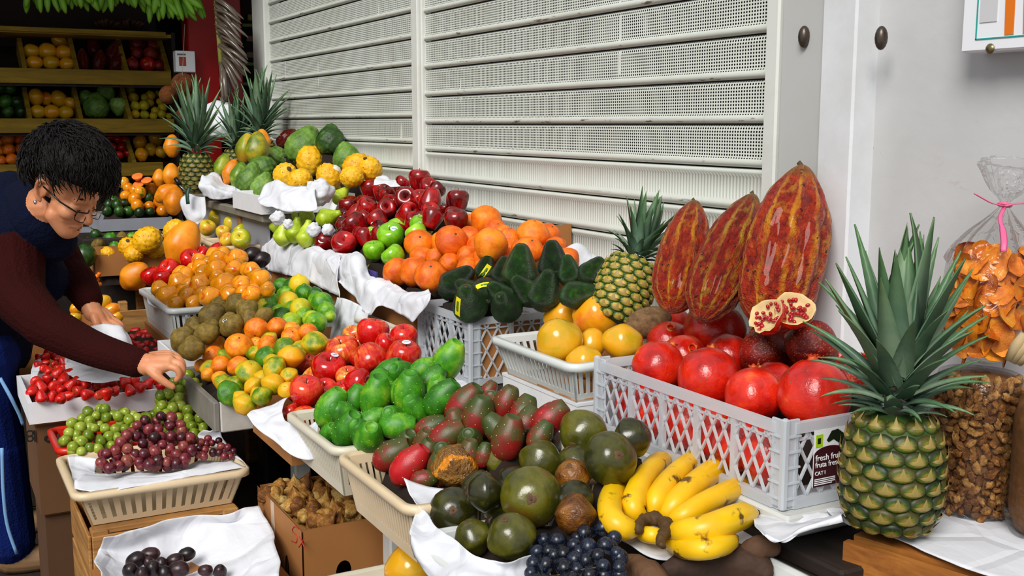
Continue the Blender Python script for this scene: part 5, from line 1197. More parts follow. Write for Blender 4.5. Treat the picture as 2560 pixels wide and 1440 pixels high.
for pts, r_, z0, z1 in (
    ([(780, 1085), (650, 1080), (560, 990), (562, 860), (625, 740), (718, 660)], .0150, .705, .72), ([(800, 1010), (730, 930), (760, 800), (830, 690), (920, 590), (1005, 548)], .0155, .712, .735),
    ([(880, 985), (900, 880), (965, 770), (1060, 670), (1150, 590), (1235, 525)], .0145, .715, .74), ([(950, 1000), (1045, 900), (1160, 785), (1275, 690), (1370, 630), (1440, 588)], .0160, .713, .735),
    ([(985, 1050), (1110, 985), (1260, 895), (1400, 825), (1510, 775), (1600, 735)], .0140, .71, .725), ([(950, 1170), (1090, 1225), (1230, 1240), (1350, 1220), (1440, 1185), (1500, 1150)], .0125, .69, .70),
    ([(1000, 1110), (1130, 1110), (1290, 1080), (1430, 1030), (1550, 985), (1660, 965)], .0165, .712, .722), ([(760, 1110), (840, 1130), (900, 1140), (960, 1160)], .010, .69, .69)):
    finger(KB(pts, z0, z1), r_*1.25, bn, M_ban)
cr = catmull([oz(1340+x/3, 960+y/3, .722) for x, y in ((760, 1095), (800, 1030), (880, 1010), (955, 1040), (975, 1100), (940, 1170), (945, 1215))], 16)
v_, f__ = tube(catmull(cr, 40), [.011*(.55+.45*math.sin(math.pi*min(1, k/40*1.05)))for k in range(41)], 10); part('crown', ([Vector(p)+Vector((fbm(p, 70, 2), fbm(p, 70, 3), fbm(p, 70, 4)))*.004 for p in v_], f__), M_bcrown, bn)
paper('white paper under the bananas', [[oz(1560, 1250, .70), oz(1680, 1190, .70), oz(1800, 1180, .70), oz(1880, 1230, .70)], [oz(1540, 1310, .692), oz(1650, 1290, .692), oz(1800, 1260, .692), oz(1905, 1290, .692)], [oz(1530, 1335, .686), oz(1640, 1398, .68), oz(1720, 1385, .684), oz(1905, 1352, .684)]], 34, 24, .006, 12)
paper('white paper spread from the lattice crate down to the right corner', [[oz(1850, 1215, .728), oz(1930, 1270, .732), oz(2000, 1285, .732), oz(2105, 1262, .732)], [oz(1870, 1270, .722), oz(1930, 1300, .724), oz(2000, 1312, .724), oz(2110, 1285, .724)], [od(1905, 1330, 1.52), od(1940, 1350, 1.51), od(2010, 1320, 1.50), od(2105, 1292, 1.50)], [od(1925, 1352, 1.515), od(1960, 1362, 1.50), od(2005, 1335, 1.49), od(2100, 1296, 1.49)]], 34, 26, .009, 14)
# brown roots
M_root = skin('brown root skin', [(.1, '#2a1a10'), (.5, '#4a3020'), (.9, '#6a4a30')], 2, rndw=.3, bump=(8, .5), rough=.8)
def root(pts, rads, lab):
    P = catmull(pts, 16); rr_ = [x[0] for x in catmull([(v, 0, 0) for v in rads], 16)]
    v, f = tube(P, rr_, 14); v = [Vector(p)+Vector((fbm(p, 30, 2), fbm(p, 30, 3), fbm(p, 30, 4)))*.004 for p in v]
    c = sum((Vector(p) for p in P), Vector())/len(P); o = part('root_tuber', ([p-c for p in v], f), M_root); o.location = c; tag(o, lab, 'root', 'brown root tubers')
root([oz(1660, 1425, .672), oz(1740, 1405, .675), oz(1820, 1400, .675), oz(1895, 1420, .67), oz(1925, 1440, .668)], [.010, .024, .028, .020, .006], 'long brown root tuber below the bananas, right one')
root([oz(1560, 1400, .668), oz(1600, 1425, .668), oz(1640, 1460, .668), oz(1680, 1490, .668)], [.008, .020, .022, .01], 'brown root tuber below the bananas, left one')
root([oz(1850, 1375, .69), oz(1890, 1370, .695), oz(1930, 1368, .695), oz(1948, 1362, .695)], [.008, .018, .014, .004], 'short pointed brown root piece at the basket corner')

# ================================================================== grapes
def scatter(poly, rp, k=.72, seed=0, tries=2500):
    rs = random.Random(seed); xs = [p[0] for p in poly]; ys = [p[1] for p in poly]; out = []
    for _ in range(tries):
        x, y = rs.uniform(min(xs), max(xs)), rs.uniform(min(ys), max(ys))
        if inpoly(x, y, poly) and all((x-a)**2+(y-b)**2 > (2*rp*k)**2 for a, b in out): out.append((x, y))
    return sorted(out, key=lambda p: p[1])
def bunch(label, poly, rp, zpl, mat, seed, t_off=0, n2=True, dome=.03, stem=True, name='grape_bunch', elong=1.1):
    """a bunch: berries are parts; the visible outline is filled and thickened behind"""
    cx, cy = sum(p[0] for p in poly)/len(poly), sum(p[1] for p in poly)/len(poly); base = zpl(cx, cy)
    e = empty(name, base); tag(e, label, 'grapes', 'bunches of grapes'); rs = random.Random(seed)
    ms = [mesh('grape', lathe(ellprof(10, 1, el), 14), mat) for el in (1.0, elong)]
    for lay, off in ((0, 0), (1, .016)) if n2 else ((0, 0),):
        for x, y in scatter(poly, rp, .74 if lay == 0 else .85, seed+lay):
            p = zpl(x, y); t = depth(p)-t_off+off+rs.uniform(-.006, .006); p = od(x, y, t); r_ = rp*rs.uniform(.85, 1.12)/F_PX*t
            link('grape', ms[rs.random() < .5], e, loc=p-Vector(e.location), rot=(rs.uniform(-.6, .6), rs.uniform(-.6, .6), rs.uniform(0, 6)), scale=(r_,)*3)
    if stem:
        xs = sorted(poly); a, b = xs[0], xs[-1]; pa, pb = zpl(*a), zpl(*b)
        part('stem', tube(catmull([pa.lerp(pb, .2)-Vector((0, 0, .006)), pa.lerp(pb, .5)-Vector((0, 0, .004)), pb.lerp(pa, .2)-Vector((0, 0, .006))], 8), .0013, 6), M_stem, e)
    return e
S_gg = skin('green grape skin', [(.1, '#5f7a18'), (.5, '#8a9e28'), (.9, '#aebc48')], 1.2, rndw=.7, rough=.25, sss=.0, spots=('#7a7a28', 6, .05, .06)); S_gg.node_tree.nodes['Principled BSDF'].inputs['Transmission Weight'].default_value = .15
S_rg = skin('red grape skin', [(.1, '#2a0810'), (.45, '#571422'), (.75, '#7d2a30'), (1, '#8a4a3a')], 1.2, rndw=.9, rough=.3, spots=('#a8787a', 5, .05, .1))
S_bg = skin('black grape skin', [(.1, '#04050c'), (.5, '#0a0e1a'), (.9, '#1c2438')], 1.5, rndw=.5, rough=.3, spots=('#3a4a6a', 4, .05, .3))
hz = lambda z, s=0, y0=-1.2: (lambda x, y: (lambda n, p0: CAM+ray(x, y)*(-n.dot(CAM-p0)/n.dot(ray(x, y))))(Vector((0, -s, 1)).normalized(), Vector((0, y0, z))))
vx = lambda xx, zz, s: (lambda x, y: (lambda n, p0: CAM+ray(x, y)*(-n.dot(CAM-p0)/n.dot(ray(x, y))))(Vector((s, 0, 1)).normalized(), Vector((xx, 0, zz))))
bunch('left bunch of green grapes behind the red grapes', [(153, 1115), (160, 1075), (200, 1035), (245, 1020), (290, 1028), (330, 1032), (372, 1045), (375, 1085), (320, 1100), (250, 1125), (180, 1135)], 13.5, vx(-2.73, .545, .55), S_gg, 1)
bunch('green grape bunch being lifted by the hand', [(392, 1010), (405, 975), (440, 950), (468, 935), (500, 955), (515, 1000), (521, 1045), (505, 1085), (470, 1085), (430, 1060), (398, 1050)], 13.5, vx(-2.72, .56, .9), S_gg, 2)
bunch('low green grapes between the two green bunches', [(360, 1040), (395, 1035), (440, 1055), (500, 1080), (495, 1100), (400, 1085), (365, 1085)], 12, vx(-2.74, .54, .5), S_gg, 3, t_off=-.02)
bunch('large bunch of red grapes in the beige basket', [(247, 1165), (255, 1135), (290, 1120), (320, 1085), (350, 1055), (390, 1040), (430, 1035), (460, 1065), (478, 1090), (480, 1130), (470, 1158), (420, 1165), (350, 1165), (290, 1175)], 14.5, vx(-2.45, .525, .75), S_rg, 4)
bunch('small dark bunch of red grapes at the right end of the beige basket', [(478, 1105), (520, 1095), (560, 1105), (590, 1128), (580, 1142), (530, 1142), (480, 1145)], 9.5, vx(-2.47, .525, .6), S_rg, 5, n2=False)
bunch('bunch of black grapes at the front corner of the lucuma basket', [(1318, 1445), (1340, 1385), (1362, 1338), (1400, 1345), (1440, 1352), (1462, 1318), (1505, 1318), (1540, 1345), (1560, 1395), (1555, 1455), (1440, 1490), (1340, 1490)], 20, hz(.70, .25, -.72), S_bg, 6)

# ================================================================== strawberries, baskets on the floor stack
stt = carton('low white film-wrapped tray of strawberries at the left', -3.30, -2.945, -1.285, -.945, .548, .603, M_foam, .01, name='strawberry_tray', cat='tray')
def strawb(poly, z, lab, seed, rp=13, start=0):
    pts = scatter(poly, rp, .62, seed); items = [(x, y, rp) for x, y in pts]; rc = rowcol(items)
    for i, (x, y) in enumerate(pts):
        p = oz(x, y, z+R.uniform(-.004, .006)); r_ = rp*R.uniform(.85, 1.15)/F_PX*depth(p)
        o = put('strawberry', p, r_, orient(R.uniform(90, 270) if R.random() < .55 else R.uniform(0, 360), R.uniform(-20, 60), R.uniform(0, 360)), parts=R.random() < .4); tag(o, lab+', '+rc[i], 'strawberry', 'strawberries')
strawb([(74, 985), (88, 952), (112, 932), (180, 932), (230, 952), (300, 955), (400, 945), (405, 968), (300, 984), (180, 997), (95, 1008)], .612, 'strawberry in the front tray', 3, 15)
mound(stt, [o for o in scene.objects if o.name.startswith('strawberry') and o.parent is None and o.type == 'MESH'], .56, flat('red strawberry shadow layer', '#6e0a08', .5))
t2 = carton('brown strawberry carton further back under the sleeve', -3.85, -3.40, -1.27, -.93, .50, .60, M_card, .01, name='strawberry_tray', cat='tray')
strawb([(92, 920), (95, 890), (130, 870), (165, 880), (165, 925), (130, 930)], .615, 'strawberry in the rear tray left of the sleeve', 4, 11)
strawb([(325, 855), (340, 825), (365, 832), (400, 860), (428, 880), (420, 895), (380, 890), (345, 880)], .625, 'strawberry in the rear tray behind the hand', 5, 11)
paper('white sheet lying over the strawberries below the sleeve', [[oz(160, 885, .625), oz(210, 900, .63), oz(260, 915, .632), oz(305, 930, .63)], [oz(163, 915, .622), oz(205, 930, .63), oz(250, 945, .632), oz(302, 945, .628)], [oz(165, 935, .618), oz(200, 950, .625), oz(245, 958, .63), oz(300, 952, .625)]], 22, 14, .004, 16)
paper('white film edge at the left end of the strawberry tray', [[oz(76, 960, .61), oz(80, 920, .612), oz(95, 885, .612)], [oz(92, 950, .615), oz(100, 915, .618), oz(105, 885, .618)]], 14, 8, .004, 16)
# strawberry stack: cartons with print
c1 = carton('shaded brown carton printed P 18 below the strawberry tray', -3.28, -2.965, -1.27, -.95, .30, .545, flat('shaded carton', '#6e4a28', .85, nz=(6, '#5a3a1e')))  # cardboard darkened to paint in the shade below the tray
part('lid', lbox(-3.28, -2.965, -1.27, -.95, .54, .546), M_card, c1, False)
M_bpr = flat('black print', '#120c08', .8)
for tx_, px_ in (('P', 132), ('1', 98), ('8', 86)):
    lt_ = link('lettering', ltext(tx_, 0, 0, .045, M_bpr), c1); lt_.rotation_euler = (math.pi/2, math.pi, math.pi/2); pp_ = ox(px_, 1074, -2.963); lt_.location = Vector((-2.962, pp_.y, pp_.z))-Vector(c1.location)
c2 = carton('shaded brown carton at the bottom of the strawberry stack', -3.26, -2.98, -1.26, -.96, .0, .296, flat('shaded carton two', '#5e3e22', .85, nz=(6, '#4a2e18')))  # darker again, shade low in the stack put into the colour
part('lid', lbox(-3.26, -2.98, -1.26, -.96, .292, .297), M_card, c2, False)
gbk = basket('beige slotted plastic basket of red grapes on a wooden crate', -2.695, -2.395, -1.238, -.885, .443, .522, M_beige, pitch=.0195, slot=.42, taper=.026, rim=.015, lo=.16, hi=.80)
paper('white paper lining the front of the beige grape basket', [[oz(215, 1175, .515), oz(300, 1185, .51), oz(400, 1178, .51), oz(500, 1160, .512), oz(580, 1150, .515)], [oz(190, 1205, .528), oz(280, 1205, .53), oz(390, 1198, .53), oz(500, 1172, .532), oz(590, 1160, .53)], [oz(187, 1222, .527), oz(250, 1230, .527), oz(390, 1208, .527), oz(500, 1188, .527), oz(612, 1168, .527)], ], 40, 14, .007, 16)
paper('white paper at the left inside of the beige grape basket', [[oz(168, 1138, .527), oz(200, 1140, .525), oz(245, 1152, .52)], [oz(175, 1175, .515), oz(205, 1172, .51), oz(240, 1178, .505)], [oz(188, 1225, .526), oz(215, 1205, .522), oz(240, 1190, .51)]], 16, 14, .007, 16)
paper('white paper corner standing at the right end of the grape basket', [[oz(505, 1078, .56), oz(530, 1082, .56), oz(556, 1062, .575)], [oz(500, 1095, .54), oz(530, 1100, .535), oz(560, 1100, .54)], [oz(590, 1140, .53), oz(600, 1150, .53), oz(622, 1168, .527)]], 14, 14, .006, 16)
rbk = basket('red plastic basket under the green grapes', -2.94, -2.735, -1.235, -.90, .455, .53, M_red, pitch=.02, taper=.01)
wc = empty('wooden_crate', (-2.54, -1.06, 0)); tag(wc, 'raw wooden crate carrying the beige grape basket', 'crate')
for x, y in ((-2.68, -1.20), (-2.41, -1.20), (-2.68, -.92), (-2.41, -.92)): part('corner_post', bbox(x-.018, x+.018, y-.018, y+.018, 0, .44, .003), M_wood, wc, False)
for z in (.02, .125, .23, .335):
    part('slat', bbox(-2.698, -2.392, -1.226, -1.2185, z, z+.095, .002), M_wood, wc, False); part('slat', bbox(-2.3915, -2.384, -1.218, -.9, z, z+.095, .002), M_wood, wc, False)
part('top_panel', bbox(-2.69, -2.395, -1.21, -.905, .428, .441, .002), M_wood, wc, False)
pbx = carton('carton under the crumpled paper with dark plums', -2.375, -1.98, -1.225, -.865, 0, .36)
part('lid', lbox(-2.375, -1.98, -1.225, -.865, .355, .361), M_card, pbx, False)
def pz(px, py, z):
    p = oz(px, py, z)
    return p if p.x > -2.372 else ox(px, py, -2.372)
pp_ = paper('large crumpled white paper with dark stains holding the plums', [[pz(262, 1345, .44), pz(330, 1330, .44), pz(440, 1292, .44), pz(560, 1275, .44), pz(648, 1262, .44)], [pz(245, 1375, .40), pz(330, 1370, .385), pz(450, 1330, .395), pz(580, 1310, .40), pz(668, 1300, .43)], [pz(238, 1410, .41), pz(310, 1410, .378), pz(430, 1400, .372), pz(570, 1380, .38), pz(690, 1365, .42)], [pz(260, 1450, .42), pz(320, 1470, .38), pz(450, 1470, .37), pz(590, 1450, .38), pz(700, 1410, .42)], [pz(280, 1560, .40), pz(340, 1560, .37), pz(460, 1560, .37), pz(590, 1540, .375), pz(700, 1470, .40)]], 54, 44, .016, 10, mat=M_papers)
K4 = lambda cx, cy, r_, **k: (cx/3, 960+cy/3, r_/3, k)
pile('plum', slope(-1.1, .378, 0), [K4(1125, 1282, 56, a=80), K4(1400, 1277, 50, a=75), K4(1020, 1322, 60, a=60), K4(1310, 1322, 50, a=70), K4(1120, 1342, 40), K4(1215, 1350, 40), K4(980, 1402, 58), K4(1150, 1392, 62), K4(1340, 1392, 62, a=80), K4(1540, 1397, 42, a=85), K4(1650, 1412, 48), K4(1240, 1425, 50), K4(1070, 1435, 52)],
     'dark oval plum', 'plum', 'plums on the crumpled paper', where='on stained paper', overlap=.84, ymax=None)
# ---- physalis carton
pc2 = carton('open brown cardboard box full of husked physalis under the table', -2.43, -2.10, -.848, -.605, .20, .472, None, .005, holes={'near': ((.085, .165, .018, .026), (.19, .165, .018, .026)), 'front': ((.22, .155, .013, .026),)})
part('tape', box(-2.318, -2.295, -.8495, -.8482, .38, .472), flat('pale tape', '#c9b09a', .35), pc2, False)
M_ink = flat('red ink', '#b8281c', .6)
for pts_ in (((746, 1322), (736, 1316), (731, 1328), (742, 1340), (741, 1356), (729, 1352)), ((748, 1342), (755, 1354), (762, 1372)), ((760, 1346), (754, 1358), (747, 1368))):
    part('handwriting', tube(catmull([oy(x, y, -.8487) for x, y in pts_], 14), .0012, 5), M_ink, pc2)
pts = scatter([(660, 1235), (700, 1215), (770, 1198), (850, 1190), (905, 1235), (945, 1285), (860, 1300), (790, 1318), (730, 1275)], 15, .62, 5); items = [(x, y, 15) for x, y in pts]; rc = rowcol(items)
hb = mesh('berry', lathe(ellprof(8, .5, .5), 12), S_or)
objs = []
for i, (x, y) in enumerate(pts):
    p = oz(x, y, .455+R.uniform(-.01, .012)); r_ = R.uniform(.0165, .0225)
    o = put('physalis', p, r_, orient(R.uniform(0, 360), R.uniform(-30, 50), R.uniform(0, 360))); tag(o, 'papery husked physalis in the box, '+rc[i], 'physalis', 'physalis in the cardboard box'); objs.append(o)
    if i in (9, 23, 38): link('berry', hb, o, loc=(.35, .35, -.35))
mound(pc2, objs, .39, S_hk)

# ================================================================== right corner: wooden box, bags
wb = empty('wooden_crate', (-.86, -.3, 0)); tag(wb, 'orange-brown wooden crate at the bottom right under white paper', 'crate')
rot = math.radians(14); ux, uy = Vector((math.cos(rot), math.sin(rot), 0)), Vector((-math.sin(rot), math.cos(rot), 0)); O = Vector((-1.062, -.392, 0))
def ob(a0, a1, b0, b1, z0, z1):
    c = [O+ux*a+uy*b for a, b in ((a0, b0), (a1, b0), (a1, b1), (a0, b1))]; return hexa([p+Vector((0, 0, z0)) for p in c]+[p+Vector((0, 0, z1)) for p in c])
part('front_board', ob(0, .38, 0, .014, .60, .724), M_woodh, wb, False); part('front_board', ob(0, .38, 0, .014, .45, .59), M_woodh, wb, False)
part('top_board', ob(0.0, .38, .028, .11, .712, .7265), M_woodh, wb, False); part('top_board', ob(0.0, .38, .116, .27, .712, .7265), M_woodh, wb, False)
part('side_board', ob(0, .014, .014, .27, .45, .711), M_woodh, wb, False)
for a, b in ((.02, .02), (.34, .02), (.02, .23), (.34, .23)): part('leg', ob(a, a+.03, b, b+.03, 0, .711), M_woodh, wb, False)
paper('white paper spread under the pineapple and the nut bags', [[oz(2060, 1268, .732), oz(2200, 1262, .734), oz(2350, 1245, .734), oz(2600, 1235, .734)], [oz(2085, 1292, .733), oz(2200, 1325, .735), oz(2360, 1335, .736), oz(2620, 1330, .736)], [oz(2120, 1312, .731), oz(2230, 1345, .733), oz(2360, 1400, .734), oz(2640, 1500, .734)]], 40, 20, .003, 14)
def m_film():
    t = NT('clear cellophane'); gl = t.new('ShaderNodeBsdfGlossy'); gl.inputs['Roughness'].default_value = .06; tr = t.new('ShaderNodeBsdfTransparent'); tr.inputs[0].default_value = (.97, .97, .97, 1)
    lw_ = t.new('ShaderNodeLayerWeight'); lw_.inputs[0].default_value = .28
    b = t.new('ShaderNodeBump'); b.inputs['Strength'].default_value = .6; b.inputs['Distance'].default_value = .01; t.l(t.noise(38, 3, .6, dist=1.0), b.inputs['Height'])
    t.l(b.outputs[0], gl.inputs['Normal']); t.l(b.outputs[0], lw_.inputs['Normal'])
    f = t.math('ADD', t.math('MULTIPLY', lw_.outputs['Fresnel'], .5), .012, clamp=True)
    mx = t.new('ShaderNodeMixShader'); t.l(f, mx.inputs[0]); t.l(tr.outputs[0], mx.inputs[1]); t.l(gl.outputs[0], mx.inputs[2]); t.l(mx.outputs[0], t.out.inputs[0])
    return t.m
M_film = m_film()
M_nut = skin('walnut kernel', [(.1, '#6a3c14'), (.5, '#9a6428'), (.85, '#c08e4e')], 1.6, rndw=.7, bump=(5, .5), rough=.55)
def nut_vf(seed): return jitter(([(x*1.25, y*.85, z*.6) for x, y, z in jitter(lathe(ellprof(8, 1, 1), 10), .45, 2.1, seed)[0]]), 0, 1)[0] if False else [(x*1.3, y*.85, z*.6) for x, y, z in jitter(lathe(ellprof(8, 1, 1), 10), .5, 2.2, seed)[0]]
_nf = lathe(ellprof(8, 1, 1), 10)[1]; NUT = [mesh('walnut_kernel', (nut_vf(s_), _nf), M_nut) for s_ in (1, 2, 3, 4)]
def nutbag(label, cpx, t_c, r_, z0, z1, group, n, a0, a1, seed, nutlab):
    c = od(cpx, 1100, t_c); c.z = 0; e = empty('nut_bag', (c.x, c.y, z0)); tag(e, label, 'bag'); rs = random.Random(seed)
    def shape(s): return (.80+.2*min(1, s*7)) if s < .14 else (1.0 if s < .85 else 1-(s-.85)*.9)
    pr = [(0, z0)]+[(r_*shape(k/16), z0+(z1-z0)*k/16) for k in range(17)]+[(0, z1+.004)]
    v, f = lathe(pr, 40, lambda a, z, q: 1+.05*math.sin(2*a+1)+.02*math.sin(5*a+z*40))
    part('film', xf(([p for p in v], f), Matrix.Translation(c)), M_film, e)
    v, f = lathe([(q*.84, z0+.004+(z-z0)*.97) for q, z in pr], 24, lambda a, z, q: 1+.05*math.sin(2*a+1))
    o = part('nut_mass', xf(jitter((v, f), .0, 1), Matrix.Translation(c)), flat('brown nut mass', '#4e2c10', .8, nz=(90, '#8a5a26')), e); tag(o, kind='stuff')
    ang0 = math.atan2((CAM-c).y, (CAM-c).x)
    pl = []
    for k in range(n*14):
        if len(pl) >= n: break
        a = ang0+rs.uniform(a0, a1); s = rs.uniform(.03, .985)
        rr_ = r_*shape(s)*(1+.05*math.sin(2*a+1))*.90; p = Vector((c.x+rr_*math.cos(a), c.y+rr_*math.sin(a), z0+(z1-z0)*s))
        if any((p-q).length < .0098 for q in pl): continue
        pl.append(p); sc = rs.uniform(.0066, .0088)
        o = link('walnut_kernel', rs.choice(NUT), None, loc=p, rot=(rs.uniform(0, 6), rs.uniform(0, 6), rs.uniform(0, 6)), scale=(sc,)*3); tag(o, nutlab, 'walnut', group)
nutbag('clear bag packed with walnut kernels behind the large pineapple', 2440, 1.60, .0630, .739, .945, 'walnut kernels in the clear bag', 255, -1.35, 1.25, 4, 'brown walnut kernel inside the clear bag behind the pineapple')
nutbag('second clear bag of walnuts cut by the right picture edge', 2632, 1.50, .058, .739, .93, 'walnut kernels in the bag at the edge', 45, .3, 1.7, 9, 'brown walnut kernel in the bag at the right picture edge')
# chips bag leaning on top
CB = od(2452, 905, 1.585); CT = od(2512, 512, 1.60); ax = (CT-CB).normalized(); cq = ax.to_track_quat('Z', 'Y'); LB = (CT-CB).length
cb = empty('chip_bag', CB); tag(cb, 'clear tied bag of orange banana chips on top of the walnut bag', 'bag')
def cshape(s):
    return [(.0, .25), (.08, .75), (.25, 1.0), (.55, 1.0), (.68, .92), (.80, .66), (.9, .34), (.985, .10), (1.0, .09), (1.03, .12), (1.10, .34), (1.20, .52), (1.27, .60)]
RB = .066
pr = prof_from([(0, 0)]+[(b*RB, a*LB) for a, b in cshape(0)]+[(.0, 1.275*LB)], 40)[:-2]
Mc = Matrix.Translation(CB) @ cq.to_matrix().to_4x4()
v, f = lathe(pr, 44, lambda a, z, q: 1+.04*math.sin(2*a)+(.10*math.sin(9*a+3*math.sin(a))+.05*math.sin(17*a) if z > LB*.62 else .015*math.sin(6*a+z*30)))
part('film', xf((v, f), Mc), M_film, cb)
M_chip = skin('orange fried chip', [(.1, '#c4600a'), (.5, '#e8860e'), (.9, '#f2a626')], 1.2, rndw=.6, bump=(9, .25), rough=.45, spots=('#8a4008', 8, .05, .05))
def chip_vf(seed):
    rs = random.Random(seed); V, Fc = [(0, 0, 0)], []; n = 18
    cu, cv = rs.uniform(.15, .5), rs.uniform(-.3, .3)
    for j in (1, 2, 3):
        for k in range(n):
            a = 2*math.pi*k/n; r_ = j/3*(1+.12*math.sin(2*a+seed)+.05*math.sin(5*a)); x, y = r_*math.cos(a), r_*.8*math.sin(a); V.append((x, y, cu*x*x+cv*y*y+.06*math.sin(5*x+seed)))
    for k in range(n): Fc.append((0, 1+k, 1+(k+1) % n))
    for j in range(2):
        for k in range(n): Fc.append((1+j*n+k, 1+(j+1)*n+k, 1+(j+1)*n+(k+1) % n, 1+j*n+(k+1) % n))
    nV = len(V); return V+[(x, y, z-.06) for x, y, z in V], Fc+[tuple(i+nV for i in reversed(q)) for q in Fc]
CH = [mesh('banana_chip', chip_vf(s_), M_chip) for s_ in range(5)]
rs = random.Random(12)
fillv, fillf = lathe([(0, .04*LB)]+[(RB*.62*b, a*LB) for a, b in cshape(0)[1:5]]+[(0, .66*LB)], 20)
tag(part('chip_mass', xf((fillv, fillf), Mc), flat('chips inside', '#a85a0c', .7, nz=(60, '#e08a18')), cb), kind='stuff')
camdir = (Mc.inverted() @ CAM).normalized(); a0 = math.atan2(camdir.y, camdir.x); cp = []
for k in range(900):
    if len(cp) >= 64: break
    a = a0+rs.uniform(-1.5, 1.5); s = rs.uniform(.05, .68); sh = np.interp(s, [q[0] for q in cshape(0)], [q[1] for q in cshape(0)])
    rr_ = RB*sh*rs.uniform(.60, .80); p = Mc @ Vector((rr_*math.cos(a), rr_*math.sin(a), s*LB))
    if any((p-q).length < .017 for q in cp): continue
    cp.append(p); sc = rs.uniform(.017, .025); d = (p-(Mc @ Vector((0, 0, s*LB)))).normalized()
    q4 = (d+Vector((rs.uniform(-.7, .7), rs.uniform(-.7, .7), rs.uniform(-.7, .7)))).to_track_quat('Z', 'Y')
    o = link('banana_chip', rs.choice(CH), None, loc=p, scale=(sc,)*3); o.rotation_mode = 'QUATERNION'; o.rotation_quaternion = q4 @ Quaternion((0, 0, 1), rs.uniform(0, 6)); tag(o, 'orange curled banana chip inside the tied clear bag', 'chip', 'banana chips in the tied bag')
M_rib = flat('pink ribbon', '#e0608e', .45)
rbn = empty('ribbon', CT); tag(rbn, 'pink ribbon tying the neck of the chip bag', 'ribbon')
part('knot', tube([CT+(cq @ Vector((.0085*math.cos(k*.628), .0085*math.sin(k*.628), 0))) for k in range(11)], .0026, 6), M_rib, rbn)
part('ribbon_tail', tube(catmull([od(2510, 515, 1.585), od(2480, 508, 1.585), od(2455, 495, 1.585), od(2436, 484, 1.585)], 10), .0034, 6, flat=.3), M_rib, rbn)
part('ribbon_tail', tube(catmull([od(2512, 515, 1.585), od(2535, 510, 1.585), od(2558, 508, 1.585)], 10), .0040, 6, flat=.3), M_rib, rbn)
part('ribbon_tail', tube(catmull([od(2511, 518, 1.585), od(2500, 545, 1.565), od(2507, 575, 1.55), od(2510, 605, 1.535), od(2508, 630, 1.53)], 12), [.003]*6+[.0045]*7, 6, flat=.3), M_rib, rbn)
# pale stalks beside the chips at the picture edge
M_stalk = flat('pale dried stalk', '#c9b38a', .7, nz=(40, '#a88e60'))
for i, (a, b) in enumerate((((2522, 900), (2560, 835)), ((2532, 905), (2575, 850)), ((2545, 908), (2590, 870)))):
    o = part('dried_stalk', tube([od(*a, 1.52), od((a[0]+b[0])/2, (a[1]+b[1])/2-4, 1.51), od(*b, 1.50)], [.006, .008, .005], 8), M_stalk); tag(o, ['pale dried stalk touching the chip bag, uppermost of three', 'pale dried stalk touching the chip bag, middle of three', 'pale dried stalk touching the chip bag, lowest of three'][i], 'stalk', 'dried stalks at the edge')
# ================================================================== stall shelves at the back of the hall
M_ysh = m_wood('yellow painted shelf board', '#7d6210', '#a8861a', '#bf9c22', (30, 3, 30))
XF = -6.2
bs = empty('stall_shelf', (XF, -1.6, 0)); tag(bs, 'yellow painted stall shelf with sloping bins of fruit at the back', 'shelf')
def fascia(pa, pb, h_px, nm='front_board'):
    a, b = ox(*pa, XF), ox(*pb, XF); h = h_px/F_PX*depth(a); y0 = a.y-1.2
    part(nm, bbox(XF-.018, XF, y0, b.y, b.z-h, b.z, .003), M_ysh, bs, False); return b.z, b.y
z0_, yR = fascia((0, 68), (415, 80), 12, 'top_rail')
z1_, _ = fascia((0, 172), (428, 178), 38); z2_, _ = fascia((0, 296), (436, 297), 37); z3_, _ = fascia((0, 413), (408, 405), 36)
yL = ox(0, 300, XF).y-1.2
for z in (z1_, z2_, z3_):
    part('sloping_floor', hexa([(XF-.02, yL, z-.09), (XF-.02, yR+.03, z-.09), (XF-.40, yR+.03, z+.12), (XF-.40, yL, z+.12), (XF-.02, yL, z-.08), (XF-.02, yR+.03, z-.08), (XF-.40, yR+.03, z+.13), (XF-.40, yL, z+.13)]), M_dkwood, bs, False)
part('top_board', box(XF-.42, XF-.02, yL, yR+.03, z0_-.03, z0_-.012), M_ysh, bs, False)
part('back_panel', box(XF-.45, XF-.42, yL, yR+.03, .3, 2.6), M_dark2, bs, False)
part('end_panel', box(XF-.42, XF-.02, yR+.03, yR+.05, .3, z0_), M_dkwood, bs, False)
part('lower_board', bbox(XF-.018, XF, yL, yR-.05, .3, z3_-.16, .003), M_dkwood, bs, False)
for tops, z, pyt in (((47, 178, 302, 408), z1_, 95), ((60, 188, 312), z2_, 218), ((75, 322), z3_, 340)):
    for px in tops:
        b = ox(px+16, {z1_: 172, z2_: 296, z3_: 412}[z], XF); t = ox(px, pyt, XF-.24)
        part('divider', hexa([(XF-.02, b.y-.011, z-.03), (XF-.02, b.y+.011, z-.03), (XF-.40, b.y+.011, z+.02), (XF-.40, b.y-.011, z+.02), (XF-.02, b.y-.011, z+.003), (XF-.02, b.y+.011, z+.003), (t.x, b.y+.011, t.z), (t.x, b.y-.011, t.z)]), M_ysh, bs, False)
KS = lambda cx, cy, r_, **k: (cx/3, cy/3, r_/3, k)
def rowpile(kind, z, items, lab, cat, group, where, **kw):
    return pile(kind, (Vector((XF-.03, 0, z-.06)), Vector((.62, 0, 1)).normalized()), items, lab, cat, group, ymax=None, where=where, overlap=.8, **kw)
M_dummy = None
rowpile('mango', z1_, [KS(445, 305, 50), KS(230, 385, 54, a=80), KS(350, 385, 58, a=80), KS(475, 395, 56, a=85), KS(255, 470, 52, a=85), KS(380, 470, 52, a=85), KS(500, 480, 48, a=85)], 'peach-coloured mango', 'mango', 'mangoes in the top bin', 'in the top bin')
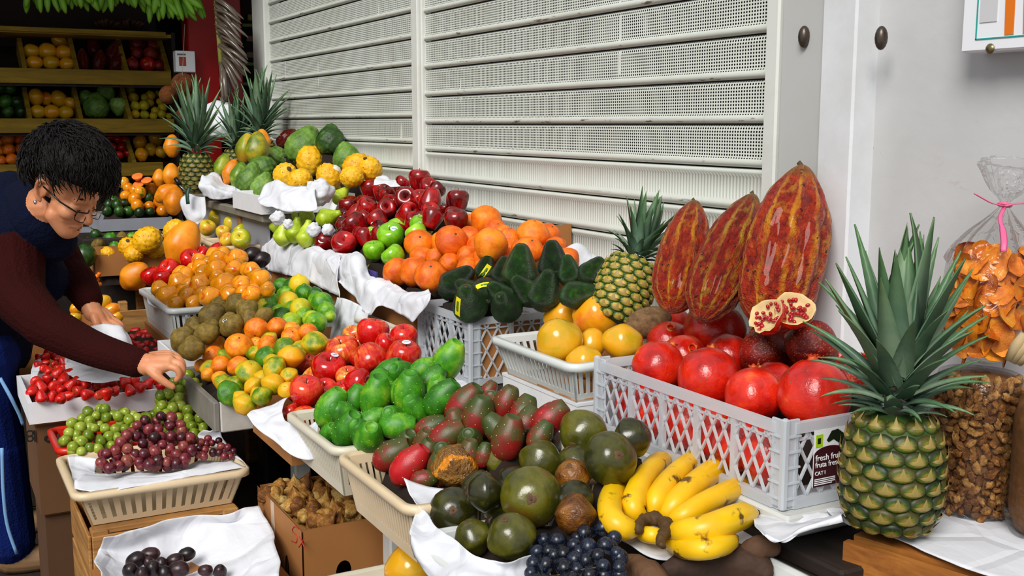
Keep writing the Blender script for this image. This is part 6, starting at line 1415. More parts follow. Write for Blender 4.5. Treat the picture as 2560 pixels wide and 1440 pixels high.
rowpile('cacao_far', z1_, [KS(700, 340, 42, a=-5, s=(2, 2, 2)), KS(850, 400, 52, a=25, s=(2, 2, 2)), KS(620, 450, 42, a=-5, s=(2, 2, 2)), KS(745, 460, 42, a=8, s=(2, 2, 2)), KS(880, 470, 46, a=25, s=(2, 2, 1.6))], 'red cacao pod', 'cacao pod', 'cacao pods in the top bin', 'in the top bin', name='cacao_pod')
rowpile('dark_pomegranate', z1_, [KS(1030, 335, 60), KS(1150, 340, 50), KS(1180, 430, 40), KS(1030, 402, 50), KS(1135, 402, 54), KS(990, 482, 50), KS(1105, 482, 54, k='pomegranate', a=0, tl=80), KS(1195, 492, 46)], 'dark red pomegranate', 'pomegranate', 'pomegranates in the top bin', 'in the top bin', name='pomegranate')
rowpile('green_fruit', z2_, [KS(10, 660, 42), KS(75, 660, 44), KS(40, 762, 48), KS(130, 770, 44), KS(60, 840, 40), KS(155, 838, 40)], 'dark green fruit', 'fruit', 'dark green fruit in the middle bin', 'in the middle bin')
rowpile('mango', z2_, [KS(345, 740, 42, a=0), KS(530, 775, 42), KS(270, 728, 54, a=-5), KS(440, 740, 54, a=-20), KS(280, 840, 50, a=85), KS(385, 840, 52, a=85), KS(490, 845, 48, a=85)], 'orange-yellow mango', 'mango', 'mangoes in the middle bin', 'in the middle bin')
rowpile('cherimoya', z2_, [KS(645, 735, 52), KS(800, 697, 60), KS(720, 795, 85, a=180), KS(885, 797, 60)], 'green cherimoya', 'cherimoya', 'cherimoyas in the middle bin', 'in the middle bin')
rowpile('yellow_lime', z2_, [KS(980, 677, 33), KS(1180, 702, 24), KS(1130, 717, 36), KS(1085, 732, 28), KS(1000, 732, 38), KS(1200, 762, 28), KS(1125, 772, 30), KS(1015, 797, 36), KS(1080, 792, 38), KS(1220, 807, 34), KS(1165, 832, 30), KS(1015, 857, 32), KS(1085, 862, 32), KS(1215, 857, 32), KS(1150, 872, 28), KS(1270, 872, 24)], 'small yellow citrus', 'citrus', 'small yellow citrus in the middle bin', 'in the middle bin', name='small_citrus')
rowpile('orange', z3_, [KS(5, 1060, 36), KS(60, 1047, 45), KS(150, 1047, 46), KS(215, 1112, 34), KS(5, 1132, 38), KS(65, 1122, 45), KS(160, 1122, 45), KS(10, 1207, 38), KS(90, 1197, 44), KS(182, 1197, 44)], 'orange', 'orange', 'oranges in the bottom bin', 'in the bottom yellow bin')
rowpile('green_apple', z3_, [KS(290, 1057, 44), KS(382, 1047, 40), KS(300, 1115, 40)], 'green apple', 'apple', 'green apples in the bottom bin', 'in the bottom yellow bin')
rowpile('tomato', z3_, [KS(720, 1030, 36), KS(770, 1040, 36), KS(820, 1032, 38), KS(885, 1042, 36), KS(940, 1050, 34), KS(780, 1100, 36), KS(840, 1102, 36), KS(912, 1102, 38), KS(960, 1150, 34), KS(890, 1165, 36), KS(830, 1165, 36)], 'dark red tomato', 'tomato', 'tomatoes in the bottom bin', 'in the bottom yellow bin')
rowpile('mango', z3_, [KS(1170, 1037, 55, a=0), KS(1050, 1067, 48), KS(1210, 1142, 40), KS(1130, 1122, 42), KS(1060, 1162, 45)], 'red-yellow mango', 'mango', 'mangoes in the bottom bin', 'in the bottom yellow bin')
# brown banana hands and dark pineapple tops on the very top
M_brban = flat('brown banana peel', '#5a3416', .6, nz=(20, '#3a1e0c')); M_gban = flat('green banana peel', '#6aa81e', .42, nz=(14, '#8cc63a'))
def hangbunch(label, fingers, t, mat, cat='bananas', r_=.011, name='banana_bunch', sag=.02, tipm=None, group=None):
    c = od(sum(f[0] for f in fingers)/len(fingers), sum(f[1] for f in fingers)/len(fingers), t); e = empty(name, c); tag(e, label, cat, group)
    for i, (x0, y0, x1, y1) in enumerate(fingers):
        tt = t+R.uniform(-.06, .06); a, b = od(x0, y0, tt+.04), od(x1, y1, tt); m_ = (a+b)/2+(-FW)*.02+RIGHT*R.uniform(-.01, .01)
        finger([a, m_, b], r_*R.uniform(.9, 1.1), e, mat, 8, 10, tipm, .45)
    return e
rs = random.Random(5)
def fan(x0, x1, y0, y1, n, dx): return [(x0+(x1-x0)*k/n+rs.uniform(-5, 5), -42+rs.uniform(-10, 10), x0+(x1-x0)*k/n+dx*(k/n-.3)+rs.uniform(-8, 8), y0+(y1-y0)*rs.random()) for k in range(n)]
for lab, fg in (('left hanging bunch of green bananas above the shelf', fan(70, 240, 5, 32, 18, 30)), ('middle hanging bunch of green bananas above the shelf', fan(255, 375, 5, 30, 14, 40)), ('right hanging bunch of green bananas beside the red pillar', fan(385, 480, 20, 55, 18, 60)+[(400, -20, 445, 38), (430, -30, 500, 22), (440, -20, 505, 20), (450, -20, 490, 50)])):
    e = hangbunch(lab, fg, 5.25, M_gban, group='hanging green bananas', r_=.0165, tipm=flat('green tip', '#7a9a2a', .6))
    part('stalk', tube([od(sum(f[0] for f in fg)/len(fg), -30, 5.3), od(sum(f[0] for f in fg)/len(fg), -130, 5.32)], .02, 8), M_gstem, e)
for lab, cx in (('brown banana hand lying on the top shelf, left one', 265), ('brown banana hand lying on the top shelf, right one', 325)):
    hangbunch(lab, [(cx+4*(k-4), 72, cx+9*(k-4), 44-abs(k-4)*-3) for k in range(9)], 6.1, M_brban, r_=.012, group='brown bananas on the top shelf')
# red pillar, carton, coconuts, hanging pods
M_rpil = flat('red painted pillar', '#b80c08', .45, nz=(4, '#9c0806'))
a, b = ox(472, 150, -5.72), ox(548, 150, -5.72)
pl_ = part('pillar', bbox(-5.86, -5.72, a.y, b.y, 0, 2.55, .006), M_rpil, None, False); tag(pl_, 'red painted pillar beside the yellow shelf', kind='structure')
rp2 = part('red_panel', bbox(-6.4, -6.37, ox(500, 20, -6.37).y, ox(602, 20, -6.37).y, 1.2, 2.5, .006), M_rpil, None, False); tag(rp2, 'red wall panel behind the hanging pods', kind='structure'); rp2.name = 'wall_red'
wc_ = empty('white_carton', od(465, 180, 5.35)); tag(wc_, 'small white carton with red picture hanging on the red pillar', 'carton')
a, b = ox(440, 180, -5.66), ox(487, 128, -5.66)
part('carton_body', bbox(-5.715, -5.655, a.y, b.y, a.z, b.z, .003), M_pw, wc_, False)
part('picture', box(-5.6548, -5.654, a.y+.016, a.y+.05, a.z+.03, a.z+.075), flat('red picture', '#a84030', .5), wc_, False); part('print_line', box(-5.6548, -5.654, a.y+.008, a.y+.05, b.z-.022, b.z-.014), flat('grey print', '#6a6a6a', .5), wc_, False)
part('string', tube([Vector((-5.68, (a.y+b.y)/2, b.z)), Vector((-5.68, (a.y+b.y)/2+.005, b.z+.18))], .0015, 5), M_stem, wc_)
for i, (px, py, rp, t) in enumerate(((470, 243, 21, 5.3), (420, 237, 22, 5.15), (457, 212, 29, 5.1), (462, 290, 22, 5.2))):
    o = put('coconut', od(px, py, t), rp/F_PX*t, orient(30*i, 20)); tag(o, 'brown coconut hanging beside the red pillar, '+['rear', 'left', 'uppermost', 'lowest'][i]+' one', 'coconut', 'coconuts in the net')
sg_ = part('string', tube([od(462, 60, 5.2), od(455, 200, 5.05), od(452, 250, 5.0), od(465, 322, 5.0)], .0012, 5), flat('pale string', '#9a948a', .6)); tag(sg_, 'pale string holding and hanging below the coconuts', 'string')
M_podg = flat('grey-brown wrapped pod', '#6e6154', .28, nz=(18, '#4a3f36'), Coat_Weight=.3)
hp = empty('hanging_pod_bunch', od(575, 130, 5.0)); tag(hp, 'hanging bunch of long grey-brown pods at the shutter end', 'pods')
rs = random.Random(21)
for k in range(46):
    s = k/45; bx, by = 532+26*s+rs.uniform(-3, 12), -8+205*s
    if s < .72: tx, ty = bx+58+rs.uniform(-8, 14), by+40+rs.uniform(-8, 18)
    else: tx, ty = bx+(50-95*(s-.72)*2.2)*rs.uniform(.4, 1), by+75+rs.uniform(-12, 8)
    t = 5.02-rs.uniform(0, .07); a, b = od(bx, by, t+.03), od(tx, ty, t); m_ = (a+b)/2+UPV*.012-FW*.012
    part('pod', tube(catmull([a, m_, b], 8), [.006, .0095, .011, .0115, .011, .0105, .010, .008, .003], 7, flat=.75), M_podg, hp)
part('stalk', tube([od(537, -60, 5.05), od(545, 60, 5.05), od(556, 200, 5.05)], .012, 8), flat('yellow-green stalk', '#8a8a3a', .6), hp)
paper('white plastic bag behind the pineapple crowns', [[od(505, 265, 5.0), od(540, 250, 5.02), od(600, 268, 5.0)], [od(500, 300, 4.98), od(545, 300, 4.96), od(606, 300, 4.98)], [od(498, 345, 5.0), od(550, 345, 4.98), od(608, 340, 5.0)]], 18, 16, .02, 12, name='plastic_bag', cat='bag')
# shelf glimpsed right of the pods
gs = empty('inner_shelf', (-6.6, .1, 0)); tag(gs, 'green-edged inner shelf glimpsed beside the end post', 'shelf')
for py in (58, 155, 205):
    a = ox(605, py, -6.55); b = ox(650, py, -6.55); part('board', bbox(-6.75, -6.55, a.y, b.y+.1, a.z-.02, a.z, .003), flat('olive shelf edge', '#5a6a22', .6), gs, False)
part('upright', bbox(-6.76, -6.74, ox(605, 100, -6.75).y, ox(690, 100, -6.75).y, .2, 2.3, .003), M_dark2, gs, False)
for i, (px, py) in enumerate(((625, 45), (622, 98), (622, 138), (618, 252))):
    p = ox(px, py, -6.6); o = part('small_packet', bbox(-6.62, -6.56, p.y-.025, p.y+.025, p.z-.018, p.z+.018, .004), flat('packet %d' % i, ['#7d6a14', '#6a4a2a', '#6a4a2a', '#c8780e'][i], .6), None, False); tag(o, ['yellow packet on the inner shelf, uppermost', 'brown packet on the inner shelf, upper of two', 'brown packet on the inner shelf, lower of two', 'orange packet low on the inner shelf'][i], 'packet', 'packets on the inner shelf')

# ================================================================== middle distance, left of the tiers
def front_tray(label, px0, py0, px1, py1, x, hpx, dx, mat, **kw):
    a, b = ox(px0, py0, x), ox(px1, py1, x); h = hpx/F_PX*depth(a); z = (a.z+b.z)/2
    return carton(label, x-dx, x, a.y, b.y, z-h, z, mat, .006, **kw), z
gt_, zt = front_tray('grey film-covered tray of tree tomatoes and green fruit', 246, 552, 430, 540, -4.95, 30, .34, M_grey, name='fruit_tray', cat='tray')
bt = empty('trestle', (-5.1, -1.3, 0)); tag(bt, 'dark trestle table under the grey tree tomato tray', 'table')
a, b = ox(215, 575, -4.93), ox(432, 570, -4.93); part('top_board', bbox(-5.35, -4.93, a.y-.15, b.y, zt-.085, zt-.062, .003), M_grey, bt, False)
for y in (ox(222, 600, -4.95).y, b.y-.03): part('leg', bbox(-4.97, -4.94, y, y+.03, 0, zt-.085, .003), M_white, bt, False)
KT = lambda cx, cy, r_, **k: (cx/3, 320+cy/3, r_/3, k)
XP = lambda x, z, s: (Vector((x, 0, z)), Vector((s, 0, 1)).normalized())
gf = dict(k='green_fruit', nm='green_fruit', cat='fruit', adj='small dark green fruit')
pile('tree_tomato', XP(-4.97, zt-.03, .75), [KT(850, 545, 38, **gf), KT(930, 570, 38, **gf), KT(820, 575, 38, **gf), KT(880, 575, 38, **gf), KT(930, 412, 40), KT(965, 452, 40), KT(1010, 470, 38), KT(1050, 482, 44), KT(1135, 462, 46), KT(945, 512, 40), KT(1010, 532, 44), KT(1110, 527, 42, **gf), KT(1195, 562, 42), KT(1030, 582, 44), KT(1120, 590, 40), KT(800, 622, 38, **gf), KT(895, 625, 38, **gf), KT(965, 627, 38, **gf), KT(1045, 632, 36, **gf), KT(1125, 632, 36, **gf), KT(1220, 622, 42, a=85)],
     'orange tree tomato', 'tree tomato', 'fruit in the grey tray', ymax=None, where='in the grey tray', overlap=.8, bed=(gt_, zt-.06))
M_flesh = flat('cut orange flesh', '#e8561c', .35, nz=(30, '#f59a4a'))
for i, (px, py) in enumerate(((343, 440), (346, 460), (366, 450))):
    p = od(px, py, 4.85); q4 = (UPV*.75-FW*.65).to_track_quat('Z', 'Y'); o = empty('cut_tree_tomato', p); o.rotation_mode = 'QUATERNION'; o.rotation_quaternion = q4; tag(o, 'halved tree tomato showing orange flesh, '+['rear one', 'front one', 'right one'][i]+' on the pile', 'tree tomato', 'halved tree tomatoes')
    link('half_skin', mesh('half_skin', lathe([(0, -.022), (.013, -.018), (.022, -.007), (.024, 0)], 16), S_tom), o, loc=(0, 0, 0)); link('cut_face', mesh('cut_face', lathe([(0, .001), (.018, .001), (.024, 0)], 16), M_flesh), o, loc=(0, 0, 0))
cb_, zc = front_tray('brown cardboard carton of yellow pitahayas behind the papaya', 236, 632, 412, 634, -4.35, 55, .30, M_card)
pile('pitahaya', XP(-4.37, zc-.03, .55), [KT(1160, 917, 62, a=85), KT(810, 942, 46), KT(1105, 842, 92, a=60), KT(960, 892, 66), KT(1005, 945, 58, a=85)], 'yellow bumpy pitahaya', 'pitahaya', 'pitahayas in the carton', ymax=None, where='in the cardboard carton', overlap=.8, bed=(cb_, zc-.12))
lf_ = empty('fruit_rack', (-4.75, -1.2, 0)); tag(lf_, 'dark rack of limes behind the pitahaya carton', 'rack'); a, b = ox(200, 640, -4.68), ox(420, 640, -4.68); part('board', bbox(-4.9, -4.68, a.y, b.y, a.z-.02, a.z, .003), M_dkwood, lf_, False)
for y in (a.y+.02, b.y-.05): part('leg', bbox(-4.88, -4.70, y, y+.03, 0, a.z-.02, .003), M_dkwood, lf_, False)
pile('lime', XP(-4.69, a.z, .5), [KT(990, 825, 42), KT(720, 802, 40, **gf), KT(915, 832, 44, k='kiwi', nm='brown_fruit', cat='fruit', adj='brown fruit'), KT(825, 832, 48), KT(740, 882, 50, k='kiwi', nm='brown_fruit', cat='fruit', adj='brown fruit'), KT(862, 892, 42)], 'pale green lime', 'lime', 'limes behind the carton', ymax=None, where='behind the carton', overlap=.8)
o = put('green_papaya', od(212, 640, 4.1), .042, orient(10, 0), name='green_squash'); o.data = LIB['green_fruit'][0]; tag(o, 'large dark green fruit beside the sleeve behind the hand', 'fruit')
# wooden crate with papaya
wcr = empty('wooden_crate', (-4.15, -.85, 0)); tag(wcr, 'slatted raw wood crate with a papaya left of the granadillas', 'crate')
x0, x1, y0, y1, zt2 = -4.55, -3.88, -.915, -.72, .70
for x, y in ((x0, y0), (x1-.03, y0), (x1-.03, y1-.03), (x0, y1-.03)): part('corner_post', bbox(x, x+.03, y, y+.03, .30, zt2, .003), M_wood, wcr, False)
for z in (.32, .44, .57):
    part('slat', bbox(x0, x1, y0-.008, y0-.001, z, z+.10, .002), M_wood, wcr, False); part('slat', bbox(x1+.001, x1+.008, y0, y1, z, z+.10, .002), M_wood, wcr, False); part('slat', bbox(x0, x1, y1+.001, y1+.008, z, z+.10, .002), M_wood, wcr, False)
part('base', bbox(x0, x1, y0, y1, .30, .31, .002), M_wood, wcr, False)
for x, y in ((x0, y0), (x1-.03, y0), (x1-.03, y1-.03), (x0, y1-.03)): part('foot', bbox(x, x+.03, y, y+.03, 0, .30, .003), M_wood, wcr, False)
o = put('orange_papaya', od(335, 692, 4.0), .050, orient(50, 20), name='papaya', scl=(1, 1, .8)); tag(o, 'yellow papaya in the slatted wood crate', 'papaya')
for i, (px, py, rp, a, t) in enumerate(((455, 612, 44, 24, 3.75), (430, 367, 21, 0, 4.95), (428, 440, 22, 0, 4.8), (398, 447, 17, 0, 4.9), (458, 430, 16, 8, 4.85), (415, 485, 24, 60, 4.75), (436, 505, 26, 10, 4.7))):
    o = put('orange_papaya', od(px, py, t), rp/F_PX*t, orient(a, 0), name='papaya', scl=(1, 1, .85)); tag(o, ['largest orange papaya leaning behind the granadillas', 'upright orange papaya, topmost of the papaya stack', 'orange papaya below the topmost one', 'small orange papaya left of the stack', 'slim orange papaya right of the stack', 'slanted orange papaya low in the stack', 'lowest orange papaya beside the hanging towel'][i], 'papaya', 'papaya stack by the shelf' if i else None)
o = put('pitahaya', od(437, 577, 3.95), .038, orient(40, 0)); tag(o, 'yellow bumpy pitahaya behind the largest orange papaya', 'pitahaya')
pst = part('papaya_stand', bbox(-5.0, -4.70, -.92, -.60, 0, .84, .006), M_dkwood, None, False); tag(pst, 'dark stand carrying the stacked orange papayas', 'stand')
pst2 = part('papaya_stand', bbox(-3.86, -3.72, -.80, -.64, 0, .74, .006), M_dkwood, None, False); tag(pst2, 'dark block under the largest orange papaya', 'stand')
for i, (px, py, rp) in enumerate(((257, 757, 20), (280, 777, 20), (291, 795, 18), (190, 772, 15), (187, 796, 16))):
    o = put('mango', od(px, py, 3.75), rp/F_PX*3.75, orient(60, 20), name='mango'); tag(o, 'yellow mango in the low tray behind the left hand, '+ORC[i]+' one', 'mango', 'yellow mangoes behind the left hand')
mt_, _ = front_tray('low cardboard tray of yellow mangoes behind the left hand', 170, 812, 300, 808, -3.92, 30, .22, M_card)
ob_ = empty('berry_cluster', od(225, 690, 4.0)); tag(ob_, 'cluster of small orange berries beside the sleeve', 'berries')
bm_ = mesh('berry', lathe(ellprof(8, 1, 1), 10), S_or); rs = random.Random(3)
for k in range(26): link('berry', bm_, ob_, loc=Vector((rs.gauss(0, .02), rs.gauss(0, .02), rs.gauss(0, .016))), scale=(.008,)*3)
for z in (.3,): pass
bst = part('berry_box', bbox(-4.2, -3.95, -1.28, -1.02, 0, .62, .005), M_dkwood, None, False); tag(bst, 'dark box under the orange berries', 'box')
# towel and knife at the shelf corner
paper('white towel hanging at the corner of the raised shelf', [[od(470, 482, 4.35), od(490, 492, 4.33), od(512, 490, 4.32)], [od(452, 500, 4.34), od(480, 505, 4.31), od(514, 505, 4.31)], [od(458, 535, 4.33), od(485, 540, 4.30), od(514, 535, 4.30)], [od(470, 556, 4.33), od(488, 562, 4.30), od(506, 556, 4.31)]], 22, 22, .010, 14, name='towel', cat='towel')
kn = empty('knife', od(445, 455, 4.3)); tag(kn, 'knife with black handle lying beside the white towel', 'knife')
part('handle', tube([od(438, 445, 4.3), od(451, 463, 4.3)], [.008, .009], 8), flat('black plastic', '#0c0c0e', .4), kn); part('blade', tube([od(451, 463, 4.3), od(468, 482, 4.3)], [.010, .003], 6, flat=.15), flat('steel blade', '#d8dadc', .2, Metallic=.8), kn)
hk = part('green_strap', tube(catmull([od(472, 468, 4.28), od(468, 485, 4.27), od(470, 510, 4.27)], 8), .008, 8, flat=.4), flat('dark green strap', '#0e3a2e', .5)); tag(hk, 'dark green strap over the white towel', 'strap')
# ================================================================== the woman bending over the grapes (one continuous body surface)
PR = []      # (points, material index) : tapered limbs and ellipsoids that are fused by a voxel remesh
def limb(pts, rads, mi, m=None, n=16, squash=1.0):
    m = m or 6*(len(pts)-1)
    P = catmull(pts, m) if len(pts) > 2 else [Vector(pts[0]).lerp(Vector(pts[1]), k/m) for k in range(m+1)]
    rr_ = [q[0] for q in catmull([(v, 0, 0) for v in rads], m)] if len(pts) > 2 else [rads[0]+(rads[1]-rads[0])*k/m for k in range(m+1)]
    for p, q in ((P[0], rr_[0]), (P[-1], rr_[-1])): PR.append((xf(lathe(ellprof(8, q, q), n), Matrix.Translation(p)), mi, [p], [q]))
    PR.append((tube(P, rr_, n, True, squash), mi, P, rr_))
def blob(c, rx, ry, rz, X, Y, Z_, mi, samp=True):
    M = Matrix((X, Y, Z_)).transposed().to_4x4(); M.translation = c
    v = lathe(ellprof(14, 1, 1), 20); PR.append((xf(v, M @ Matrix.Diagonal((rx, ry, rz, 1))), mi, [Vector(c)], [min(rx, ry, rz)], (M, (rx, ry, rz))))
SKIN, VEST, SLEEVE, PANT, SHOE = 0, 1, 2, 3, 4
P_ = od
hipL, hipR = P_(-60, 890, 3.30), P_(-70, 905, 3.08); pel = (hipL+hipR)/2+Vector((0, 0, .05))
chest = P_(-10, 640, 3.02); nk0 = P_(70, 545, 2.93)
# trunk
limb([pel, P_(-60, 770, 3.14), chest, P_(45, 575, 2.96)], [.165, .150, .150, .105], VEST, 20)
shR, shL = P_(30, 640, 2.86), P_(120, 615, 3.10)
limb([P_(20, 600, 2.90), P_(75, 590, 3.05)], [.105, .095], VEST)
limb([chest, P_(100, 690, 2.98), P_(95, 740, 2.98)], [.13, .075, .05], VEST)
limb([P_(30, 505, 2.95), P_(60, 540, 2.92)], [.085, .075], VEST)
# collar and neck
Hc = P_(166.5, 465.3, 2.80); HK = .925
f_ = (RIGHT*.792-UPV*.598-FW*.128).normalized(); rt = (RIGHT*-.302-UPV*.201-FW*.932).normalized(); u_ = (RIGHT*.531+UPV*.776-FW*.339).normalized()   # face, her right side, crown
hp_ = lambda a, b, c: Hc+(f_*a+rt*b+u_*c)*HK
limb([nk0, hp_(-.025, 0, -.085)], [.062, .055], SKIN)
limb([P_(55, 560, 2.93), P_(95, 560, 2.92)], [.085, .068], VEST); limb([P_(70, 505, 2.90), P_(98, 545, 2.86), P_(135, 600, 2.90)], [.062, .074, .060], VEST)
# head
blob(hp_(-.012, 0, .028), .091, .070, .087, f_, rt, u_, SKIN)            # skull
blob(hp_(.030, 0, -.035), .057, .055, .070, f_, rt, u_, SKIN)            # face
limb([hp_(.028, .040, -.070), hp_(.062, .018, -.102), hp_(.066, 0, -.106), hp_(.062, -.018, -.102), hp_(.028, -.040, -.070)], [.024, .020, .021, .020, .024], SKIN)   # jaw and chin
for sd in (1, -1):
    blob(hp_(.058, .036*sd, -.035), .026, .026, .024, f_, rt, u_, SKIN)  # cheek
    limb([hp_(.078, .012*sd, .008), hp_(.070, .040*sd, .006)], [.011, .009], SKIN)   # brow
    blob(hp_(.070, .031*sd, -.012), .013, .016, .011, f_, rt, u_, SKIN)  # eyelid
    blob(hp_(.094, .011*sd, -.049), .010, .009, .008, f_, rt, u_, SKIN)  # nostril
    ez = lambda a, b, c: hp_(a, (.074+b)*sd, c)      # ear: helix, concha, lobe
    limb([ez(.004, .002, .000), ez(.002, .008, .016), ez(-.012, .013, .022), ez(-.026, .014, .010), ez(-.026, .012, -.012), ez(-.014, .008, -.034), ez(-.004, .004, -.040)], [.0045, .005, .0055, .0055, .005, .0065, .005], SKIN, 30, 8)
    blob(hp_(-.012, .073*sd, -.010), .014, .006, .024, f_, rt, u_, SKIN)
limb([hp_(.080, 0, .004), hp_(.094, 0, -.022), hp_(.104, 0, -.044)], [.0085, .0095, .0125], SKIN)       # nose
limb([hp_(.074, .022, -.077), hp_(.086, 0, -.073), hp_(.074, -.022, -.077)], [.005, .0085, .005], SKIN)  # upper lip
limb([hp_(.072, .018, -.085), hp_(.082, 0, -.085), hp_(.072, -.018, -.085)], [.005, .008, .005], SKIN)   # lower lip
# right arm (near), with the cuff of the sleeve ending at the wrist
limb([shR, P_(45, 735, 2.80), P_(112, 812, 2.74)], [.082, .070, .056], SLEEVE)
limb([P_(112, 812, 2.74), P_(225, 868, 2.70), P_(340, 906, 2.66)], [.056, .045, .037], SLEEVE)
wR = P_(352, 910, 2.655); limb([P_(330, 903, 2.66), wR, P_(375, 910, 2.65)], [.026, .024, .026], SKIN)
def fing(pts, r0, r1, t): limb([P_(x, y, t+dt) for x, y, dt in pts], [r0+(r1-r0)*k/(len(pts)-1) for k in range(len(pts))], SKIN, 5*(len(pts)-1), 10)
for dy, dt in ((0, 0), (-6, .02), (-11, .040)): limb([P_(362, 912+dy*.5, 2.65+dt*.6), P_(395, 906+dy, 2.645+dt), P_(423, 900+dy, 2.645+dt)], [.022, .019, .014], SKIN)
limb([P_(365, 918, 2.64), P_(400, 918, 2.632), P_(420, 915, 2.632)], [.020, .017, .012], SKIN)
fing([(418, 916, 0), (440, 922, -.004), (449, 938, 0), (441, 950, .006)], .0092, .0068, 2.632)      # index
fing([(423, 904, .012), (449, 909, .010), (458, 927, .014), (450, 943, .02)], .0092, .0068, 2.632)   # middle
fing([(423, 895, .030), (448, 898, .030), (459, 915, .034), (455, 932, .038)], .0088, .0064, 2.632)     # ring
fing([(420, 888, .048), (441, 889, .050), (452, 902, .054), (450, 917, .058)], .0085, .006, 2.632)    # little
fing([(372, 922, -.004), (392, 940, -.012), (412, 955, -.010), (431, 967, -.004)], .013, .0080, 2.632)  # thumb
# left arm (far)
limb([shL, P_(165, 680, 3.10), P_(195, 705, 3.06)], [.075, .062, .05], SLEEVE)
limb([P_(195, 705, 3.06), P_(220, 748, 3.02)], [.05, .040], SLEEVE)
limb([P_(218, 745, 3.02), P_(232, 782, 3.00)], [.028, .025], SKIN)
for dx, dt in ((0, 0), (10, .02), (18, .036)): limb([P_(232, 782, 3.0+dt*.5), P_(245+dx*.7, 795-dx*.5, 2.99+dt), P_(256+dx, 806-dx*.6, 2.985+dt)], [.024, .020, .014], SKIN)
fing([(258, 808, 0), (276, 816, -.01), (290, 824, -.006), (302, 832, 0)], .0105, .0075, 2.985)
fing([(266, 802, .018), (284, 808, .010), (298, 817, .012), (306, 828, .016)], .0105, .0075, 2.985)
fing([(273, 797, .034), (290, 803, .03), (302, 812, .03), (308, 821, .034)], .010, .007, 2.985)
fing([(270, 792, .05), (286, 797, .05), (297, 805, .05), (303, 813, .052)], .0085, .006, 2.985)
fing([(236, 792, -.008), (242, 810, -.016), (247, 824, -.014), (250, 838, -.008)], .013, .0085, 2.985)
# legs and shoes
def leg(hip, knee, ankle, toe):
    limb([hip, knee], [.105, .078], PANT, 12); limb([knee, ankle], [.080, .072], PANT, 12)
    limb([ankle+Vector((0, 0, -.01)), Vector((ankle.x, ankle.y, .045)), toe], [.042, .045, .032], SHOE, 12)
aR = P_(25, 1372, 3.20); aR.z = .10; kR = P_(-12, 1120, 3.14)
aL = P_(20, 1300, 3.50); aL.z = .10; kL = P_(-10, 1080, 3.40)
leg(hipR, kR, aR, aR+Vector((.03, .15, -.065))); leg(hipL, kL, aL, aL+Vector((.02, .16, -.065)))
limb([pel, hipR], [.15, .12], PANT); limb([pel, hipL], [.15, .12], PANT)
V, Fc = join(*[p[0] for p in PR])
tmp = bpy.data.objects.new('tmp', mesh('tmp', (V, Fc))); COL.objects.link(tmp)
rm = tmp.modifiers.new('r', 'REMESH'); rm.mode = 'VOXEL'; rm.voxel_size = .0030; rm.use_smooth_shade = True
sm = tmp.modifiers.new('s', 'SMOOTH'); sm.iterations = 2; sm.factor = .5
dg = bpy.context.evaluated_depsgraph_get(); bm_ = bpy.data.meshes.new_from_object(tmp.evaluated_get(dg)); bpy.data.objects.remove(tmp)
nP = len(bm_.polygons); cen = np.empty(nP*3); bm_.polygons.foreach_get('center', cen); cen = cen.reshape(-1, 3)
best = np.full(nP, 9.0); mi_ = np.zeros(nP, int)
for p in PR:
    if len(p) > 4:
        M, rr_ = p[4]; Mi = np.array(M.inverted()); l = cen@Mi[:3, :3].T+Mi[:3, 3]; k = np.linalg.norm(l/np.array(rr_), axis=1); d = (k-1)*min(rr_)
    else:
        d = np.full(nP, 9.0)
        for c, q in zip(p[2], p[3]): d = np.minimum(d, np.linalg.norm(cen-np.array(c), axis=1)-q)
    up_ = d < best; best[up_] = d[up_]; mi_[up_] = p[1]
def m_cloth(name, a, b, sc=160):
    t = NT(name); t.bump(t.math('ADD', t.noise(sc, 2), t.math('MULTIPLY', t.noise(9, 3), 2.0)), .4, .012); return t.set(t.mix(t.noise(7, 3), a, b), .9, Specular_IOR_Level=.12)
def m_skin():
    t = NT('warm skin'); n = t.noise(40, 4); c = t.mix(t.mapr(t.noise(12, 3), .3, .7), '#dd9a70', '#cc8258'); t.bump(n, .12, .004)
    return t.set(c, .48, Subsurface_Weight=.12, Subsurface_Radius=(.012, .005, .003))
M_skinw = m_skin()
for m_ in (M_skinw, m_cloth('navy vest', '#05070f', '#0a1230'), m_cloth('maroon sleeve', '#240504', '#330907'), m_cloth('blue trousers', '#0a1a52', '#0e2266'), flat('tan shoe', '#8a6a48', .6)): bm_.materials.append(m_)
bm_.polygons.foreach_set('material_index', [int(x) for x in mi_]); bm_.polygons.foreach_set('use_smooth', [True]*nP); bm_.update()
wm = empty('person', Vector((hipR.x, hipR.y, 0))); tag(wm, 'woman in navy vest and maroon sleeves bending over to pick grapes', 'person')
bm_.name = 'body'; link('body', bm_, wm)
# trouser stripe
M_strp = flat('pale blue stripe', '#7aa8d8', .7)
def stripe_on(pts):
    return tube(catmull([P_(x, y, t) for x, y, t in pts], 14), .005, 6, flat=.5)
part('trouser_stripe', stripe_on([(5, 1120, 3.055), (8, 1220, 3.07), (18, 1310, 3.10), (42, 1385, 3.13)]), M_strp, wm); part('trouser_stripe', stripe_on([(0, 945, 3.02), (25, 990, 3.03), (48, 1035, 3.06), (58, 1062, 3.08)]), M_strp, wm)
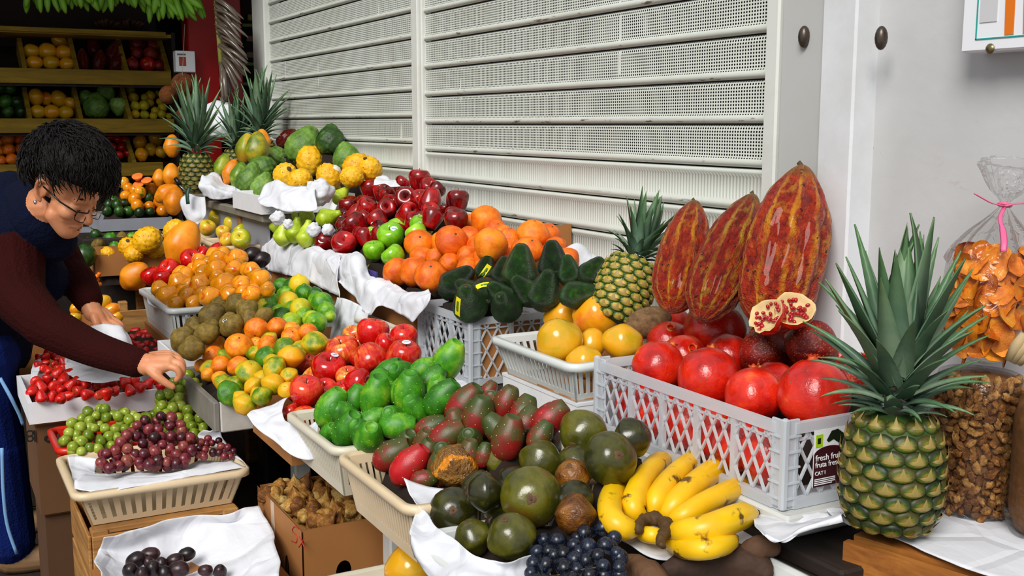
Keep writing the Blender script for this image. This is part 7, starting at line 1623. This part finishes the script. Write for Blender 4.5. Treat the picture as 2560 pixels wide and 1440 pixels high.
# hair: short dark cap with many tufts
def m_hair():
    t = NT('dark brown hair'); st = t.noise(1, 4, .6, t.stretch(120, 120, 20)); t.bump(st, .8, .01); return t.set(t.mix(st, '#040202', '#0e0604'), .55, Specular_IOR_Level=.25)
M_hair = m_hair()
hb_ = jitter(lathe(ellprof(22, 1, 1), 34), .10, 2.4, 6)
Mh = Matrix((f_, rt, u_)).transposed().to_4x4(); Mh.translation = hp_(-.012, 0, .050)
keep = []
vv = []
for p in hb_[0]:
    q = Vector(p); x = q.x*.124; y = q.y*.104; z = q.z*.114
    if z < -.03: z = -.03+(z+.03)*.75                      # nape
    if q.x > .25 and z < .012: x *= .60; z = z*.25+.012    # fringe line above the brow
    if abs(q.y) > .6 and -.35 < q.x < .45 and z < -.01: y *= .70; z *= .6   # clear of the ears
    vv.append(Mh @ Vector((x, y, z)))
hr = part('hair', (vv, hb_[1]), M_hair, wm)
rs = random.Random(9); tf = []
for k in range(2600):
    a, z = rs.uniform(0, 6.283), rs.uniform(-.35, 1); r_ = math.sqrt(1-z*z); d = Vector((r_*math.cos(a), r_*math.sin(a), z))
    if d.x > .3 and z < .28: continue
    if abs(d.y) > .55 and d.x > -.4 and z < .05: continue
    b0 = Vector((d.x*.116, d.y*.095, d.z*.106)); fl_ = Vector((.55+rs.uniform(-.35, .35), rs.uniform(-.4, .4), -.35+rs.uniform(-.3, .3))); fl_ = (fl_-d*fl_.dot(d)).normalized()
    L = rs.uniform(.03, .06); pts = [b0, b0+fl_*L*.4+d*.008, b0+fl_*L*.8+d*.008, b0+fl_*L+d*.001]
    tf.append(tube([Mh @ p for p in catmull(pts, 5)], [.0016, .0018, .0017, .0014, .0010, .0003], 4, False))
tag(part('hair_tufts', join(*tf), M_hair, hr), kind='stuff'); 
hr.children[0].location = (0, 0, 0)
# brows, eyes, lips
part('eyebrow', tube([hp_(.078, .018, .012), hp_(.078, .032, .016), hp_(.066, .048, .010)], [.002, .003, .0015], 6), M_hair, wm)
M_eyed = flat('dark eye line', '#1c0e0a', .4); part('eyelash', tube([hp_(.083, .018, -.018), hp_(.083, .032, -.020), hp_(.074, .046, -.016)], [.0012, .002, .0012], 6), M_eyed, wm); part('eyelash', tube([hp_(.083, -.018, -.018), hp_(.083, -.032, -.020), hp_(.074, -.046, -.016)], [.0012, .002, .0012], 6), M_eyed, wm)
part('lips', join(tube([hp_(.074, .024, -.079), hp_(.093, 0, -.0745), hp_(.074, -.024, -.079)], [.002, .0035, .002], 7), tube([hp_(.073, .020, -.084), hp_(.089, 0, -.085), hp_(.073, -.020, -.084)], [.002, .004, .002], 7)), flat('lips', '#8a3a30', .4), wm)
part('earring', xf(lathe(ellprof(8, .005, .006), 10), Matrix.Translation(hp_(-.008, .088, -.047))), flat('silver stud', '#d8d8dc', .15, Metallic=.9), wm)
gl = empty('eyeglasses', hp_(.1, 0, -.02)); tag(gl, 'dark-rimmed eyeglasses worn by the woman', 'glasses')
M_fr = flat('black frame', '#0c0a0c', .25)
for sd in (1, -1):
    loop = [hp_(.102-.016*(abs(b)/.03-.5), sd*(.032+b), -.022+c) for b, c in ((-.022, .012), (0, .014), (.024, .013), (.026, 0), (.020, -.014), (0, -.017), (-.018, -.014), (-.024, 0), (-.022, .012))]
    part('lens_rim', tube(catmull(loop, 32), [.0011]*33, 6), M_fr, gl); part('brow_bar', tube(catmull(loop[:4], 8), .0022, 6), M_fr, gl)
    part('lens', ([p for p in loop[:-1]], [tuple(range(8))]), M_film, gl, False)
    part('temple', tube([hp_(.098, sd*.058, -.010), hp_(.05, sd*.076, -.006), hp_(-.010, sd*.084, .004)], .0022, 6), M_fr, gl)
part('bridge', tube([hp_(.112, .010, -.018), hp_(.116, 0, -.016), hp_(.112, -.010, -.018)], .0016, 6), M_fr, gl)
# thin plastic bag in the left hand
bg = paper('thin white plastic bag held in the left hand', [[P_(232, 815, 2.97), P_(262, 808, 2.93), P_(300, 812, 2.94), P_(315, 835, 2.95)], [P_(215, 850, 2.96), P_(262, 845, 2.90), P_(305, 845, 2.91), P_(325, 862, 2.94)], [P_(180, 880, 2.96), P_(250, 885, 2.90), P_(300, 880, 2.91), P_(330, 885, 2.94)], [P_(165, 905, 2.95), P_(240, 915, 2.89), P_(290, 905, 2.90), P_(325, 895, 2.93)]], 22, 22, .012, 14, name='plastic_bag', cat='bag')
